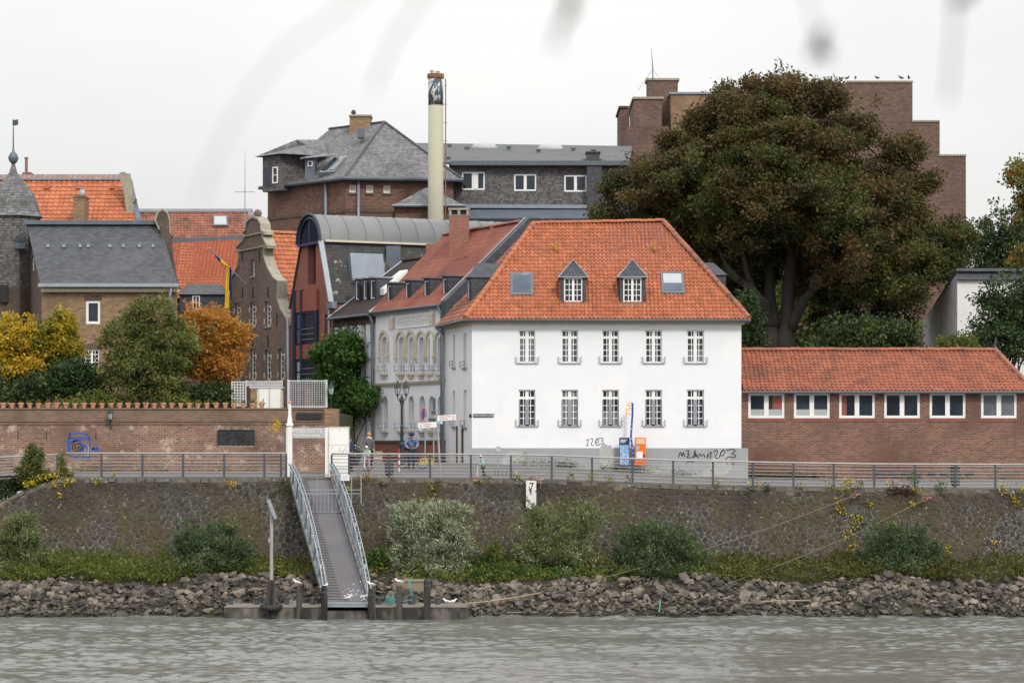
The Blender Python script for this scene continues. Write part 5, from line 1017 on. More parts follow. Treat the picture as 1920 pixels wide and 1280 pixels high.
oct_('vane_rod', 'post', [(.045, PZ(285, TD)), (.02, PZ(223, TD))], 6)
mb = MB(Matrix.Translation((0, TD, 0))); mb.prism([(PX(a, TD), PZ(b_, TD)) for a, b_ in ((34, 224), (23, 226), (24, 231), (22.5, 234), (28, 236), (34, 234))], -.012, .012); mb.build('weather_vane', M['post'], TU)
for y in (403, 398): pass
ow = P(38, 452, TD-1.55); mb = MB(); mb.box((ow.x-.25, ow.y, ow.z-.45), (ow.x+.25, ow.y+.2, ow.z+.3)); o = mb.build('louvre_window', M['slate_dark'], TU)
for k in range(4): mb = MB(); mb.box((ow.x-.2+k*.11, ow.y-.03, ow.z-.05), (ow.x-.14+k*.11, ow.y, ow.z+.25)); mb.build('louvre', M['post'], o)
mb = MB(); mb.box((ow.x-.27, ow.y-.05, ow.z-.4), (ow.x+.27, ow.y, ow.z-.1)); mb.build('shutter', M['lead'], o)
for a, b_, t, bt in ((0, 15, 538, 570),): mb = MB(); mb.box((PX(a, TD-1.6), TD-1.66, PZ(bt, TD)), (PX(b_, TD-1.6), TD-1.5, PZ(t, TD))); mb.build('lower_window', M['black'], TU)
# ================= ORANGE ROOF HOUSE (back left) =================
D = 158.0; OH = thing('orange_roof_house', 'tall house with bright orange pantile roof and scrolled end gable', 'house', (PX(150, D), D, 6))
e0, e1 = P(-40, 440, D), P(264, 440, D); e1.z = e0.z; rY = D+4.2; rz = PZ(330, rY); r0, r1 = Vector((e0.x, rY, rz)), Vector((PX(236, rY), rY, rz)); r1b = Vector((e1.x, rY, rz))
rO = slab('roof', OH, [e0, e1, r1, r0], M['flat_red2'], .1)
pantile('roof_tiles', rO, e0, e1-e0, r0-e0, M['tile2'], .31, .38, [hipplane(e1, r1, e0)], amp=.045, lift=.05); slab('roof_slope', rO, [r0, r1, r1+Vector((0, 5, -4.5)), r0+Vector((0, 5, -4.5))], M['flat_red2'], .1)
mb = MB(); q = lerp(r0, e0, .11); mb.add([r0+Vector((0, .2, .12)), r1+Vector((.1, .2, .12)), lerp(r1, e1, .11)+Vector((0, -.06, .14)), q+Vector((0, -.06, .14))], [(0, 1, 2, 3)]); mb.build('ridge_lead', M['lead'], rO)
mb = MB(); mb.beam(r1+Vector((.1, 0, .1)), e1+Vector((.05, 0, .1)), .32, .12); mb.build('verge_lead', M['lead'], rO)
mb = MB(); mb.box((e0.x, D+.2, 5), (PX(258, D), D+9, e0.z)); mb.build('wall', M['b_gable'], OH)
sc_ = [(262, 430), (243, 428), (238, 405), (232, 360), (226, 340), (222, 328), (226, 323), (233, 322), (240, 327), (245, 336), (248, 352), (248, 370), (254, 372), (252, 376), (249, 380), (252, 392), (258, 400), (262, 412)]
mb = MB(Matrix.Translation((0, D+1.5, 0))); mb.prism([(PX(a, D+1.5), PZ(b_, D+1.5)) for a, b_ in sc_], 0, .8); mb.build('scroll_gable', M['rubbletrim'], OH)
cx = P(150, 395, D-.6); mb = MB(); mb.box((PX(140.5, D), D-.6, PZ(425, D)), (PX(160.5, D), D+1.2, PZ(369, D))); mb.box((PX(139.5, D), D-.66, PZ(371, D)), (PX(161.5, D), D+1.25, PZ(367, D))); o = mb.build('chimney', M['b_tan'], OH)
mb = MB(); mb.lathe((cx.x, D+.2, PZ(367, D)), [(.16, 0), (.18, .2), (.14, .36), (.13, .42), (.19, .44), (.19, .48)], 10); mb.build('chimney_pot', M['signgrey'], o)
mb = MB(); mb.box((PX(40, rY), rY+.3, PZ(345, rY)), (PX(56, rY), rY+1.2, PZ(322, rY))); mb.lathe((PX(45.5, rY), rY+.7, PZ(322, rY)), [(.09, 0), (.09, .85), (.12, .86), (.12, .95)], 8); mb.build('chimney', M['b_tan'], OH)
for px in (77, 141, 210): c = lerp(lerp(e0, e1, (px+40)/304), lerp(r0, r1, (px+40)/276), .78); mb = MB(); mb.box((c.x-.14, c.y-.25, c.z-.02), (c.x+.14, c.y, c.z+.22)); mb.build('vent_tile', M['tile2'], rO)
# ================= BROWN ROOF HOUSES (middle left) =================
D = 173.0; BH = thing('brown_roof_house', 'long weathered red-brown tile roof with skylight behind the gables', 'house', (PX(380, D), D, 6))
e0, e1 = P(250, 447, D), P(462, 447, D); rY = D+2.6; rz = PZ(397, rY); r0, r1 = Vector((PX(250, rY), rY, rz)), Vector((PX(474, rY), rY, rz))
rB = slab('roof', BH, [e0, e1+Vector((.9, 0, 0)), r1, r0], M['tile3'], .1); pantile('roof_tiles', rB, e0, Vector((PX(466, D)-e0.x, 0, 0)), r0-e0, M['tile3'], .22, .3, amp=.04)
mb = MB(); mb.beam(r0+Vector((0, 0, .08)), r1+Vector((0, 0, .08)), .35, .2); mb.build('ridge_lead', M['leadlight'], rB); slab('hip_lead', rB, [r1+Vector((-.35, -.1, .1)), r1+Vector((0, 0, .1)), r1+Vector((.75, -1.2, -1.6)), r1+Vector((.35, -1.3, -1.6))], M['zincpipe'], .05)
a, b_ = lerp(e0, r0, .4), lerp(e0, r0, .78); mb = MB(); x0, x1 = PX(396, D), PX(425, D); nn = Vector((0, -.2, .25)); q = [Vector((x0, a.y, a.z)), Vector((x1, a.y, a.z)), Vector((x1-.15, b_.y, b_.z)), Vector((x0-.1, b_.y, b_.z))]; mb.add([p+nn*.2 for p in q]+[p+nn*.55 for p in q], [(4, 5, 6, 7), (0, 1, 5, 4), (1, 2, 6, 5), (2, 3, 7, 6), (3, 0, 4, 7)]); o = mb.build('skylight', M['lead'], rB)
ce = sum(q, Vector())/4; MB().quad(*[ce+(p-ce)*.8+nn*.58 for p in q]).build('pane', M['blind'], o)
mb = MB(); mb.box((e0.x, D+.2, 5), (e1.x+.5, D+6, e0.z)); mb.build('wall', M['b_gable'], BH); mb = MB(); mb.beam(P(315, 452, D-.3), P(462, 446.5, D-.3), .3, .3); mb.build('fascia', M['lead'], BH)
D = 166.0; BH2 = thing('red_slope_house', 'steep orange-red tile roof with slate dormer beside the flag', 'house', (PX(380, D), D, 6))
e0, e1 = P(325, 560, D), P(446, 560, D); r0, r1 = P(318, 456, D+4), P(452, 449, D+4)
rB = slab('roof', BH2, [e0, e1, r1, r0], M['flat_red2'], .1); pantile('roof_tiles', rB, e0, e1-e0, Vector((0, r0.y-e0.y, r0.z-e0.z)), M['tile'], .23, .31, [(lerp(r0, r1, .5), (r0-r1).cross(e0-r0).cross(r1-r0)*-1)] if False else (), amp=.035)
mb = MB(); mb.box((e0.x, D+.2, 5), (e1.x, D+6, e0.z)); mb.build('wall', M['b_gable'], BH2)
DD = D-1.0; mb = MB(); mb.box((PX(337, DD), DD, PZ(585, DD)), (PX(420, DD), DD+3, PZ(552, DD))); o = mb.build('dormer', M['slate_dark'], BH2)
mb = MB(); x0, x1 = PX(335, DD), PX(424, DD); zt, zk = PZ(552, DD), PZ(530, DD); mb.add([(x0, DD-.2, zt), (x1, DD-.2, zt), (x1, DD+3, zt), (x0, DD+3, zt), (x0+.4, DD+1.1, zk), (x1-.5, DD+1.1, zk), (x1-.5, DD+3, zk), (x0+.4, DD+3, zk)], [(0, 1, 5, 4), (1, 2, 6, 5), (3, 0, 4, 7), (4, 5, 6, 7), (0, 3, 2, 1)]); mb.build('dormer_roof', M['slate'], o)
f = frontal(361, 375, DD); window(o, f, 0, f.L, PZ(580, DD), PZ(554, DD), 2, 2, -.06, .07, .04)
# TV aerial
an = P(459, 420, 160); AN = thing('roof_aerial', 'thin roof aerial with cross bar above the brown roof', 'aerial', an); mb = MB(); mb.tube([P(459, 425, 160), P(459.5, 283, 160)], [.035, .012], 5); mb.build('mast', M['galv'], AN); mb = MB(); mb.tube([P(440, 360, 160), P(478, 360, 160)], .022, 5); mb.build('cross_bar', M['galv'], AN); mb = MB(); mb.tube([P(459, 354, 159), P(459, 366, 161.5)], .018, 5); mb.build('cross_bar', M['galv'], AN)
# ================= HOSPITAL: hipped house =================
HP = thing('hipped_brick_house', 'big brown brick building with grey hipped slate roof and oriel', 'building', (PX(648, 180), 180, 6)); z0 = 5.2
p2, p1, p0 = (PX(502, 186.3), 186.3), (PX(648, 180), 180.0), (PX(850, 181), 181.0); hf = Fac(p1, p0); hl = Fac(p2, p1); zE = PZ(336, 180)
hs = [rect(hf.u(a), hf.u(b_), hf.z(362, 3), hf.z(347.5, 3)) for a, b_ in ((655, 668), (687, 700), (719, 732))]
mb = hf.mb(); mb.wall(rect(0, hf.L, z0, zE), hs, .2, .3); mb.build('wall', M['b_hosp'], HP); mb = hl.mb(); mb.wall(rect(0, hl.L, z0, zE), [], .2, .3); mb.build('side_wall', M['b_hosp'], HP)
for h in hs: o = window(HP, hf, h[0][0], h[1][0], h[0][1], h[2][1], 1, 1, .1, .06, .03, mg='cream'); bx(hf, (h[0][0]-.05, -.08, h[0][1]-.14), (h[1][0]+.05, .1, h[0][1]-.02), 'sill', 'b_dark', o)
bx(hf, (0, -.06, hf.z(398, 1)), (hf.L, 0, hf.z(391, 1)), 'string_course', 'b_dark', HP); bx(hl, (0, -.06, hl.z(406, 4)), (hl.L, 0, hl.z(400, 4)), 'string_course', 'b_dark', HP)
E2, E1, E0 = hl.pt(-.3, -.5, zE), Vector((PX(646, 179.4), 179.4, zE)), hf.pt(hf.L+.6, -.5, zE); EB0 = Vector((E0.x+.5, 193, zE)); EB2 = Vector((E2.x+1, 196, zE)); R1_, R2_ = P(721, 230, 186), P(617, 243, 190.5)
rH = slab('roof', HP, [E1, E0, R1_], M['slate_old'], .12); slab('roof_slope', rH, [E2, E1, R1_, R2_], M['slate_old'], .12); slab('roof_slope', rH, [E0, EB0, R1_], M['slate_old'], .12); slab('roof_slope', rH, [EB0, EB2, R2_, R1_], M['slate_old'], .12); slab('roof_slope', rH, [EB2, E2, R2_], M['slate_old'], .12)
for a, b_ in ((E1, R1_), (R2_, R1_), (E0, R1_)): mb = MB(); mb.tube([a+Vector((0, 0, .05)), b_+Vector((0, 0, .05))], .09, 5); mb.build('hip_flashing', M['slate'], rH)
mb = MB(); mb.tube([E2, E1, E0], .13, 6); mb.build('gutter', M['gutter'], HP)
pipe(HP, [hf.pt(.85, -.2, zE), hf.pt(.85, -.15, 10)], .1, 'zincpipe'); pipe(HP, [hl.pt(hl.u(615), -.2, zE), hl.pt(hl.u(615), -.15, 10)], .09, 'zincpipe')
# oriel on the left face with its own hipped roof
u0, u1 = hl.u(512), hl.u(545); mb = hl.mb(); zo0, zo1 = hl.z(362, u0), hl.z(296, u0); mb.box((u0, -.9, zo0), (u1, 1.5, zo1)); o = mb.build('oriel', M['shingle'], HP)
ff = Fac(tuple(hl.pt(u0, -.9, 0).xy), tuple(hl.pt(u1, -.9, 0).xy)); w_ = ff.L
window(o, ff, w_*.58, w_*.88, zo0+.5, zo1-.8, 1, 2, -.06, .09, .05); mb = ff.mb(); mb.box((w_*.1, -.06, zo0+.4), (w_*.54, -.01, zo1-.7)); lv = mb.build('louvre_panel', M['lead'], o)
for k in range(9): zz = lerp(zo0+.5, zo1-.8, k/8); bx(ff, (w_*.12, -.1, zz-.05), (w_*.52, -.06, zz+.05), 'louvre', 'slate_dark', lv)
a0, a1 = ff.pt(-.4, -.4, zo1), ff.pt(w_+.5, -.4, zo1); b0, b1 = ff.pt(-.4, 3, zo1), ff.pt(w_+1.5, 3, zo1); k0, k1 = P(556, 262, 187), P(606, 262, 188)
mb = MB(); mb.add([a0, a1, b1, b0, k0, k1], [(0, 1, 5, 4), (3, 0, 4), (1, 2, 5), (2, 3, 4, 5)]); mb.build('oriel_roof', M['slate_old'], o)
# wall dormer with glazed lean-to
mb = MB(); c = P(573, 335, 182.6); mb.box((PX(572, 182.6), 182.6, PZ(338, 182.6)), (PX(590, 182.6), 185, PZ(296, 182.6))); o = mb.build('dormer', M['lead'], HP); mb = MB(); mb.beam(P(568, 296, 182.3), P(628, 290, 183.5), .9, .12); mb.build('dormer_roof', M['leadlight'], o)
f2 = frontal(577, 586, 182.55); window(o, f2, 0, f2.L, PZ(312, 182.5), PZ(302, 182.5), 1, 1, -.06, .05, .02)
q = [P(598, 323, 181.6), P(626, 321, 181.2), P(651, 292, 183.2), P(630, 293, 183.8)]; mb = MB(); mb.add(q+[p+Vector((0, .5, -.4)) for p in q], [(0, 1, 2, 3), (0, 4, 5, 1), (1, 5, 6, 2), (0, 3, 7, 4)]); o2 = mb.build('studio_skylight', M['leadlight'], HP)
for k in range(2): t0, t1 = .06+.48*k, .46+.48*k; MB().quad(*[lerp(lerp(q[0], q[1], t), lerp(q[3], q[2], t), s)+Vector((0, -.04, .05)) for t, s in ((t0, .06), (t1, .06), (t1, .94), (t0, .94))]).build('pane', M['glass' if k == 0 else 'glass_l'], o2)
c = P(677, 240, 188); mb = MB(); mb.box((PX(657, 188), 187, PZ(262, 188)), (PX(696, 188), 188.6, PZ(222, 188))); o = mb.build('chimney', M['b_tan'], HP); mb = MB(); mb.box((PX(656, 188), 186.9, PZ(222, 188)), (PX(698, 188), 188.7, PZ(218.5, 188))); mb.build('chimney_cap', M['rubbletrim'], o); mb = MB(); mb.lathe((PX(663.5, 188), 187.6, PZ(219, 188)), [(.12, 0), (.12, .15), (.2, .2), (.2, .28), (.1, .35), (.14, .4)], 8); mb.build('flue_cowl', M['post'], o)
mb = MB(); mb.box((PX(670, 184), 184, PZ(258, 184)), (PX(682, 184), 184.8, PZ(240, 184))); mb.build('roof_hatch', M['lead'], HP)
# small hipped annex in front
mb = MB(); a, b_ = PX(737, 178), PX(872, 178); zz = PZ(388, 178); mb.add([(a, 177, zz), (b_, 177, zz), (b_, 180.5, zz), (a, 180.5, zz), (PX(797, 179), 179.5, PZ(351, 179)), (PX(806, 179), 179.5, PZ(351, 179))], [(0, 1, 5, 4), (3, 0, 4), (1, 2, 5), (0, 3, 2, 1)]); o = mb.build('annex_roof', M['slate_old'], HP); mb = MB(); mb.box((PX(742, 178), 177.4, 5.5), (PX(867, 178), 180.2, zz)); mb.build('annex_wall', M['b_hosp'], HP); mb = MB(); mb.tube([(a, 176.95, zz), (b_, 176.95, zz)], .1, 6); mb.build('annex_gutter', M['zincpipe'], HP)
# ================= HOSPITAL: slate wing =================
D = 184.0; sw = frontal(842, 1180, D); SWG = thing('slate_wing', 'long slate-clad wing with low grey roof behind the white house', 'building', sw.base(8)); zE = PZ(304, D)
wn = [(866, 909, 322.5, 356), (964, 1005.5, 326.5, 358), (1058, 1100, 328.5, 359.5)]; hs = [rect(sw.u(a), sw.u(b_), PZ(d_, D), PZ(c_, D)) for a, b_, c_, d_ in wn]
mb = sw.mb(); mb.wall(rect(0, sw.L, PZ(386, D), zE), hs, .2, .3); mb.build('wall', M['shingle'], SWG); mb = sw.mb(); mb.box((0, .01, 5.5), (sw.L, .3, PZ(386, D))); mb.build('lower_wall', M['slate_dark'], SWG)
for k, h in enumerate(hs): window(SWG, sw, h[0][0], h[1][0], h[0][1], h[2][1], 2, 1, .02, .1, .1, mull=.2); 
a, b_ = sw.u(889), sw.u(896.5); bx(sw, (a, -.02, PZ(354, D)), (b_, .03, PZ(325, D)), 'blind', 'frame', SWG)
slab('roof', SWG, [P(800, 304, D-.5), P(1180, 304, D-.5), Vector((PX(1185, D+9), D+9, PZ(274, D+9))), Vector((PX(775, D+9), D+9, PZ(268, D+9)))], mk('roofing_felt', (.13, .135, .14), (.11, .115, .12), .6, rough=.9), .15)
mb = MB(); mb.beam(P(845, 306, D-.6), P(1180, 306, D-.6), .25, .3); mb.build('gutter', M['gutter'], SWG); mb = MB(); mb.beam(P(855, 387, D-.4), P(1100, 388, D-.4), .5, .25); mb.build('ledge', M['zincpipe'], SWG)
slab('lean_to_roof', SWG, [P(845, 409, D-2.5), P(1110, 409, D-2.5), P(1100, 389, D-.1), P(850, 389, D-.1)], M['lead'], .12); mb = MB(); mb.box((PX(845, D-2.4), D-2.4, 6), (PX(1110, D-2.4), D-.1, PZ(410, D-2.4))); mb.build('lean_to_wall', M['slate_dark'], SWG)
mb = sw.mb(); mb.box((sw.u(1100), -.6, PZ(440, D)), (sw.u(1128), .1, PZ(300, D))); mb.build('stair_tower', M['slate_dark'], SWG); mb = MB(); mb.box((PX(1100, D), D-.2, PZ(303, D)), (PX(1124, D), D+1.2, PZ(287, D))); mb.build('roof_chimney', M['slate_dark'], SWG); mb = MB(); mb.box((PX(1098, D), D-.3, PZ(287, D)), (PX(1126, D), D+1.3, PZ(284.5, D))); mb.build('chimney_cap', M['b_dark'], SWG)
for px, py in ((908, 273), (1032, 275)):
    mb = MB(); dd = D+7.5; c = P(px, py+3, dd); mb.lathe(c, [(1.0, -.3), (.95, .0), (.75, .2), (.35, .32), (.05, .36)], 14); mb.build('roof_dome', M['signgrey'], SWG, smooth=True); mb = MB(); mb.box((c.x-1.1, dd-1, c.z-.5), (c.x+1.1, dd+1, c.z-.18)); mb.build('dome_kerb', M['zinc'], SWG)
for px, py, dd in ((843, 272, D+7), (876, 277, D+6), (954, 276, D+6), (840, 296, D+1), (1010, 282, D+5), (1075, 279, D+6), (1113, 282, D+2)):
    c = P(px, py+4, dd); mb = MB(); mb.lathe(c, [(.13, -.3), (.1, .1), (.2, .12), (.2, .22), (.06, .26)], 8); mb.build('roof_vent', M['lead'], SWG)
mb = MB(); mb.box((PX(842, D+.4), D+.3, 5.5), (PX(1180, D), D+9, zE-.05)); mb.build('rear_walls', M['slate_dark'], SWG)
# ================= BOILER CHIMNEY =================
D = 176.0; c = P(817, 420, D); BC = thing('boiler_chimney', 'tall round concrete chimney with dark painted band near the top', 'chimney', (c.x, D, 6)); rr_ = 29.0/2/F*D
mb = MB(); mb.lathe((c.x, D, 0), [(rr_*1.06, 6), (rr_*1.02, PZ(400, D)), (rr_*.97, PZ(198, D))], 24); mb.build('shaft', M['concrete'], BC, smooth=True)
mb = MB(); mb.lathe((c.x, D, 0), [(rr_*.985, PZ(198, D)), (rr_*.96, PZ(148, D))], 24); mb.build('painted_band', M['tarband'], BC, smooth=True)
mb = MB(); mb.lathe((c.x, D, 0), [(rr_*1.0, PZ(148, D)), (rr_*1.1, PZ(147, D)), (rr_*1.1, PZ(140, D)), (rr_*1.04, PZ(139, D)), (rr_*.5, PZ(138, D))], 24); mb.build('collar', M['rustband'], BC)
for px, h in ((810, 132.5), (821, 134)): mb = MB(); mb.lathe((PX(px, D), D, 0), [(.12, PZ(140, D)), (.12, PZ(h+2, D)), (.15, PZ(h+1, D)), (.15, PZ(h, D))], 10); mb.build('flue_pipe', M['signgrey'], BC)
x = c.x+rr_+.14; lad = MB(); lad.tube([(x, D-.18, PZ(402, D)), (x, D-.18, PZ(148, D))], .035, 5); lad.tube([(x, D+.18, PZ(402, D)), (x, D+.18, PZ(148, D))], .035, 5); lad.build('ladder_rail', M['rust'], BC)
mb = MB(); [mb.beam((x, D-.18, z), (x, D+.18, z), .02, .02) for z in np.arange(PZ(402, D), PZ(148, D), .3)]; [mb.beam((x-.15, D, z), (x+.12, D, z), .03, .03) for z in np.arange(PZ(402, D), PZ(148, D), 1.2)]; mb.build('ladder_rungs', M['rust'], BC)
# ================= BRICK TOWER BLOCK =================
D = 192.0; TB = thing('stepped_brick_block', 'huge brown brick block with stepped gables behind the copper beech', 'building', (PX(1500, D), D, 6)); z0 = 5.5
f = frontal(1440, 1812, D); stp = [(1440, 150), (1480, 155), (1590, 155), (1711, 155), (1711, 229), (1762, 229), (1762, 293), (1811, 293)]
op = [(f.u(a), PZ(b_, D)) for a, b_ in stp]; op = [(op[0][0], z0)]+[(p[0], p[1]) for p in op]+[(f.L, z0)]
hs = []; 
for a, b_, c_, d_ in ((1538, 1560, 508, 545), (1620, 1640, 500, 540), (1620, 1640, 380, 415), (1560, 1580, 400, 436), (1690, 1708, 505, 545)): hs.append(rect(f.u(a), f.u(b_), PZ(d_, D), PZ(c_, D)))
mb = f.mb(); mb.wall(op, hs, .25, 4.5); mb.build('gable_wall', M['b_hosp2'], TB)
for h in hs: window(TB, f, h[0][0], h[1][0], h[0][1], h[2][1], 2, 3, .12, .08, .04, mull=.08)
for a, b_, y in ((1588, 1713, 155), (1710, 1763, 229), (1760, 1813, 293)):
    n = int((b_-a)/5.5)
    for k in range(n): u0, u1 = f.u(lerp(a, b_, k/n)), f.u(lerp(a, b_, (k+.8)/n)); bx(f, (u0, -.08, PZ(y, D)+.0), (u1, .5, PZ(y, D)+.13), 'cap_tile', 'rubbletrim', TB)
mb = MB(); mb.box((PX(1180, D), D+4, z0), (PX(1800, D), D+20, PZ(310, D))); mb.build('main_wing', M['b_hosp2'], TB)
def blk(name, px0, px1, py, d, dep, mat, cap=None):
    mb = MB(); mb.box((PX(px0, d), d, z0), (PX(px1, d), d+dep, PZ(py, d))); mb.build(name, M[mat], TB)
    if cap: mb = MB(); mb.box((PX(px0, d)-.12, d-.12, PZ(py, d)), (PX(px1, d)+.12, d+dep, PZ(py, d)+.16)); mb.build('parapet_cap', M[cap], TB)
blk('tower', 1163, 1215, 203, 205, 6, 'b_hosp2', 'b_dark'); blk('tower', 1189, 1241, 186, 195, 7, 'b_hosp2', 'rubbletrim'); blk('tower_step', 1176, 1254, 237, 193.5, 6, 'b_hosp2'); blk('tower', 1258, 1372, 177, 200, 8, 'b_tan', 'zincpipe'); blk('chimney_stack', 1214.5, 1271, 151, 202, 2.2, 'b_hosp2', 'rubbletrim')
f2 = frontal(1179.5, 1188.5, 204.9); window(TB, f2, 0, f2.L, PZ(240, 205), PZ(220, 205), 2, 1, -.06, .08, .05)
AE = thing('mast_aerial', 'thin guyed aerial on the brick chimney stack', 'aerial', P(1224, 151, 201)); mb = MB(); mb.tube([P(1224, 181, 201), P(1224, 128, 201), P(1221, 92, 201)], [.05, .04, .012], 5); mb.build('mast', M['post'], AE)
for q in ((1196, 170), (1236, 146)): mb = MB(); mb.tube([P(1224, 130, 201), P(*q, 201)], .012, 4); mb.build('guy_wire', M['post'], AE)
# ================= RIGHT LOW BRICK BUILDING =================
D = 129.5; rf = frontal(1389.5, 1990, D); LB = thing('low_brick_building', 'low red brick range with orange tile roof right of the white house', 'building', rf.base(5.6)); zE = PZ(735, D); z0 = 4.6
wn = [(1403, 1471, 736.5, 783.5), (1488.5, 1556, 736, 783.5), (1573.5, 1640.5, 736, 783.5), (1658, 1725, 736, 783.5), (1743, 1810.5, 736, 783.5), (1839.5, 1906.5, 736, 783.5)]
hs = [rect(rf.u(a), rf.u(b_), PZ(d_, D), PZ(c_, D)) for a, b_, c_, d_ in wn]
mb = rf.mb(); mb.wall(rect(0, rf.L, z0, zE), hs, .18, .3); mb.build('wall', M['b_low'], LB)
for k, h in enumerate(hs):
    o = window(LB, rf, h[0][0], h[1][0], h[0][1], h[2][1], 2, 1, .03, .12, .1, mull=.22, mg='glass_l' if k == 5 else 'glass'); u0, u1, a, b_ = h[0][0], h[1][0], h[0][1], h[2][1]; um = (u0+u1)/2
    mb = rf.mb(); [mb.box((uu, .07, zz), (vv, .076, ww)) for uu, vv, zz, ww in ((u0+.12, um-.11, a+.12, a+.2), (um+.11, u1-.12, a+.12, a+.2))]
    if k < 2: bx(rf, (u0+.12, .066, a+.12), (um-.11, .072, a+.42), 'half_blind', 'blind', o); bx(rf, (um+.11, .066, a+.12), (u1-.12, .072, a+.42), 'half_blind', 'blind', o)
    if k in (0, 2):
        mb = rf.mb(); s0, s1 = ((um+.3, u1-.13) if k == 0 else (u0+.13, u0+.36)); n = 8
        mb.add([(lerp(s0, s1, i/n), .07-.012*(i % 2), z) for z in (a+(.42 if k == 0 else .12), b_-.12) for i in range(n+1)], [(i, i+1, i+n+2, i+n+1) for i in range(n)]); mb.build('curtain', M['curtain'], o)
    for j in range(26): u = lerp(u0-.1, u1+.1, (j+.5)/26); bx(rf, (u-.028, -.025, a-.17), (u+.028, .0, a-.02), 'sill_brick', 'b_red', o) if k < 6 else 0
eA2, eB2 = Vector((rf.A.x+.08, D-.35, zE+.05)), Vector((PX(1990, D), D-.35, zE+.05)); rY = D+3.2; rz = PZ(658, rY); r0, r1 = Vector((rf.A.x+.08, rY, rz)), Vector((PX(1866, rY), rY, rz)); hipE = Vector((PX(1935, D), D-.35, zE+.05))
rR = slab('roof', LB, [eA2, hipE, r1, r0], M['flat_red2'], .08); slab('roof_slope', rR, [hipE, hipE+Vector((0, 7, 0)), r1], M['flat_red2'], .08); slab('roof_slope', rR, [r0, r1, hipE+Vector((0, 7, 0)), eA2+Vector((0, 7, 0))], M['flat_red2'], .08)
pantile('roof_tiles', rR, eA2, hipE-eA2+Vector((.2, 0, 0)), r0-eA2, M['tile4'], .215, .3, [hipplane(hipE, r1, eA2)]); ridge(rR, r0+Vector((0, 0, .05)), r1+Vector((0, 0, .05)), M['tile4']); ridge(rR, r1+Vector((0, 0, .05)), hipE+Vector((0, 0, .05)), M['tile3'])
mb = MB(); mb.lathe(r1, [(.05, 0), (.1, .15), (.05, .3), (.02, .5), (.04, .55), (.01, .6)], 6); mb.build('finial', M['post'], rR)
mb = MB(); mb.tube([eA2+Vector((-.1, -.08, -.06)), eB2+Vector((0, -.08, -.06))], .07, 6); mb.build('gutter', M['gutter'], LB)
mb = MB(); mb.box((PX(1390, D), D+.3, z0), (PX(1990, D), D+6.8, zE)); mb.build('rear_walls', M['b_low'], LB)
bx(rf, (.12, -.02, PZ(842.5, D)), (.32, 0, PZ(838.5, D)), 'number_plate', 'black', LB); text('A1', .1, rf.pt(.22, -.025, PZ(840.5, D)), 'signwhite', LB)
# row of dark painted stones / vents at the foot
for k in range(8): u, z = rf.uz(1650+k*24, 888+.6*math.sin(k*3)); mb = rf.mb(); mb.box((u-.2, -.03, z-.1), (u+.2, 0, z+.1)); mb.build('foot_vent', M['slate_dark'], LB)
# ================= WHITE SHED-ROOF BUILDING (far right) =================
D = 148.0; wb = frontal(1795, 1990, D); WB = thing('white_lean_to_building', 'white rendered building with sloping side and slate parapet', 'building', wb.base(6)); z0 = 5
mb = wb.mb(); mb.wall(rect(0, wb.L, z0, PZ(522, D)), [], .2, .3); mb.build('wall', mk('aged_white_render', (.7, .7, .68), (.62, .62, .6), .6, (.38, .38, .36), .8, (.6, .85)), WB)
sb = Fac((wb.A.x-.02, 160), (wb.A.x-.02, D+.05)); mb = sb.mb(); mb.wall([(0, z0), (11.95, z0), (11.95, PZ(510, D)), (0, PZ(602, 160))], [], .2, .3); mb.build('side_wall', M['oldwhitebrick'], WB)
slab('roof', WB, [P(1793, 505, D-.2), P(1990, 505, D-.2), P(1990, 600, 160), P(1733, 600, 160)], M['slate'], .1)
slab('slate_parapet', WB, [P(1794, 524, D-.25), P(1990, 524, D-.25), P(1990, 505, D+.1), P(1796, 505, D+.1)], M['slate_dark'], .08); mb = MB(); mb.beam(P(1792, 505, D), P(1990, 505, D), .35, .08); mb.build('parapet_lead', M['lead'], WB)
# ================= GARDEN WALL AND TERRACE =================
D = 126.0; gw = frontal(-60, 634, D); z0 = 5.5; zc = PZ(790, D); zt = PZ(767, D)
GW = thing('garden_wall', 'old red-brown brick garden wall with parapet below the pot row', 'wall', gw.base(5.9, gw.L*.5))
bx(gw, (0, 0, z0), (gw.L, .5, zc), 'wall', 'b_garden', GW); bx(gw, (0, .1, zc+.04), (gw.L-.64, .5, zt), 'parapet', 'b_garden2', GW); bx(gw, (-.02, -.06, zc), (gw.L-.6, .46, zc+.05), 'brick_ledge', 'b_garden2', GW)
bx(gw, (0, .04, zt), (gw.L-.64, .56, zt+.06), 'parapet_cap', 'b_garden2', GW); bx(gw, (gw.L-.64, -.04, z0), (gw.L+.02, .7, zt+.02), 'end_pier', 'b_tan', GW)
for k in range(180):
    u = gw.u(0)+k*.092
    if k % 1 == 0 and u < gw.L-.7 and k < 175: pass
mb = gw.mb(); [mb.box((u, -.03, zc-.16), (u+.07, 0, zc-.01)) for u in np.arange(0, gw.L-.7, .095)]; kind(mb.build('soldier_bricks', M['b_garden2'], GW), 'stuff')
# flat black patch on the wall near the pier
o = bx(gw, (gw.u(556), -.05, PZ(786, D)), (gw.u(604), -.0, PZ(774, D)), 'black_patch', 'black', GW)
for px in (34, 87, 131, 180): bx(gw, (gw.u(px)-.015, -.03, PZ(822, D)), (gw.u(px)+.015, 0, PZ(809, D)), 'wall_anchor', 'black', GW)
mb = MB(); xa, xb = -34, PX(632, D); zz = PZ(766, D)-.15; mb.box((xa, D+.5, 5), (xb-.1, 140, zz)); kind(mb.build('garden_terrace', M['lawn']), 'structure')
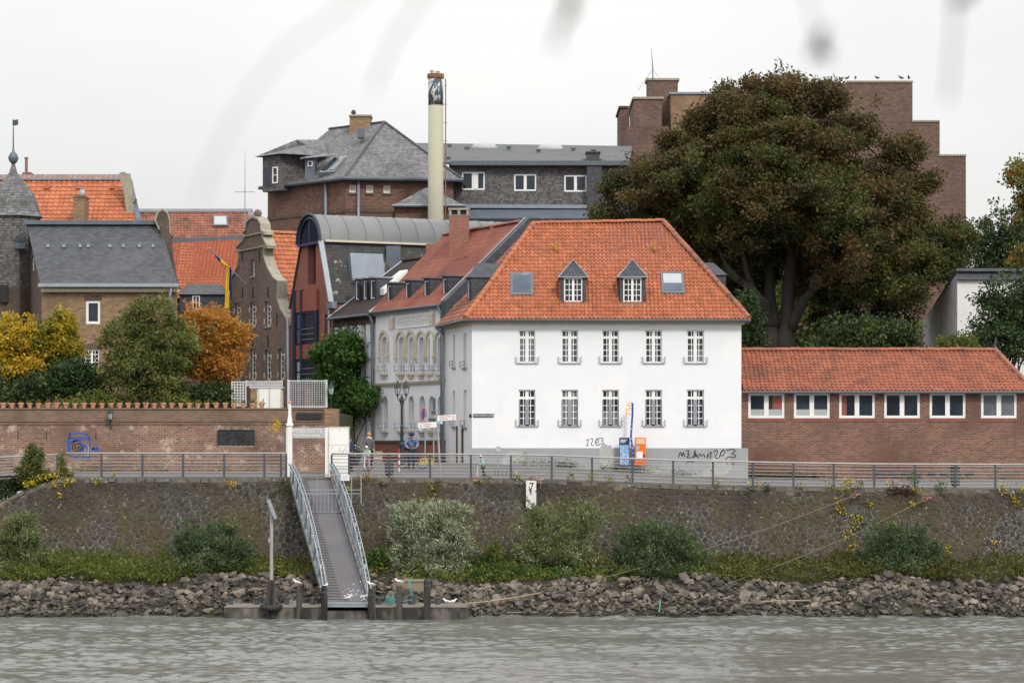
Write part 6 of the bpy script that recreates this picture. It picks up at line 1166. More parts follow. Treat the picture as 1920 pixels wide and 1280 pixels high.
# bronze relief
br = gw.uz(442, 818); RL = thing('bronze_plaque', 'dark bronze relief plaque mounted on the garden wall', 'plaque', gw.pt(br[0], 0, br[1]))
bx(gw, (gw.u(409), -.07, PZ(832, D)), (gw.u(477), -.005, PZ(806, D)), 'plate', 'bronze', RL); mb = gw.mb(); rr = random.Random(9)
a0, a1, b0, b1 = gw.u(410), gw.u(476), PZ(831, D), PZ(807, D)
for k in range(26): u, z = rr.uniform(a0+.1, a1-.25), rr.uniform(b0+.06, b1-.1); mb.tube([(u, -.075, z), (u+rr.uniform(.05, .25), -.09, z+rr.uniform(-.06, .08)), (u+rr.uniform(.1, .3), -.075, z+rr.uniform(-.06, .1))], .018, 5)
mb.build('relief', M['bronze'], RL); mb = gw.mb(); [mb.box(*q) for q in (((a0, -.1, b1), (a1, -.06, b1+.05)), ((a0, -.1, b0-.05), (a1, -.06, b0)), ((a0-.05, -.1, b0), (a0, -.06, b1)), ((a1, -.1, b0), (a1+.05, -.06, b1)))]; mb.build('rim', M['bronze'], RL)
mb = gw.mb(); [mb.box((lerp(a0, a1, k/22)+.01, -.008, b0-.16), (lerp(a0, a1, (k+.8)/22), -.003, b0-.07-.05*(k % 3 == 0))) for k in range(22)]; mb.build('lime_streak', M['droppings'], RL)
# blue graffiti
sp = [[(128, 846), (128, 820), (134, 813), (150, 811), (165, 815), (169, 822), (168, 850)], [(129, 822), (148, 820), (168, 820)], [(129, 828), (150, 824), (168, 823)], [(133, 849), (130, 838), (134, 828), (145, 825), (154, 830), (156, 840), (150, 847)], [(154, 847), (158, 834), (163, 836), (163, 848)], [(172, 845), (175, 836), (178, 845)], [(172, 841), (178, 841)], [(180, 846), (181, 836), (186, 840), (181, 841), (186, 846)], [(128, 852), (145, 859), (168, 857)], [(168, 850), (168, 858)]]
strokes('graffiti', 'blue spray-painted face scrawl on the garden wall', sp, gw, 'bluespray', .065)
strokes('graffiti', 'black spiral sprayed inside the blue wall graffiti', [[(146, 836), (149, 838), (147, 841), (142, 840), (140, 835), (144, 830), (151, 832), (153, 838), (150, 844), (142, 846), (136, 841), (136, 832), (142, 827)]], gw, 'spray', .05, off=-.012)
# wall lantern
def lantern(parent, c, s=1.0):           # six-sided gas lantern, c = bottom of the glass body
    x, y, z = c
    mb = MB(); mb.lathe((x, y, z), [(.09*s, 0), (.155*s, .3*s)], 6); mb.build('glass_body', M['lampglass'], parent)
    mb = MB()
    for k in range(6):
        a = 2*math.pi*(k+.5)/6; mb.beam((x+.095*s*math.cos(a), y+.095*s*math.sin(a), z), (x+.16*s*math.cos(a), y+.16*s*math.sin(a), z+.3*s), .02*s, .02*s)
    mb.lathe((x, y, z), [(.19*s, .3*s), (.17*s, .35*s), (.11*s, .43*s), (.1*s, .47*s), (.06*s, .5*s), (.035*s, .56*s), (.05*s, .6*s), (.01*s, .66*s)], 6); mb.lathe((x, y, z), [(.03*s, -.1*s), (.05*s, -.06*s), (.1*s, -.015*s), (.1*s, .005*s)], 6); mb.build('lantern_frame', M['iron'], parent)
p = P(207, 786, D-.3); WL = thing('wall_lantern', 'green iron lantern on a bracket on the garden wall', 'lantern', p); lantern(WL, p, .95); mb = MB(); mb.tube([(p.x, p.y, p.z-.08), (p.x, p.y+.05, p.z-.3), (p.x, D, p.z-.42)], .025, 6); mb.build('bracket', M['iron'], WL)
# flower pots
pots = [22, 80, 140, 198, 255, 320, 378, 440, 500, 560, 620, 680, 740, 798, 855, 915, 973, 1030, 1088, 1145, 1205, 1262, 1320, 1380, 1440, 1502, 1562, 1622, 1682, 1745]; P0 = None
words = ORD+['twenty-'+w_ for w_ in ORD[:9]]+['thirtieth']
rr = random.Random(8)
for k, zx in enumerate(pots):
    px = zx/3.556; x = PX(px, D+.3); zz = zt+.06; lab = 'terracotta flower pot on the garden wall, %s from the left' % words[k]
    if P0 is None:
        P0 = thing('flower_pot', lab, 'flower pot', (x, D+.3, zz), 'terracotta pots along the garden wall')
        mb = MB(); mb.lathe((x, D+.3, zz), [(.085, 0), (.12, .17), (.14, .17), (.145, .25), (.125, .25), (.11, .2)], 12); mb.build('pot', M['terracotta'], P0); mb = MB(); mb.lathe((x, D+.3, zz), [(.11, .19), (.11, .225)], 10); mb.build('soil', M['soil'], P0); pot = P0
    else: pot = dup(P0, (x, D+.3, zz), rr.uniform(0, 6), lab, rr.uniform(.92, 1.06))
    n = rr.choice((4, 8, 25, 50)); c = np.array([[x, D+.3, zz+.24]])
    if True:
        pts = np.repeat(c, n, 0)+RNG.normal(size=(n, 3))*np.array([.06, .06, .05]); mt = M[rr.choice(('lf_bright', 'lf_herb', 'lf_dark', 'lf_bright'))]; o = leafmesh('potted_plant', pts, .12, mt, pot, .45, (0, 0, .8))
# trellis, shed, lattice fence on the terrace
M['oldwhite'] = mk('weathered_white_paint', (.55, .56, .57), (.45, .46, .47), 3, rough=.7)
def trellis(name, label, px0, px1, py0, py1, d, nx, nz, arch_=0, mat='oldwhite', t=.035, post=.06):
    f = frontal(px0, px1, d); r_ = thing(name, label, 'trellis', f.base(PZ(py1, d))); za, zb = PZ(py1, d), PZ(py0, d)
    for u in (0, f.L): bx(f, (u-post/2, -.03, za), (u+post/2, .03, zb+.06), 'post', mat, r_)
    for z in (za+.04, zb): bx(f, (0, -.025, z-.03), (f.L, .02, z+.03), 'rail', mat, r_)
    for k in range(1, nx): u = f.L*k/nx; bx(f, (u-t/2, -.012, za), (u+t/2, .0, zb), 'slat', mat, r_)
    for k in range(1, nz): z = lerp(za, zb, k/nz); bx(f, (0, .001, z-t/2), (f.L, .012, z+t/2), 'slat', mat, r_)
    return r_
trellis('trellis', 'white garden trellis panel left of the shed', 435, 461, 716, 762, 129, 5, 9, t=.05); trellis('trellis', 'low white lattice strip behind the pale shed', 463, 529, 715, 724, 131, 16, 3, t=.045)
trellis('lattice_fence', 'white lattice fence at the end of the garden wall', 541, 612, 714, 764, 127.2, 16, 12, t=.02, post=.1)
trellis('trellis', 'white trellis half hidden behind the green tree', 228, 262, 738, 764, 131, 6, 5, t=.045); trellis('trellis', 'white trellis behind the orange tree', 338, 360, 718, 764, 132, 5, 9, t=.05)
f = frontal(470, 528, 129); r_ = thing('garden_shed', 'pale cream garden cabinet behind the flower pots', 'shed', f.base(PZ(764, 129))); bx(f, (0, 0, PZ(766, 129)), (f.L, 1, PZ(727, 129)), 'body', 'cream', r_); bx(f, (-.06, -.06, PZ(727, 129)), (f.L+.06, 1.05, PZ(725, 129)), 'lid', 'signwhite', r_)
for k in (0, 1): bx(f, (f.L*(.26+.37*k), -.03, PZ(765, 129)), (f.L*(.26+.37*k)+.48, 0, PZ(729, 129)), 'door_panel', 'signwhite', r_)
bx(f, (.0, -.03, PZ(765, 129)), (f.L*.2, 0, PZ(729, 129)), 'side_panel', 'b_tan', r_)
# ================= LANDING PORTAL: post, sign, cabinet =================
D = 121.2; zg = gz(PX(560, D), D)
r_ = thing('obelisk_post', 'white obelisk-topped post beside the landing sign', 'post', P(543.5, 885, D)); x = PX(543.5, D)
mb = MB(); mb.box((x-.11, D-.1, zg), (x+.11, D+.12, PZ(795, D))); mb.box((x-.15, D-.15, PZ(798, D)), (x+.15, D+.15, PZ(793, D))); mb.box((x-.1, D-.1, PZ(793, D)), (x+.1, D+.1, PZ(785, D))); mb.lathe((x, D, 0), [(.12, PZ(786, D)), (.13, PZ(784, D)), (.1, PZ(780, D)), (.075, PZ(757, D)), (.09, PZ(756, D))], 4); mb.build('post_shaft', M['signwhite'], r_); mb = MB(); mb.lathe((x, D, 0), [(.09, PZ(756, D)), (.1, PZ(754.5, D)), (.01, PZ(750, D))], 6); mb.build('terracotta_tip', M['terracotta'], r_)
f = frontal(542, 611, D); r_ = thing('landing_sign', 'pale sign reading WEISSE FLOTTE Auf Wiedersehen over the gangway head', 'sign', f.base(zg))
bx(f, (f.u(541.5), -.04, PZ(821, D)), (f.u(609.5), .02, PZ(801.5, D)), 'sign_board', 'signgrey', r_)
for px in (539, 612): bx(f, (f.u(px)-.06, -.03, zg), (f.u(px)+.06, .05, PZ(801, D)), 'sign_post', 'signwhite', r_)
text('WEISSE FLOTTE', .245, f.pt(f.u(575.5), -.045, PZ(807.5, D)), 'signwhite', r_, fac=f, sx=.8); text('Auf Wiedersehen', .2, f.pt(f.u(575.5), -.045, PZ(815.8, D)), 'signwhite', r_, fac=f, sx=.83)
f = frontal(615, 653.5, 121.5); r_ = thing('ticket_cabinet', 'tall closed white metal cabinet at the gangway head', 'cabinet', f.base(gz(PX(634, 121.5), 121.5))); zg2 = gz(PX(634, 121.5), 121.5)
bx(f, (0, 0, zg2-.05), (f.L, .8, PZ(801, 121.5)), 'body', 'signwhite', r_); bx(f, (-.03, -.03, PZ(801, 121.5)), (f.L+.03, .83, PZ(799.5, 121.5)), 'lid', 'cream', r_)
for a, b_ in ((802.5, 834), (836, 876)): bx(f, (.05, -.025, PZ(b_, 121.5)), (f.L-.04, 0, PZ(a, 121.5)), 'door_panel', 'frame', r_)
bx(f, (0, -.03, zg2), (.045, .0, PZ(800, 121.5)), 'hinge_strip', 'cream', r_)
for k in range(6): u = .2+.3*(k % 3); z = PZ(805 if k < 3 else 839, 121.5); bx(f, (u, -.035, z-.015), (u+.03, -.025, z+.015), 'rivet', 'post', r_)
strokes('graffiti', 'faint red scribble on the white cabinet', [[(634, 846), (638, 842), (641, 848)], [(643, 848), (645, 842), (650, 843), (648, 848)]], f, 'red', .02, off=-.029)
# ================= STREET FURNITURE =================
def gnd(px, d): return gz(PX(px, d), d)
D = 126.5; x, zg = PX(753.5, D), gnd(753.5, D); TL = thing('twin_street_lamp', 'black cast-iron street lamp with two lanterns before the arched house', 'street lamp', (x, D, zg))
mb = MB(); mb.lathe((x, D, zg), [(.16, 0), (.17, .3), (.13, .35), (.12, .9), (.14, .95), (.08, 1.05), (.07, 1.7), (.095, 1.75), (.06, 1.85), (.055, 2.8), (.085, 2.85), (.05, 2.95), (.045, PZ(757, D)-zg), (.09, PZ(755, D)-zg), (.1, PZ(750, D)-zg), (.05, PZ(746, D)-zg), (.02, PZ(738, D)-zg)], 10); mb.build('column', M['iron'], TL, smooth=False)
zl = PZ(739, D)
for s in (-1, 1):
    cx_ = x+s*.2; mb = MB(); mb.tube([(x, D, PZ(752, D)), (x+s*.12, D, PZ(751, D)), (cx_, D, PZ(746, D)), (cx_, D, zl-.08)], .028, 6); mb.build('arm', M['iron'], TL); lantern(TL, (cx_, D, zl), 1.02)
D = 127.0; x = PX(621, D); zb = zt+.02; SL = thing('single_lantern', 'single iron lantern on a short post at the wall end', 'lantern', (x, D, zb)); mb = MB(); mb.lathe((x, D, PZ(768, D)), [(.1, 0), (.1, .06), (.035, .1), (.03, .62)], 8); mb.build('post', M['iron'], SL); lantern(SL, (x, D, PZ(739, D)), 1.0)
# fingerposts
D = 120.9; zg = gnd(826, D); FP = thing('finger_post', 'leaning white fingerpost with two red-lettered direction boards', 'signpost', (PX(827, D), D, zg))
mb = MB(); mb.tube([P(826.5, 897, D), P(818.5, 771, D)], .048, 8); mb.build('post', M['rail'], FP)
def board(px0, px1, py, tilt, d, right, l1, l2):
    f = Fac((PX(px0, d), d), (PX(px1, d), d)); za, zb_ = PZ(py, d), PZ(py-tilt, d); hh = .125; mb = f.mb(); mb.prism([(0, za-hh), (f.L, zb_-hh), (f.L, zb_+hh), (0, za+hh)], -.02, .02); b_ = mb.build('direction_board', M['signwhite'], FP)
    u = f.L-.12 if right else .12; zc_ = lerp(za, zb_, u/f.L); s = 1 if right else -1; mb = f.mb(); mb.beam((u-s*.05, -.026, zc_+.1), (u+s*.04, -.026, zc_), .012, .03, (0, 1, 0)); mb.beam((u-s*.05, -.026, zc_-.1), (u+s*.04, -.026, zc_), .012, .03, (0, 1, 0)); mb.build('arrow', M['red'], b_)
    rot = math.atan2(zb_-za, f.L); um = f.L*.12 if right else f.L*.27; zc_ = lerp(za, zb_, .4)
    for k, t in enumerate((l1, l2)): text(t, .095, f.pt(um, -.024, zc_+(.05 if k == 0 else -.055)), 'red', b_, fac=f, align='LEFT', rot=rot)
board(820, 855, 784, 2.2, 120.85, True, 'Kaiserswerth', 'Stadtmitte'); board(784, 819, 798, 2.5, 120.85, False, 'Duisburg', 'Wittlaer')
c = P(824, 792, 120.8); mb = MB(); mb.box((c.x-.11, 120.8, c.z-.06), (c.x+.14, 120.82, c.z+.07)); mb.build('route_sticker', M['mapblue'], FP); c = P(787, 804.5, 120.8); mb = MB(); mb.box((c.x-.06, 120.8, c.z-.06), (c.x+.08, 120.82, c.z+.06)); mb.build('route_sticker', M['mapblue'], FP)
def signpost(px, d, ytop, name, label, build):
    zg = gnd(px, d); r_ = thing(name, label, 'sign', (PX(px, d), d, zg)); mb = MB(); mb.tube([(PX(px, d), d, zg), P(px, ytop, d)], .035, 8); mb.build('post', M['galv'], r_); build(r_); return r_
def nosign(r_):
    c = P(794.5, 776, 125.4); mb = MB(Matrix.Translation(c) @ Matrix.Rotation(math.radians(68), 4, 'Z') @ Matrix.Rotation(math.pi/2, 4, 'X')); mb.lathe((0, 0, 0), [(.3, -.015), (.3, .015)], 18); mb.build('round_plate', M['red'], r_); mb = MB(Matrix.Translation(c) @ Matrix.Rotation(math.radians(68), 4, 'Z') @ Matrix.Rotation(math.pi/2, 4, 'X')); mb.lathe((0, 0, 0), [(.22, -.022), (.22, .022)], 18); mb.build('plate_centre', M['signblue'], r_)
    mb = MB(); c = P(795.5, 785.5, 125.4); mb.box((c.x-.06, c.y-.03, c.z-.1), (c.x+.08, c.y, c.z+.08)); mb.build('extra_plate', M['signgrey'], r_)
signpost(797, 125.4, 768, 'traffic_sign', 'edge-on round red no-stopping sign on a grey post', nosign)
def backs(r_):
    for px, y0, y1, w in ((814.5, 746, 768, .06), (814, 770, 777, .13), (812, 784, 790, .22)):
        c = P(px, (y0+y1)/2, 125); mb = MB(); mb.box((c.x-w, 124.95, PZ(y1, 125)), (c.x+w, 124.97, PZ(y0, 125))); mb.build('plate', M['post'], r_)
signpost(813, 125, 748, 'traffic_sign', 'tall grey post with dark narrow sign plates beside the fingerpost', backs)
def mir(r_):
    c = P(934.5, 842.5, 122.5); mb = MB(Matrix.Translation(c) @ Matrix.Rotation(math.radians(12), 4, 'Z') @ Matrix.Rotation(math.pi/2, 4, 'X')); mb.lathe((0, 0, 0), [(.15, -.02), (.15, .02)], 18); mb.build('round_plate', M['rail'], r_); mb = MB(Matrix.Translation(c+Vector((0, -.03, 0))) @ Matrix.Rotation(math.radians(12), 4, 'Z') @ Matrix.Rotation(math.pi/2, 4, 'X')); mb.lathe((0, 0, 0), [(.11, -.02), (.11, .005)], 18); mb.build('plate_back', M['signgrey'], r_)
signpost(934.5, 122.5, 848, 'round_sign', 'small round sign on a grey post before the plinth', mir)
# bench under the sign, litter bins, bollard
D = 122.2; zg = gnd(935, D); r_ = thing('low_rack', 'low dark steel rack beside the round sign', 'rack', (PX(935, D), D, zg))
for px in (928, 942): mb = MB(); x = PX(px, D); mb.tube([(x, D, zg), (x, D, zg+.25), (x+.18, D, zg+.25), (x+.18, D, zg)], .02, 5); mb.build('hoop', M['post'], r_)
def litter(px, d, top, bot, label):
    c = P(px, bot, d); z = gnd(px, d); h = PZ(top, d)-z; r_ = thing('litter_bin', label, 'litter bin', (c.x, d, z)); w = .19
    mb = MB(); mb.lathe((c.x, d, z), [(w*.55, .0), (w*.55, .05), (w*.9, .12), (w, .2), (w, h*.72)], 12); mb.build('bin_body', M['post'], r_); mb = MB(); mb.lathe((c.x, d, z), [(w*1.1, h*.74), (w*1.1, h*.82), (w*.8, h*.95), (w*.2, h)], 12); mb.build('bin_hood', M['black'], r_); mb = MB(); mb.tube([(c.x+.2, d, z), (c.x+.2, d, z+h*.9)], .03, 6); mb.build('bin_post', M['post'], r_)
litter(729, 121.3, 862, 890, 'dark grey litter bin behind the railing near the gangway'); litter(1790, 121.6, 869, 900, 'dark blue-grey litter bin behind the railing at the right')
D = 123.6; x, zg = PX(748.5, D), gnd(748.5, D); r_ = thing('traffic_bollard', 'slim red and white striped bollard beneath the street lamp', 'bollard', (x, D, zg)); hs_ = (PZ(843, D)-zg)/6
for k in range(6): mb = MB(); mb.lathe((x, D, zg), [(.04, hs_*k), (.04, hs_*(k+1))], 10); mb.build('stripe', M['red' if k % 2 else 'signwhite'], r_)
mb = MB(); mb.lathe((x, D, zg), [(.04, hs_*6), (.03, hs_*6+.03), (.0, hs_*6+.04)], 10); mb.build('cap', M['red'], r_)
# yellow grit box on the pavement
D = 126.6; f = frontal(785, 813, D); zg = gnd(799, D); r_ = thing('yellow_grit_box', 'low yellow box standing against the brick base', 'box', f.base(zg)); mb = f.mb(); mb.prism([(0, zg), (f.L, zg), (f.L-.06, zg+.2), (.06, zg+.2)], 0, .5); mb.build('box_body', M['yellow'], r_); mb = f.mb(); mb.prism([(0.02, zg+.2), (f.L-.02, zg+.2), (f.L-.12, zg+.3), (.12, zg+.3)], -.03, .53); mb.build('box_lid', M['yellow'], r_)
# cardboard / planter boxes by the door, flower tub
D = 128.2; f = frontal(700, 717, D); zg = gnd(708, D); r_ = thing('cardboard_box', 'brown cardboard box on the pavement by the house corner', 'box', f.base(zg)); bx(f, (0, 0, zg), (f.L, .4, PZ(845, D)), 'carton', 'wood', r_); bx(f, (.02, -.012, zg+.2), (f.L-.02, 0, zg+.25), 'tape', 'cream', r_)
# ---- tram stop style totem and boards ----
D = 127.3; zg = gnd(1186, D); ST = thing('stop_totem', 'bent blue stop pole carrying the amber number 756', 'sign', (PX(1186, D), D, zg)); pp = [(1187.5, 900), (1187, 850), (1183, 820), (1184.5, 795), (1186, 775), (1186, 755)]
mb = MB(); [mb.beam(P(*pp[k], D), P(*pp[k+1], D), .09, .07, (0, 1, 0)) for k in range(5)]; mb.build('pole', M['signblue'], ST)
text('756', .44, P(1180, 767, D-.02), 'amber', ST, name='number', ext=.01, rot=math.pi/2); 
for k in range(8): c = P(np.interp(795+k*9, [795, 820, 850], [1184.5, 1183, 1187]), 795+k*9, D-.06); mb = MB(); mb.box((c.x-.02, c.y, c.z-.025), (c.x+.02, c.y+.012, c.z+.025)); mb.build('pictogram', M['signwhite' if k % 2 else 'mapblue'], ST)
for nm, lab, a, b_, t, bt, mt in (('map_board', 'blue printed map board leaning beside the stop pole', 1161, 1180.5, 820, 873, 'navy'), ('ticket_machine', 'orange ticket machine board beside the stop pole', 1190.5, 1211, 820, 872, 'orange')):
    f = frontal(a, b_, 127.45); r_ = thing(nm, lab, 'sign board', f.base(gnd(a, 127.45))); za, zb_ = PZ(bt, 127.45), PZ(t, 127.45); bx(f, (0, 0, za), (f.L, .12 if mt == 'orange' else .05, zb_), 'panel', mt, r_)
    for u in (.08, f.L-.08): bx(f, (u-.02, .03, gnd(a, 127.45)-.05), (u+.02, .07, za+.1), 'leg', 'post', r_)
    if mt == 'navy':
        bx(f, (.03, -.008, za+.04), (f.L-.03, 0, lerp(za, zb_, .74)), 'map_print', 'mapblue', r_)
        for k in range(3): bx(f, (.06, -.006, zb_-.12-.06*k), (f.L-.12-.05*k, 0, zb_-.09-.06*k), 'print_line', 'signwhite', r_)
    else:
        bx(f, (.05, -.008, zb_-.3), (f.L-.05, 0, zb_-.05), 'price_list', mk('printed_list', (.75, .6, .42), (.7, .4, .2), 12), r_); bx(f, (.07, -.01, lerp(za, zb_, .22)), (f.L-.15, 0, lerp(za, zb_, .5)), 'notice', 'signwhite', r_); bx(f, (.06, -.01, lerp(za, zb_, .53)), (.2, 0, lerp(za, zb_, .72)), 'slot_panel', 'lampglass', r_); bx(f, (f.L-.13, -.015, lerp(za, zb_, .3)), (f.L-.05, 0, lerp(za, zb_, .38)), 'coin_slot', 'black', r_)
        for k in range(2): bx(f, (.05, -.009, za+.1+.12*k), (f.L-.05, -.001, za+.115+.12*k), 'panel_seam', 'red', r_)
# gauge board 7
D = 118.9; f = frontal(986.5, 1005.5, D); r_ = thing('gauge_board', 'weathered white water gauge board with the figure 7', 'sign', f.base(PZ(952, D))); mb = f.mb()
zz0, zz1 = PZ(953, D), PZ(900.5, D); w_ = f.L; mb.prism([(.04, zz0), (w_-.04, zz0), (w_, zz0+.04), (w_, zz1-.04), (w_-.04, zz1), (.04, zz1), (0, zz1-.04), (0, zz0+.04)], -.04, 0); mb.build('board', M['gauge'], r_); text('7', .56, f.pt(w_*.52, -.045, PZ(913.5, D)), 'black', r_, name='numeral', sx=.75)
mb = f.mb(); [mb.box((w_*q, 0, zz0+.2), (w_*q+.06, .5, zz0+.26)) for q in (.2, .7)]; [mb.box((w_*q, 0, zz1-.3), (w_*q+.06, .6, zz1-.24)) for q in (.2, .7)]; mb.build('bracket', M['post'], r_)
r_ = thing('twig_heap', 'small heap of cut twigs on the quay edge above the gauge', 'twigs', P(1000, 900, 119.7)); rr = random.Random(3)
for k in range(34):
    c = P(rr.uniform(984, 1016), rr.uniform(894, 906), 119.35+rr.uniform(-.1, .3)); dv = Vector((rr.gauss(0, 1), rr.gauss(0, .6), rr.gauss(0, .5))).normalized()*rr.uniform(.1, .28); mb = MB(); mb.tube([c-dv, c+dv], rr.uniform(.012, .028), 5); mb.build('twig', M['wood'], r_)
# ================= MOORING WIRES, LOGS, BLOCK =================
def wire(name, label, a, b_, sag, r, mat, cat):
    a, b_ = Vector(a), Vector(b_); mb = MB(); mb.tube([lerp(a, b_, t)-Vector((0, 0, sag*4*t*(1-t))) for t in np.linspace(0, 1, 16)], r, 5); return tag(mb.build(name, M[mat], None, smooth=True), label, cat)
wire('mooring_wire', 'upper mooring wire running from the quay wall down to the rocks', P(1600, 929, 119.0), P(1000, 1112, 113.2), .35, .015, 'wire', 'wire'); wire('mooring_wire', 'lower mooring wire stretched from the quay wall at the right', P(1733, 936, 118.9), P(1250, 1128, 112.8), .35, .015, 'wire', 'wire')
wire('mooring_rope', 'tan mooring rope lying from the pontoon over the rocks', P(872, 1131, 111.4), P(1012, 1111, 113.2), .05, .03, 'rope', 'rope'); wire('teal_rope', 'short teal rope hanging over the rocks', P(1238, 1124, 112.6), P(1236, 1148, 111.8), 0, .03, 'teal', 'rope')
for k, px, py in ((0, 1600, 929), (1, 1733, 936)):
    c = P(px, py, 119.0); r_ = thing('wall_shackle', ('rusty shackle in the quay wall holding the upper wire', 'rusty shackle in the quay wall holding the lower wire')[k], 'shackle', c); mb = MB(); mb.tube([(c.x+.13*math.cos(t), c.y, c.z+.09*math.sin(t)) for t in np.linspace(0, 6.28, 13)], .028, 5); mb.build('ring', M['rust'], r_); mb = MB(); mb.tube([c, c+Vector((.35, .3, .08))], .05, 6); mb.build('anchor_bolt', M['rust'], r_)
for k, (lab, pts, r) in enumerate((('long pale driftwood log lying across the rocks', [(1372, 1130), (1420, 1128), (1470, 1126), (1520, 1125)], .07), ('thin driftwood branch among the rocks at the far left', [(466, 1107), (478, 1103), (492, 1104)], .05), ('bent driftwood stick on the rocks right of the pontoon', [(905, 1112), (912, 1106), (922, 1104)], .035), ('short driftwood stick standing in the rocks at the right', [(1640, 1090), (1643, 1099)], .035), ('thin branch lying low on the rocks near the water', [(950, 1148), (1010, 1147.5), (1085, 1148)], .035))):
    mb = MB(); mb.tube([P(a, b_, 113.0-.02*i-(.9 if k == 4 else 0)) for i, (a, b_) in enumerate(pts)], [r*(1-.15*i) for i in range(len(pts))], 6); tag(mb.build('driftwood', M['wood'], None, smooth=True), lab, 'driftwood')
D = 113.6; f = frontal(736, 805, D); r_ = thing('concrete_block', 'large tan concrete anchor block on the rocks behind the pontoon', 'block', f.base(1)); bx(f, (0, 0, .6), (f.L, 1.2, PZ(1090, D)), 'block', mk('tan_concrete', (.26, .2, .15), (.22, .17, .13), 1.5, (.15, .12, .09), 1, (.55, .7), bmp=.3), r_); bx(f, (-.04, -.04, PZ(1090, D)), (f.L+.04, 1.24, PZ(1087, D)), 'block_cap', 'kerbstone', r_)
D = 111.7; r_ = thing('rope_winch', 'small pontoon post with a teal rope draped from its arm', 'winch', P(772, 1130, D)); mb = MB(); c = P(772, 1132, D); mb.lathe((c.x, D, c.z), [(.14, 0), (.14, .3), (.16, .32), (.16, .36), (.05, .38)], 10); mb.build('drum_post', M['post'], r_); mb = MB(); mb.tube([P(749, 1097, D), P(756, 1089, D), P(765, 1086, D), P(770, 1090, D)], .025, 5); mb.build('arm', M['rope'], r_)
for k in range(3): mb = MB(); mb.tube([P(766+k*1.5, 1086, D), P(768+k, 1100, D-.1), P(770+k*2, 1118, D-.1)], .014, 5); mb.build('rope_strand', M['teal'], r_)
D = 111.4; c = P(731, 1122, D); r_ = thing('rope_coil', 'coil of teal rope lying on the pontoon', 'rope', c)
for k in range(4): mb = MB(); mb.tube([(c.x+(.2-.02*k)*math.cos(t), D+.16*math.sin(t), c.z-.15+.07*k+.03*math.sin(3*t)) for t in np.linspace(0, 6.28, 14)], .03, 5); mb.build('rope_turn', M['teal'], r_)
mb = MB(); mb.tube([P(738, 1122, D), P(748, 1128, D), P(760, 1126, D), P(772, 1124, D)], .025, 5); mb.build('rope_end', M['teal'], r_)
# ================= GULLS AND PIGEONS =================
def bird(name, label, c, face, s, m1, m2, cat, group, legs=True):
    c = Vector(c); r_ = thing(name, label, cat, c, group); R = Matrix.Translation(c) @ Matrix.Rotation(face, 4, 'Z') @ Matrix.Scale(s, 4); h = .1 if legs else .03
    mb = MB(R); mb.tube([(-.22, 0, h+.05), (-.12, 0, h+.06), (-.02, 0, h+.08), (.08, 0, h+.1), (.13, 0, h+.15), (.16, 0, h+.2), (.2, 0, h+.215), (.225, 0, h+.21)], [.012, .05, .075, .07, .045, .04, .042, .018], 10); mb.build('body', M[m1], r_, smooth=True)
    for sg in (-1, 1):
        mb = MB(R); mb.tube([(.08, sg*.06, h+.11), (-.02, sg*.075, h+.1), (-.14, sg*.04, h+.07), (-.24, sg*.012, h+.055)], [.02, .036, .024, .005], 6); mb.build('wing', M[m2], r_, smooth=True)
        if legs: mb = MB(R); mb.tube([(0, sg*.025, h+.02), (.01, sg*.025, 0)], .007, 4); mb.build('leg', M['orange'], r_)
    mb = MB(R); mb.tube([(.22, 0, h+.21), (.27, 0, h+.2)], [.014, .003], 5); mb.build('beak', M['amber'] if m1 == 'signwhite' else M['black'], r_)
G = [(558, 1098.5, 109.95, 2.9, 'white gull perched on the first timber pile'), (607, 1106, 110.6, 0.4, 'white gull standing at the foot of the gangway left side'), (697, 1102, 109.95, 3.3, 'white gull perched on the pile right of the gangway'), (749, 1097, 109.95, 3.0, 'white gull perched on the fourth timber pile'), (683, 1125, 111.2, .3, 'white gull sitting on the gangway foot'), (652, 1127, 111.0, .2, 'white gull crouching at the middle of the gangway foot'), (839, 1134, 110.9, 3.2, 'white gull standing on the right pontoon end'), (848, 1134.5, 110.8, .3, 'white gull beside another on the right pontoon end')]
for px, py, d, a, lab in G: bird('gull', lab, P(px, py, d), a, .85, 'signwhite', 'signgrey', 'gull', 'gulls at the landing stage')
for k, (px, py) in enumerate(((1588, 154), (1604, 153.5), (1645, 153.5), (1690, 153.5), (1704, 153.5))): bird('pigeon', 'small dark bird on the stepped brick gable top, %s from the left' % ORD[k], P(px, py, 192.2)+Vector((0, 0, .1)), .4+k, 1.0, 'black', 'slate_dark', 'bird', 'birds on the brick gable')
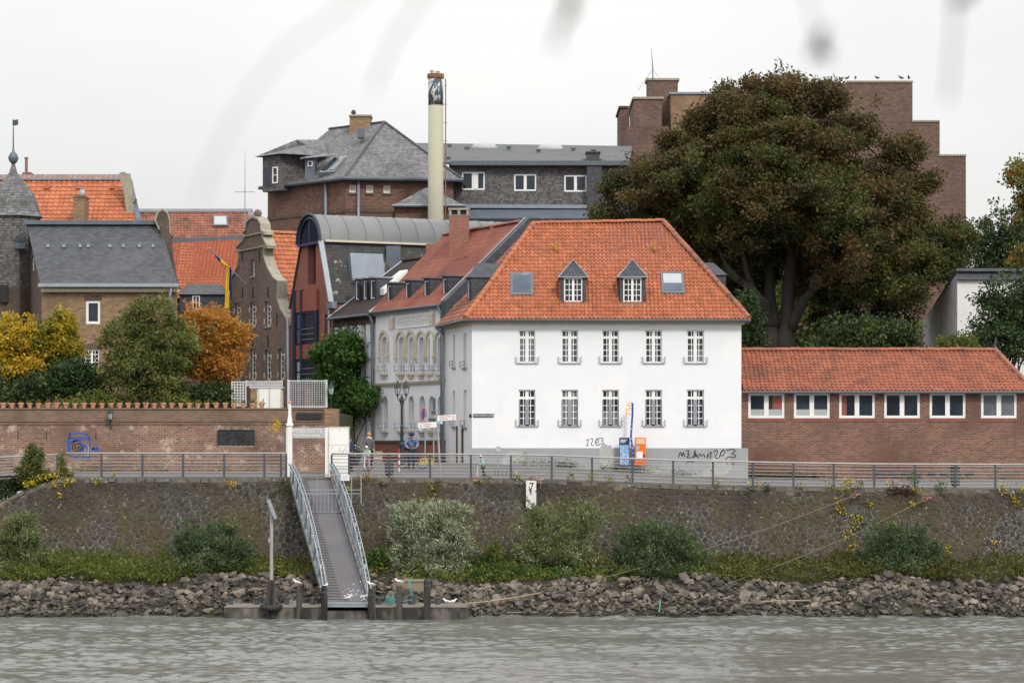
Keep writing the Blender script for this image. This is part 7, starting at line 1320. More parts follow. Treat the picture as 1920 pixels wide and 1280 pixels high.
# ================= PEOPLE =================
def skinned(name, verts, edges, rad, mat, parent, sub=2):
    me = bpy.data.meshes.new(name); me.from_pydata([tuple(v) for v in verts], edges, []); me.materials.append(mat); o = newobj(name, me, parent)
    md = o.modifiers.new('skin', 'SKIN'); md.use_smooth_shade = True
    for i, r in enumerate(rad):
        sv = me.skin_vertices[0].data[i]; sv.radius = (r, r) if not isinstance(r, tuple) else r; sv.use_root = (i == 0)
    s = o.modifiers.new('sub', 'SUBSURF'); s.levels = sub; s.render_levels = sub; return o
SK = mk('skin', (.5, .3, .22), (.45, .26, .19), 6, rough=.6)
def person(label, loc, face, H, J, jacket, trousers, hair, hairlong=False, hat=None, shoes='black', scarf=None):
    """J: joint positions for a 1.0 tall figure facing -y; limbs listed left (l) and right (r)"""
    r_ = thing('person', label, 'person', loc); T = Matrix.Translation(loc) @ Matrix.Rotation(face, 4, 'Z') @ Matrix.Scale(H, 4); t = lambda p: T @ Vector(p)
    g = J; k = H; A = lambda *n: [t(g[q]) for q in n]
    # continuous body
    names = ['pelvis', 'waist', 'chest', 'neck', 'head0', 'head', 'lsho', 'lelb', 'lwri', 'lhand', 'rsho', 'relb', 'rwri', 'rhand', 'lhip', 'lkne', 'lank', 'ltoe', 'rhip', 'rkne', 'rank', 'rtoe']
    rad = dict(pelvis=.075, waist=.068, chest=.078, neck=.03, head0=.05, head=.052, lsho=.036, rsho=.036, lelb=.025, relb=.025, lwri=.018, rwri=.018, lhand=.02, rhand=.02, lhip=.05, rhip=.05, lkne=.034, rkne=.034, lank=.024, rank=.024, ltoe=.022, rtoe=.022)
    ed = [('pelvis', 'waist'), ('waist', 'chest'), ('chest', 'neck'), ('neck', 'head0'), ('head0', 'head'), ('chest', 'lsho'), ('lsho', 'lelb'), ('lelb', 'lwri'), ('lwri', 'lhand'), ('chest', 'rsho'), ('rsho', 'relb'), ('relb', 'rwri'), ('rwri', 'rhand'), ('pelvis', 'lhip'), ('lhip', 'lkne'), ('lkne', 'lank'), ('lank', 'ltoe'), ('pelvis', 'rhip'), ('rhip', 'rkne'), ('rkne', 'rank'), ('rank', 'rtoe')]
    ix = {n: i for i, n in enumerate(names)}; skinned('body', A(*names), [(ix[a], ix[b_]) for a, b_ in ed], [rad[n]*k for n in names], SK, r_)
    def garment(nm, sub_, edges, grow, mat):
        ii = {n: i for i, n in enumerate(sub_)}; skinned(nm, A(*sub_), [(ii[a], ii[b_]) for a, b_ in edges], [(rad[n]+grow)*k for n in sub_], mat, r_)
    garment('jacket', ['chest', 'neck', 'waist', 'pelvis', 'lsho', 'lelb', 'lwri', 'rsho', 'relb', 'rwri'], [('chest', 'neck'), ('chest', 'waist'), ('waist', 'pelvis'), ('chest', 'lsho'), ('lsho', 'lelb'), ('lelb', 'lwri'), ('chest', 'rsho'), ('rsho', 'relb'), ('relb', 'rwri')], .017, jacket)
    garment('trousers', ['pelvis', 'lhip', 'lkne', 'lank', 'rhip', 'rkne', 'rank'], [('pelvis', 'lhip'), ('lhip', 'lkne'), ('lkne', 'lank'), ('pelvis', 'rhip'), ('rhip', 'rkne'), ('rkne', 'rank')], .012, trousers)
    for s in 'lr': garment('shoe', [s+'ank', s+'toe'], [(s+'ank', s+'toe')], .012, M[shoes])
    hc = Vector(g['head']); hd = (Vector(g['head'])-Vector(g['head0'])).normalized(); fw = Vector((0, -1, 0))
    def ball(nm, c, rx, ry, rz, mat, zcut=None, n=14):
        mb = MB(T @ Matrix.Translation(c)); mb.lathe((0, 0, 0), [(rx*math.sin(a), rz*-math.cos(a)) for a in np.linspace(.05 if zcut is None else zcut, math.pi-.02, 9)], n); o = mb.build(nm, mat, r_, smooth=True); return o
    for sg in (-1, 1): ball('eye', hc+Vector((sg*.02, -.052, .0)), .006, .006, .006, M['black'], n=6)
    mb = MB(T); mb.tube([hc+Vector((0, -.05, .005)), hc+Vector((0, -.066, -.012)), hc+Vector((0, -.052, -.016))], [.006, .01, .006], 6); mb.build('nose', SK, r_)
    mb = MB(T); mb.tube([hc+Vector((-.014, -.054, -.03)), hc+Vector((.014, -.054, -.03))], .004, 5); mb.build('mouth', M['red'], r_)
    ball('hair', hc+Vector((0, .012, .016)), .062, .062, .06, hair, 1.0)
    if hairlong: mb = MB(T); mb.tube([hc+Vector((0, .03, .02)), hc+Vector((0, .055, -.05)), hc+Vector((0, .06, -.13))], [.05, .05, .025], 8); mb.build('hair_tail', hair, r_, smooth=True)
    if hat:
        ball(hat[0], hc+Vector((0, .004, .024)), .07, .07, .062, hat[1], 1.25)
        if hat[0] == 'cap': mb = MB(T); mb.box(hc+Vector((-.045, -.12, .018)), hc+Vector((.045, -.04, .028))); mb.build('cap_peak', hat[1], r_)
    if scarf: mb = MB(T); mb.tube([Vector(g['neck'])+Vector((.06*math.cos(a), .06*math.sin(a), .01*math.sin(2*a))) for a in np.linspace(0, 6.28, 12)], .028, 6); mb.build('scarf', scarf, r_, smooth=True)
    # hands: palm lies in the body mesh, five fingers curl down from it
    for s in 'lr':
        h = Vector(g[s+'hand']); w_ = Vector(g[s+'wri']); dv = (h-w_).normalized(); sdv = dv.cross(Vector((0, 0, 1))); sdv = sdv.normalized() if sdv.length > .1 else Vector((1, 0, 0)); mb = MB(T)
        for q in range(4): o_ = h+sdv*(q-1.5)*.009; L_ = (.03, .035, .033, .026)[q]; mb.tube([o_, o_+dv*L_*.6, o_+dv*L_*.9+Vector((0, 0, -.014))], [.0055, .005, .004], 5)
        mb.tube([h-dv*.012+sdv*.016, h+sdv*.028+dv*.012, h+sdv*.022+dv*.026], [.006, .0055, .004], 5); mb.build('fingers', SK, r_, smooth=True)
    return r_
STAND = dict(pelvis=(0, 0, .53), waist=(0, 0, .61), chest=(0, 0, .73), neck=(0, -.01, .84), head0=(0, -.015, .885), head=(0, -.02, .935), lsho=(.105, 0, .79), lelb=(.135, -.01, .63), lwri=(.12, -.08, .52), lhand=(.115, -.11, .49), rsho=(-.105, 0, .79), relb=(-.135, -.01, .63), rwri=(-.12, -.08, .52), rhand=(-.115, -.11, .49), lhip=(.055, 0, .49), lkne=(.06, -.02, .28), lank=(.06, .01, .05), ltoe=(.065, -.09, .025), rhip=(-.055, 0, .49), rkne=(-.06, -.01, .28), rank=(-.06, .03, .05), rtoe=(-.065, -.07, .025))
SCOOT = dict(STAND, lelb=(.14, -.08, .66), lwri=(.1, -.19, .58), lhand=(.09, -.22, .575), relb=(-.14, -.08, .66), rwri=(-.1, -.19, .58), rhand=(-.09, -.22, .575), chest=(0, -.05, .73), neck=(0, -.08, .83), head0=(0, -.1, .875), head=(0, -.115, .925), lsho=(.105, -.05, .79), rsho=(-.105, -.05, .79), rkne=(-.06, .04, .3), rank=(-.06, .16, .12), rtoe=(-.065, .08, .06))
mint = mk('mint_jacket', (.36, .55, .5), (.3, .48, .44), 6, rough=.7); pinkish = mk('pink_leggings', (.5, .3, .34), (.42, .25, .3), 6); darkt = mk('dark_trousers', (.02, .025, .04), (.03, .03, .04), 6); blond = mk('blond_hair', (.5, .28, .1), (.4, .22, .08), 12); camo = mk('blue_camouflage', (.16, .24, .42), (.05, .08, .16), 7, (.35, .42, .55), 8, (.55, .6)); whiteh = mk('white_helmet', (.75, .74, .74), (.65, .6, .6), 6, rough=.3); navyc = mk('navy_cap', (.015, .03, .08), (.02, .035, .09), 6); greyj = mk('grey_jacket', (.12, .115, .13), (.09, .085, .1), 6); pinks = mk('pink_scarf', (.6, .3, .32), (.7, .6, .6), 18); brownh = mk('brown_hair', (.07, .04, .02), (.05, .03, .018), 9)
def scooter(label, loc, face, H, col, wheel):
    loc = Vector(loc); r_ = thing('kick_scooter', label, 'scooter', loc); T = Matrix.Translation(loc) @ Matrix.Rotation(face, 4, 'Z') @ Matrix.Scale(H, 4)
    mb = MB(T); mb.box((-.05, -.2, .055), (.05, .28, .08)); mb.build('deck', M['post'], r_); mb = MB(T); mb.tube([(0, -.3, .09), (0, -.26, .35), (0, -.235, .585)], .02, 6); mb.build('stem', col, r_); mb = MB(T); mb.tube([(-.14, -.235, .585), (.14, -.235, .585)], .014, 6); mb.build('handlebar', M['black'], r_); mb = MB(T); mb.tube([(0, -.2, .068), (0, -.27, .12)], .02, 6); mb.build('neck_tube', col, r_)
    for y in (-.31, .31): mb = MB(T @ Matrix.Translation((0, y, .06)) @ Matrix.Rotation(math.pi/2, 4, 'Y')); mb.lathe((0, 0, 0), [(.03, -.016), (.058, -.016), (.06, 0), (.058, .016), (.03, .016)], 12); mb.build('wheel', wheel, r_)
def stand(px, d): return (PX(px, d), d, gnd(px, d))
p = stand(690, 123.9); person('child in mint jacket, pink leggings and pale helmet on a scooter', p, -.5, 1.13, SCOOT, mint, pinkish, blond, True, ('helmet', whiteh)); scooter('kick scooter ridden by the child in pink leggings', p, -.5, 1.13, M['signwhite'], M['signblue'])
p = stand(905.5, 120.95); person('small child in mint jacket and white helmet pushing a white scooter', p, -1.15, 1.0, SCOOT, mint, darkt, brownh, False, ('helmet', whiteh)); scooter('white kick scooter with pink wheels held by the small child', p, -1.15, 1.0, M['signwhite'], mk('pink_wheel', (.7, .1, .25), (.6, .08, .2), 4))
p = stand(692, 125.4); person('blond woman in grey jacket and pink scarf behind the child', p, .3, 1.58, STAND, greyj, darkt, blond, True, None, 'black', pinks)
BEND = dict(STAND, chest=(0, -.07, .72), neck=(0, -.13, .81), head0=(0, -.16, .85), head=(0, -.185, .895), lsho=(.12, -.07, .78), rsho=(-.12, -.07, .78), lelb=(.17, -.12, .64), lwri=(.12, -.23, .57), lhand=(.1, -.26, .56), relb=(-.17, -.12, .64), rwri=(-.12, -.23, .57), rhand=(-.1, -.26, .56))
p = stand(771, 124.6); person('man in blue camouflage jacket and navy cap leaning on a bicycle', p, .12, 1.74, BEND, camo, darkt, brownh, False, ('cap', navyc))
def bicycle(label, loc, face):
    loc = Vector(loc); r_ = thing('bicycle', label, 'bicycle', loc); T = Matrix.Translation(loc) @ Matrix.Rotation(face, 4, 'Z'); h, s, bb, rw, fw = (0, -.4, .9), (0, .25, .85), (0, .0, .3), (0, .5, .34), (0, -.55, .34)
    mb = MB(T); [mb.tube([a, b_], .02, 6) for a, b_ in ((h, bb), (s, bb), ((0, -.38, .78), (0, .2, .78)), (bb, rw), ((0, .2, .78), rw), ((0, -.38, .95), fw))]; mb.build('frame', M['navy'], r_)
    for w_ in (rw, fw):
        mb = MB(T); mb.tube([(0, w_[1]+.33*math.cos(a), w_[2]+.33*math.sin(a)) for a in np.linspace(0, 6.2832, 25)], .02, 6); wl = mb.build('wheel', M['rubber'], r_); mb = MB(T); [mb.tube([w_, (0, w_[1]+.32*math.cos(a), w_[2]+.32*math.sin(a))], .004, 3) for a in np.linspace(0, 6.28, 13)]; mb.build('spokes', M['galv'], wl)
    mb = MB(T); mb.tube([(-.28, -.3, 1.02), (-.15, -.4, 1.0), (.15, -.4, 1.0), (.28, -.3, 1.02)], .016, 6); mb.build('handlebar', M['black'], r_); mb = MB(T); mb.tube([(0, .12, .92), (0, .25, .93), (0, .36, .94)], [.03, .06, .08], 8); mb.build('saddle', M['black'], r_)
bicycle('dark bicycle held by the man in the blue jacket', (p[0]+.05, p[1]-.25, p[2]), 1.1)
p = stand(655.5, 124.0); person('person in navy clothes half hidden behind the white cabinet', p, .6, 1.62, STAND, navyc, darkt, brownh)
# flower tub by the door
p = stand(668, 127.4); r_ = thing('flower_tub', 'dark tub with white flowers beside the house door', 'planter', p); mb = MB(); mb.lathe(p, [(.14, 0), (.2, .35), (.22, .36), (.2, .38)], 10); mb.build('tub', M['post'], r_); c = np.array([[p[0], p[1], p[2]+.6]]); leafmesh('foliage', np.repeat(c, 300, 0)+RNG.normal(size=(300, 3))*.14, .12, M['lf_dark'], r_); leafmesh('blossom', np.repeat(c+[[0, 0, .15]], 30, 0)+RNG.normal(size=(30, 3))*.1, .08, M['droppings'], r_, .9)
# ================= TREES AND SHRUBS =================
def branchy(mb, a, b_, r0, r1, rr, segs=5, wob=.12):
    a, b_ = Vector(a), Vector(b_); L_ = (b_-a).length; pts = [lerp(a, b_, t)+(Vector((rr.gauss(0, 1), rr.gauss(0, 1), rr.gauss(0, .5)))*wob*L_*.2 if 0 < t < 1 else Vector()) for t in np.linspace(0, 1, segs+1)]
    mb.tube(pts, [lerp(r0, r1, t) for t in np.linspace(0, 1, segs+1)], 6)
def tree(name, label, base, ells, mat, nc, per, cr, size, cat='tree', bark='bark2', tr=.09, group=None, aspect=.55, bias=(0, 0, 0), seed=1, limbs=14, trunk=True, extra=None):
    """ells: (px,py,d,rx,rz[,ry]) crown lobes in metres"""
    r_ = thing(name, label, cat, base, group); rr = random.Random(seed); E = []
    for e in ells:
        c = P(e[0], e[1], e[2]); ry = e[5] if len(e) > 5 else e[3]*.85; E.append((c.x, c.y, c.z, e[3], ry, e[4], e[3]*e[4]*ry))
    c, out_ = clumps(E, nc, cr); pts = around(c, per, cr); o_ = np.repeat(out_, per, 0)
    leafmesh('crown', pts, size, mat, r_, aspect, bias, 1.0, o_*.5)
    if extra: cc = c[RNG.random(len(c)) < extra[1]]; kind(leafmesh('crown_second_colour', around(cc, int(per*.6), cr), size, M[extra[0]], r_, aspect, bias), 'stuff')  # some clumps also carry leaves of a second colour
    mb = MB(); b0 = Vector(base); top = Vector((np.mean([e[0] for e in E]), np.mean([e[1] for e in E]), np.mean([e[2] for e in E])))
    if trunk: branchy(mb, b0, lerp(b0, top, .9), tr, tr*.45, rr)
    for k in range(limbs): q = Vector(c[rr.randrange(len(c))]); s = lerp(b0, top, rr.uniform(.25, .85)) if trunk else b0+Vector((rr.uniform(-.2, .2), 0, 0)); branchy(mb, s, q, tr*.4, tr*.08, rr)
    mb.build('trunk', M[bark], r_); return r_
TZ = PZ(766, 127)
def gb(px, d): return (PX(px, d), d, TZ-.2)
tree('yellow_tree', 'golden yellow autumn tree at the left edge of the garden', gb(18, 130.5), [(22, 640, 130.5, 1.15, 1.1), (8, 690, 130, 1.0, .9), (45, 670, 130.3, .8, 1.0)], M['lf_yellow'], 135, 70, .36, .18, group=None, seed=1, bias=(0, 0, -.3), extra=('lf_olive', .22))
tree('yellow_tree', 'yellow-green autumn tree, second from the left in the garden', gb(105, 131), [(110, 625, 131, 1.0, .9), (90, 660, 131, 1.15, 1.0), (130, 655, 131, .8, .8)], M['lf_yg'], 135, 70, .36, .18, seed=2, bias=(0, 0, -.3), extra=('lf_olive', .25))
tree('garden_shrub', 'dark green bushy shrub between the yellow and the green tree', gb(140, 129.3), [(140, 712, 129.3, 1.1, .95), (175, 725, 129.2, .8, .8), (100, 725, 129.3, .9, .7)], M['lf_dark'], 130, 55, .38, .17, 'shrub', seed=3, limbs=8, extra=('lf_ivy', .25))
tree('garden_shrub', 'low dark shrub under the golden tree at the left edge', gb(35, 129), [(20, 738, 128.8, 1.2, .6), (65, 732, 129, 1.0, .6)], M['lf_dark'], 90, 55, .36, .16, 'shrub', seed=4, limbs=6, extra=('lf_olive', .3))
tree('green_tree', 'large olive-green feathery tree in the middle of the garden', gb(280, 128.6), [(282, 600, 128.8, 1.25, 1.1), (240, 640, 128.7, 1.15, 1.1), (320, 640, 128.7, 1.15, 1.1), (280, 680, 128.4, 1.7, 1.1), (225, 700, 128.5, .8, .8), (290, 730, 128, 1.2, .6)], M['lf_olive'], 330, 75, .36, .18, seed=5, tr=.12, aspect=.35, bias=(0, 0, -.5), extra=('lf_dark', .4))
tree('orange_tree', 'rusty orange autumn tree right of the green tree', gb(373, 130.5), [(395, 625, 130.6, 1.5, 1.2), (430, 650, 130.6, .9, 1.1), (365, 660, 130.6, 1.1, 1.0), (400, 690, 130.4, 1.4, .7)], M['lf_orange'], 250, 75, .36, .17, seed=6, tr=.13, limbs=18, aspect=.4, extra=('lf_yg', .18))
tree('garden_shrub', 'dark shrub beneath the orange tree behind the pots', gb(405, 129.5), [(400, 740, 129.5, .9, .5), (425, 745, 129.3, .5, .4), (350, 742, 129.5, .7, .45)], M['lf_dark'], 80, 50, .34, .15, 'shrub', seed=7, limbs=6, extra=('lf_olive', .3))
tree('garden_shrub', 'low mixed planting behind the pot row below the green tree', gb(215, 128), [(200, 750, 128, .8, .35), (250, 752, 128, .7, .3), (150, 755, 127.8, .9, .25), (320, 752, 128, .9, .3)], M['lf_herb'], 90, 50, .3, .14, 'shrub', seed=8, limbs=4)
# creeper on the small white house
c = sf.pt(sL*.45, -.35, 6); cp = thing('wall_creeper', 'lush green creeper covering the front of the small white house', 'climbing plant', (c.x, c.y, 6))
sp = []
for px, py, ru, rz_, n in ((648, 665, .75, 1.1, 40), (668, 668, .4, .6, 20), (625, 690, .7, 1.0, 30), (650, 700, .8, 1.0, 40), (632, 730, .6, .8, 25), (655, 745, .6, .9, 30), (685, 745, .5, .6, 18), (660, 770, .5, .6, 20), (615, 660, .4, .7, 10), (645, 650, .3, .3, 8)):
    u, z = sf.uz(px, py, -.4)
    for _ in range(n):
        q = sf.pt(u+random.gauss(0, ru)*1.0, -.4-abs(random.gauss(0, .3)), z+random.gauss(0, rz_)*.6); sp.append(tuple(q))
leafmesh('foliage', around(np.array(sp), 130, .5), .17, M['lf_ivy'], cp, .8, (-.3, -.4, -.3)); mb = MB(); rr = random.Random(5)
for k in range(10): branchy(mb, sf.pt(sL*rr.uniform(.3, .6), -.1, 6), sp[rr.randrange(len(sp))], .05, .015, rr)
mb.build('stem', M['bark2'], cp)
# ---- copper beech ----
OUT = [(1096, 392), (1112, 362), (1150, 340), (1172, 305), (1215, 285), (1232, 262), (1268, 232), (1300, 205), (1338, 170), (1345, 152), (1385, 150), (1425, 148), (1465, 136), (1503, 133), (1545, 150), (1575, 165), (1605, 205), (1640, 225), (1690, 246), (1718, 275), (1738, 312), (1744, 350), (1748, 395), (1790, 385), (1815, 425), (1812, 490), (1790, 530), (1765, 560), (1738, 590), (1728, 630), (1690, 655), (1600, 655), (1545, 640), (1520, 600), (1500, 560), (1440, 545), (1405, 560), (1385, 580), (1362, 560), (1340, 520), (1290, 470), (1230, 430), (1160, 415), (1110, 415)]
HOLE = [(1405, 660), (1402, 520), (1425, 470), (1450, 490), (1500, 480), (1520, 520), (1548, 560), (1556, 660)]
inside = inpoly
def edge(p, poly):
    p = Vector(p); m = 1e9
    for i in range(len(poly)):
        a, b_ = Vector(poly[i]), Vector(poly[(i+1) % len(poly)]); t = max(0, min(1, (p-a).dot(b_-a)/(b_-a).length_squared)); m = min(m, (p-a-(b_-a)*t).length)
    return m
BD = 152.0; bt = thing('copper_beech', 'huge dark copper beech with brown and green crown towering over the roofs', 'tree', (PX(1462, BD), BD, 6)); rr = random.Random(21); bg_ = []; tries = 0
while len(bg_) < 108 and tries < 9000:                      # leafy boughs, front and back, kept apart so that gaps stay between them
    tries += 1; x, y = rr.uniform(1100, 1812), rr.uniform(140, 650)
    if not inside((x, y), OUT): continue
    e = edge((x, y), OUT)/33
    if e < .45 or (x > 1685 and y > 500) or (x < 1135 and y > 370) or (inside((x, y), HOLE) and rr.random() < .96) or (1375 < x < 1600 and 400 < y < 570 and rr.random() < .5): continue
    th = min(7, .4+1.3*e**.9); f_ = rr.choice((-1, -1, 1))*rr.uniform(.55, 1)
    if 1370 < x < 1600 and y > 430: f_ = abs(f_)*.8 if rr.random() < .7 else -.3
    c = P(x, y, BD+1.5+th*f_)
    if all((c-q[0]).length > 1.9 for q in bg_): bg_.append((c, min(2.3, .75+.42*e)*rr.uniform(.8, 1.2), y+rr.gauss(0, 120) > 395))
cl = []; green = []
for c, r, g in bg_:
    for _ in range(int(7+8*r)):
        v = Vector((rr.gauss(0, 1), rr.gauss(0, 1), rr.gauss(0, 1))).normalized()*rr.uniform(.45, 1)**.5; v.z = v.z*.62-.12*(v.x**2+v.y**2)
        if rr.random() < .12: v *= 1.35
        cl.append(c+v*r); green.append(g if rr.random() < .85 else not g)
for _ in range(220):                                        # thin inner fill
    x, y = rr.uniform(1100, 1812), rr.uniform(140, 650)
    if inside((x, y), OUT) and not inside((x, y), HOLE) and edge((x, y), OUT) > 12 and not (x > 1690 and y > 500): cl.append(P(x, y, BD+1.5+rr.uniform(-1, 1)*min(6, edge((x, y), OUT)/33))); green.append(y > 430)
cl = np.array([tuple(c) for c in cl]); green = np.array(green)
leafmesh('crown', around(cl[~green], 250, .62, .7), .165, M['lf_beech'], bt, .6, (0, 0, -.25), jit=.6); leafmesh('crown', around(cl[green], 240, .62, .8), .165, M['lf_beech_g'], bt, .6, (0, 0, -.35), jit=.6)
tw = cl[RNG.choice(len(cl), 260)]; leafmesh('outer_sprays', around(tw+RNG.normal(size=tw.shape)*.5, 50, .5), .19, M['lf_beech'], bt, .5, (0, 0, .2))
mb = MB()
LB_ = [([(1450, 660, 0), (1446, 610, 0), (1436, 580, -.4), (1412, 546, -1), (1385, 525, -1.2), (1362, 505, -.6)], .5, .16), ([(1446, 612, 0), (1444, 560, .2), (1442, 500, .5), (1440, 430, .8), (1428, 360, 1), (1405, 290, 1)], .42, .1), ([(1472, 660, -.2), (1478, 605, -.2), (1478, 545, -.2), (1484, 470, -.3), (1500, 400, -.2), (1515, 310, 0), (1510, 220, 0)], .6, .1), ([(1480, 615, -.2), (1498, 580, -.6), (1522, 545, -1), (1555, 508, -1.5), (1600, 480, -1), (1650, 450, -.5)], .38, .1), ([(1530, 660, .6), (1542, 615, .4), (1575, 560, 0), (1610, 545, -.5), (1650, 540, -1)], .32, .1), ([(1440, 470, .6), (1470, 430, .2), (1490, 380, -.2), (1475, 300, -.5)], .22, .08), ([(1484, 470, -.3), (1460, 430, -1), (1440, 390, -1.6), (1420, 330, -2)], .24, .07), ([(1412, 546, -1), (1395, 480, -1.5), (1360, 420, -2), (1330, 390, -.4)], .2, .05), ([(1500, 400, -.2), (1545, 360, -1), (1600, 320, -.3), (1650, 300, .3)], .22, .06), ([(1442, 500, .5), (1400, 430, .4), (1350, 360, .6), (1290, 310, .6)], .2, .06), ([(1522, 545, -1), (1545, 470, -1.2), (1580, 420, -.6), (1640, 390, 0)], .22, .06), ([(1385, 525, -1.6), (1350, 470, -.8), (1300, 430, .2), (1240, 390, .6)], .16, .04), ([(1555, 508, -1.5), (1580, 530, -1.3), (1625, 520, -1), (1680, 530, -1)], .16, .05)]
for pts, r0, r1 in LB_:
    q = [P(a, b_, BD+o*1.1) for a, b_, o in pts]; n = len(q); fine = [q[0]]
    for i in range(n-1): fine += [lerp(q[i], q[i+1], .5)+Vector((rr.gauss(0, .07), rr.gauss(0, .07), 0)), q[i+1]]
    mb.tube(fine, [lerp(r0, r1, (i/(len(fine)-1))**.7)*(1.25 if i == 0 else 1) for i in range(len(fine))], 9)
mb.build('trunk', M['bark'], bt, smooth=True); mb = MB()
ends = [P(a, b_, BD+o*1.1) for pts, _, _ in LB_ for a, b_, o in pts[2:]]
for k in range(170):
    c = Vector(cl[rr.randrange(len(cl))]); s = min(ends, key=lambda e: (e-c).length+rr.uniform(0, 2)); 
    if (s-c).length < 8: branchy(mb, s, c, .07, .015, rr, 4, .25)
mb.build('branches', M['bark'], bt)
# ---- other background trees ----
G0 = 6.0
def gg(px, d): return (PX(px, d), d, G0)
tree('background_tree', 'bright green tree glimpsed behind the copper beech trunk', gg(1440, 172), [(1420, 570, 172, 3, 2.6), (1500, 600, 171, 2.6, 2), (1380, 610, 170, 2, 1.8)], M['lf_bright'], 150, 50, .8, .32, seed=11, tr=.2, extra=('lf_dark', .6))
tree('background_shrub', 'leafy green shrub behind the low tiled roof', gg(1600, 141), [(1590, 628, 141, 1.4, .8), (1640, 632, 141, 2.0, .8), (1530, 645, 141, .8, .4), (1690, 640, 141, 1.2, .6)], M['lf_dark'], 160, 50, .5, .2, 'shrub', seed=12, tr=.08, extra=('lf_bright', .35))
tree('background_shrub', 'dark evergreen shrub tucked beside the white house corner', gg(1415, 138), [(1405, 610, 138, .6, 1.6), (1415, 645, 138, .5, .5)], M['lf_dark'], 80, 50, .45, .18, 'shrub', seed=13, tr=.07)
tree('evergreen_tree', 'dark glossy evergreen tree before the white lean-to building', gg(1880, 139), [(1890, 560, 139, 1.3, 1.2), (1870, 600, 139, 1.5, 1.1), (1920, 610, 139, 1.6, 1.4), (1875, 640, 138.8, 1.9, .8), (1940, 570, 139, 1.2, 1.5)], M['lf_dark'], 300, 55, .48, .18, seed=14, tr=.15)
for k, (px, py, d, h) in enumerate(((1838, 455, 172, 2.2), (1868, 440, 174, 2.8), (1898, 425, 172, 3.0), (1925, 420, 173, 3.2))):
    tree('cypress_tree', 'dark pointed cypress beyond the white building, %s from the left' % ORD[k], gg(px, d), [(px, py+40, d, 1.1, 1.6), (px-2, py, d, .75, 1.3), (px+1, py-35, d, .4, 1.0), (px+4, py+85, d, 1.3, 1.5)], M['lf_dark'], 130, 45, .42, .2, group='cypresses at the right edge', seed=20+k, tr=.12, limbs=6, bias=(0, 0, .8))
tree('orange_tree', 'amber leaved tree reaching in at the right edge', gg(1945, 150), [(1938, 330, 150, 1.4, 1.2), (1945, 390, 150, 1.3, 1.5), (1930, 500, 150, .9, 1.4)], M['lf_olive'], 110, 60, .5, .22, seed=30, tr=.18, extra=('lf_orange', .5))
tree('background_shrub', 'pale green bush in front of the white sloping wall', gg(1790, 137), [(1790, 645, 137, .9, .5), (1770, 652, 137, .6, .3)], M['lf_bright'], 45, 45, .35, .16, 'shrub', seed=31, tr=.05)
# ---- riverside shrubs ----
def bankp(px, d=116.6): return (PX(px, d), d, bank_z(PX(px, d), d)-.05)
def shrub(label, px, ells, mat, nc, per, cr=.3, size=.17, seed=1, aspect=.24, extra=None, bias=(0, -.1, .5)):
    r_ = shrub0(label, px, ells, mat, int(nc*.6), per, cr, size, seed, aspect, extra, bias)
    if nc < 100: return r_
    b0 = np.array(bankp(px)); rg = np.random.default_rng(seed); pts = []; dr = []; mb = MB()          # long upright shoots
    xs0 = [P(e[0], e[1], e[2]).x-e[3] for e in ells]; xs1 = [P(e[0], e[1], e[2]).x+e[3] for e in ells]
    for k in range(int(nc*.55)):
        e = ells[rg.integers(len(ells))]; c = P(e[0], e[1], e[2]); tip = np.array([c.x+rg.normal()*e[3]*.62, c.y+rg.normal()*e[3]*.5, c.z+e[4]*rg.uniform(.35, 1.3)]); s = np.array([lerp(b0[0], tip[0], .45), lerp(b0[1], tip[1], .5), max(b0[2], tip[2]-rg.uniform(.7, 1.4))]); t = rg.uniform(.15, 1, 62)[:, None]
        pts.append(s+(tip-s)*t+rg.normal(size=(62, 3))*.07*(1.25-t)); dr.append(np.repeat(unit(tip-s)[None], 62, 0)); mb.tube([s, tip], [.012, .003], 4)
    leafmesh('shoots', np.concatenate(pts), size*.95, M[mat], r_, aspect*.85, (0, 0, 0), .55, np.concatenate(dr)*.9); kind(mb.build('shoot_stems', M['bark2'], r_), 'stuff'); return r_
def shrub0(label, px, ells, mat, nc, per, cr, size, seed, aspect, extra, bias): return tree('riverside_shrub', label, bankp(px), ells, M[mat], nc, per, cr, size, 'shrub', seed=seed, tr=.045, trunk=False, limbs=16, aspect=aspect, bias=bias, extra=extra)
shrub('grey-green willow bush at the left edge below the wall', 25, [(25, 1045, 116.4, 1.3, 1.05), (40, 1005, 116.5, .8, .9), (5, 1075, 116.0, 1.1, .55), (75, 1060, 116.4, .55, .5)], 'lf_willow2', 230, 70, seed=1, extra=('lf_shrub', .4))
shrub('dark green willow bush left of the gangway', 400, [(395, 1028, 116.5, 1.35, 1.05), (355, 1040, 116.4, .9, .75), (445, 1048, 116.4, .85, .8), (395, 1062, 116.0, 1.6, .5)], 'lf_shrub', 300, 75, seed=2, extra=('lf_willow2', .18))
shrub('large silvery willow bush right of the gangway', 815, [(810, 1008, 116.5, 1.4, 1.2), (770, 975, 116.7, .8, .65), (850, 1038, 116.3, .95, .9), (782, 1042, 116.2, .95, .85), (845, 972, 116.8, .7, .6), (818, 1065, 115.9, 1.3, .5)], 'lf_willow', 400, 75, seed=3, extra=('lf_shrub', .3), bias=(-.2, -.1, .5))
shrub('loose sparse willow bush below the gauge board', 1055, [(1050, 1012, 116.6, 1.55, 1.05), (1008, 978, 116.8, .6, .7), (1098, 972, 116.8, .7, .8), (1000, 1040, 116.4, .9, .6), (1060, 1052, 116.0, 1.3, .55)], 'lf_willow2', 230, 60, seed=4, extra=('lf_willow', .35))
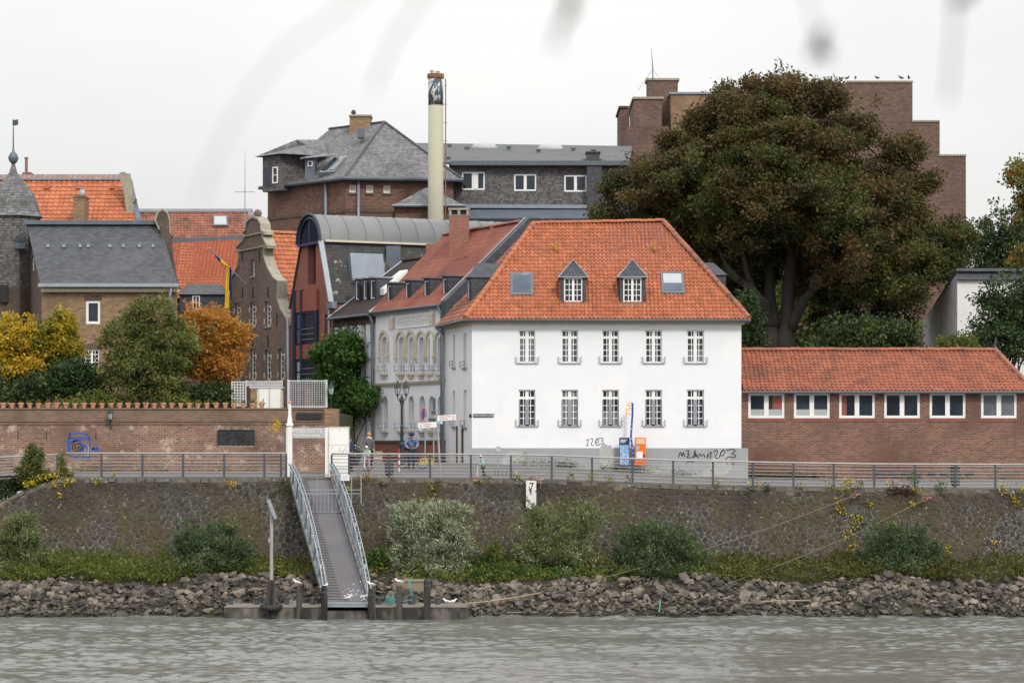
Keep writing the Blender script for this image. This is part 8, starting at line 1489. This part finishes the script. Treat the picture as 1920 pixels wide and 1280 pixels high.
shrub('dense dark willow bush right of the sparse one', 1235, [(1235, 1030, 116.4, 1.55, 1.1), (1192, 1048, 116.2, 1.0, .85), (1282, 1048, 116.2, 1.0, .8), (1235, 1068, 115.8, 1.7, .5)], 'lf_shrub', 360, 75, seed=5, extra=('lf_willow2', .3))
shrub('dark grey-green willow bush near the right edge', 1690, [(1690, 1030, 116.4, 1.3, 1.1), (1652, 1048, 116.3, .8, .8), (1728, 1050, 116.3, .8, .8), (1690, 1068, 115.9, 1.5, .45)], 'lf_shrub', 290, 75, seed=6, extra=('lf_willow2', .35))
shrub('small bright bush beside the gangway foot', 705, [(705, 1055, 115.9, .45, .6)], 'lf_ivy', 30, 60, seed=7, aspect=.5, extra=('lf_bright', .4)); shrub('reddish dry dock weed beside the gangway foot', 700, [(700, 1078, 115.5, .2, .4)], 'lf_dry', 10, 50, seed=8); shrub('small yellow-green bush between the two willows', 920, [(920, 1042, 117, .35, .5)], 'lf_bright', 18, 50, seed=9, aspect=.5); shrub('pale reed tuft left of the gangway', 345, [(345, 1070, 115.9, .5, .35)], 'lf_dry', 25, 60, seed=10, aspect=.1, bias=(0, 0, 2))
shrub('brown withered brushwood between the willows', 1120, [(1120, 1060, 116.3, .7, .3)], 'lf_dry', 14, 40, seed=11, aspect=.15)
# ---- plants growing on the quay wall ----
def wallplant(label, spots, leaf, n=60, size=.1, flower=None, nf=30, d=119.1, name='wall_plant'):
    c = P(*spots[0][:2], d); r_ = thing(name, label, 'plant', c); pl = []; fl = []
    for px, py, rad in spots:
        z = PZ(py, d); y = min(qy(z, PX(px, d))-.08, 119.45) if py > 900 else 119.6; q = np.array([[PX(px, y), y, z]]); k = int(n*rad/.2); pl.append(np.repeat(q, k, 0)+RNG.normal(size=(k, 3))*rad*np.array([.6, .3, .6])); k = int(nf*rad/.2); fl.append(np.repeat(q, k, 0)+RNG.normal(size=(k, 3))*rad*np.array([.6, .3, .6])+np.array([0, -.08, .05]))
    leafmesh('foliage', np.concatenate(pl), size, M[leaf], r_, .4, (0, -.3, .3))
    if flower: leafmesh('blossom', np.concatenate(fl), .075, M[flower], r_, .9)
wallplant('yellow blossoms spilling over the broken wall edge at left', [(50, 910, .15), (62, 905, .15), (75, 900, .15), (90, 896, .15), (105, 897, .2), (127, 905, .22), (104, 912, .12), (112, 930, .1)], 'lf_herb', 50, .1, 'lf_flower', 34)
wallplant('small yellow flower tuft on the quay edge, left section', [(182, 905, .14), (212, 890, .1)], 'lf_herb', 60, .1, 'lf_flower', 26); wallplant('single yellow flower clump hanging above the dark shrub', [(434, 908, .16)], 'lf_herb', 40, .1, 'lf_flower', 40)
wallplant('tall yellow goldenrod cascading at the right part of the wall', [(1586, 915, .3), (1590, 905, .2), (1575, 945, .22), (1580, 960, .18), (1605, 985, .3), (1590, 1005, .3), (1600, 1030, .3), (1630, 945, .16), (1610, 970, .2)], 'lf_herb', 45, .12, 'lf_flower', 26)
wallplant('yellow flowers sprouting near the right end of the quay', [(1672, 908, .16), (1712, 948, .12), (1715, 918, .16), (1880, 915, .22), (1905, 945, .2), (1915, 920, .15), (1900, 935, .14)], 'lf_herb', 45, .1, 'lf_flower', 26); wallplant('yellow streak of flowers low on the wall at right', [(1866, 1020, .16), (1868, 1035, .12), (1775, 1030, .16)], 'lf_herb2', 40, .1, 'lf_flower', 34)
wallplant('yellow and green weeds right of the gangway head', [(805, 912, .15), (822, 905, .12), (815, 920, .2), (655, 915, .14), (718, 908, .1), (735, 900, .2)], 'lf_olive', 60, .12, 'lf_flower', 8); wallplant('dry ginger weed tuft at the gangway head', [(675, 900, .3), (690, 897, .25)], 'lf_dry', 80, .14)
wallplant('green weed on the quay edge at the right', [(1765, 912, .28), (1715, 900, .3), (1440, 915, .15)], 'lf_ivy', 70, .12); wallplant('dark red weed hanging over the quay edge', [(1690, 920, .3), (1675, 918, .25), (1705, 922, .25)], 'lf_red', 90, .12)
wallplant('yellow green tufts on the quay edge by the plinth', [(1070, 893, .14), (1108, 894, .16), (1143, 898, .2), (1180, 897, .12), (1410, 912, .28), (1345, 905, .16), (1500, 912, .14), (1612, 910, .2), (1560, 912, .25)], 'lf_olive', 55, .12, 'lf_flower', 5); wallplant('green ivy-like weed hanging on the quay left of the gauge board', [(970, 898, .22), (895, 903, .14), (918, 900, .16)], 'lf_dark', 60, .1, 'lf_flower', 10)
wallplant('dark weeds beside the gangway head on the left', [(527, 905, .25), (530, 925, .2), (512, 930, .15)], 'lf_dark', 60, .1, 'lf_flower', 6); wallplant('yellow blossoming weed at the sign post foot', [(520, 795, .16), (516, 803, .2)], 'lf_flower', 60, .1, d=125.8)
for px, py, sc2 in ((1270, 1, 1),): pass
# small weeds along house foot and wall foot
def footweeds(label, xs_, d, n, mat): 
    r_ = thing('foot_weeds', label, 'plant', stand(xs_[0], d)); pts = []
    for px in xs_: b0 = np.array([stand(px, d)]); pts.append(np.repeat(b0, n, 0)+np.abs(RNG.normal(size=(n, 3)))*np.array([.0, .0, .16])+RNG.normal(size=(n, 3))*np.array([.3, .06, 0]))
    leafmesh('foliage', np.concatenate(pts), .12, M[mat], r_, .3, (0, 0, 1))
footweeds('green weeds along the foot of the grey plinth', [980, 1018, 1050, 1060, 1070, 1140, 1160, 1215, 1285], 127.7, 90, 'lf_ivy'); footweeds('green weeds at the corner of the low brick building', [1408, 1420, 1435, 1452, 1470, 1490, 1510, 1530], 129.2, 130, 'lf_dark'); footweeds('grass fringe along the foot of the garden wall', [150, 180, 210, 260, 300, 360, 420, 470], 125.6, 70, 'lf_herb'); footweeds('thin weeds at the foot of the low building at right', [1560, 1700, 1800, 1880], 129.2, 60, 'lf_ivy')
# ivy bush at the ramp
tree('ivy_bush', 'ivy-grown bush overgrowing the ramp railing', (PX(63, 120.6), 120.6, PZ(905, 120.6)), [(63, 855, 120.6, .42, .55), (58, 885, 120.5, .55, .4), (70, 890, 120.6, .4, .3)], M['lf_olive'], 60, 60, .22, .11, 'shrub', seed=40, tr=.04, limbs=6, extra=('lf_dark', .7)); tree('ivy_bush', 'ivy climbing the railing end post', (PX(118, 120), 119.95, PZ(898, 120)), [(117, 872, 119.95, .14, .5), (125, 885, 119.9, .2, .25)], M['lf_olive'], 26, 55, .15, .09, 'shrub', seed=41, tr=.02, limbs=4, extra=('lf_bright', .4)); tree('ivy_bush', 'dark undergrowth below the ramp at the left edge', (PX(20, 121), 121, PZ(960, 121)), [(10, 915, 121, .6, .35), (35, 905, 121, .5, .3), (-10, 930, 120.8, .7, .4), (85, 893, 121, .4, .2)], M['lf_dark'], 60, 50, .25, .12, 'shrub', seed=42, tr=.03, limbs=5)
# ================= OVERHANGING TWIGS close to the photographer, far out of focus =================
def hang(label, strands, d, leaves=()):
    r_ = thing('overhanging_twig', label, 'twig', P(*strands[0][0][0], d))
    for pts, r in strands: mb = MB(); mb.tube([P(a, b_, d) for a, b_ in pts], r, 6); mb.build('stem', M['bark2'], r_, smooth=True)
    for a, b_, L_, ang in leaves:
        c = P(a, b_, d); mb = MB(Matrix.Translation(c) @ Matrix.Rotation(ang, 4, 'Y')); mb.tube([(0, 0, -L_/2), (0, .002, -L_/4), (0, .004, 0), (0, .002, L_/4), (0, 0, L_/2)], [.001, .006, .008, .006, .001], 6); mb.build('leaf', M['lf_dark'], r_, smooth=True)
hang('blurred hanging twig curving down through the left sky', [([(760, -80), (640, 20), (530, 95), (450, 200), (400, 300), (372, 380)], .0011)], 3.0)
hang('blurred hanging twig at the top between chimney and left sky', [([(850, -120), (790, 0), (735, 80), (700, 170)], .0015)], 3.2)
hang('blurred twig tip at the top centre', [([(1090, -100), (1065, 0), (1040, 90)], .003)], 3.0, [(1070, 5, .05, .2)])
hang('blurred twig with a dark leaf above the brick gable', [([(1500, -120), (1520, 20), (1540, 90)], .0012), ([(1780, -120), (1790, 40), (1778, 190)], .002)], 3.2, [(1535, 80, .045, .4), (1545, 95, .03, -.5), (1808, -5, .04, .9)])
# the bank on the photographer's side, behind the camera: it shows only as a reflection in the window panes
mb = MB(); mb.box((-400, -140, -1), (400, -62, 1.2)); kind(mb.build('near_bank', M['soil']), 'structure')
nc = RNG.uniform(-150, 150, 260); pts = np.stack([nc, RNG.uniform(-100, -72, 260), 2+RNG.uniform(0, 1, 260)**.8*(14+6*np.sin(nc*.21)+3*np.sin(nc*.57))], 1)
o = leafmesh('near_bank_wood', around(pts, 70, 4.5, .7), 1.3, M['lf_far'], None, .7); kind(o, 'stuff'); tag(o, 'wooded near river bank behind the viewpoint', 'wood')
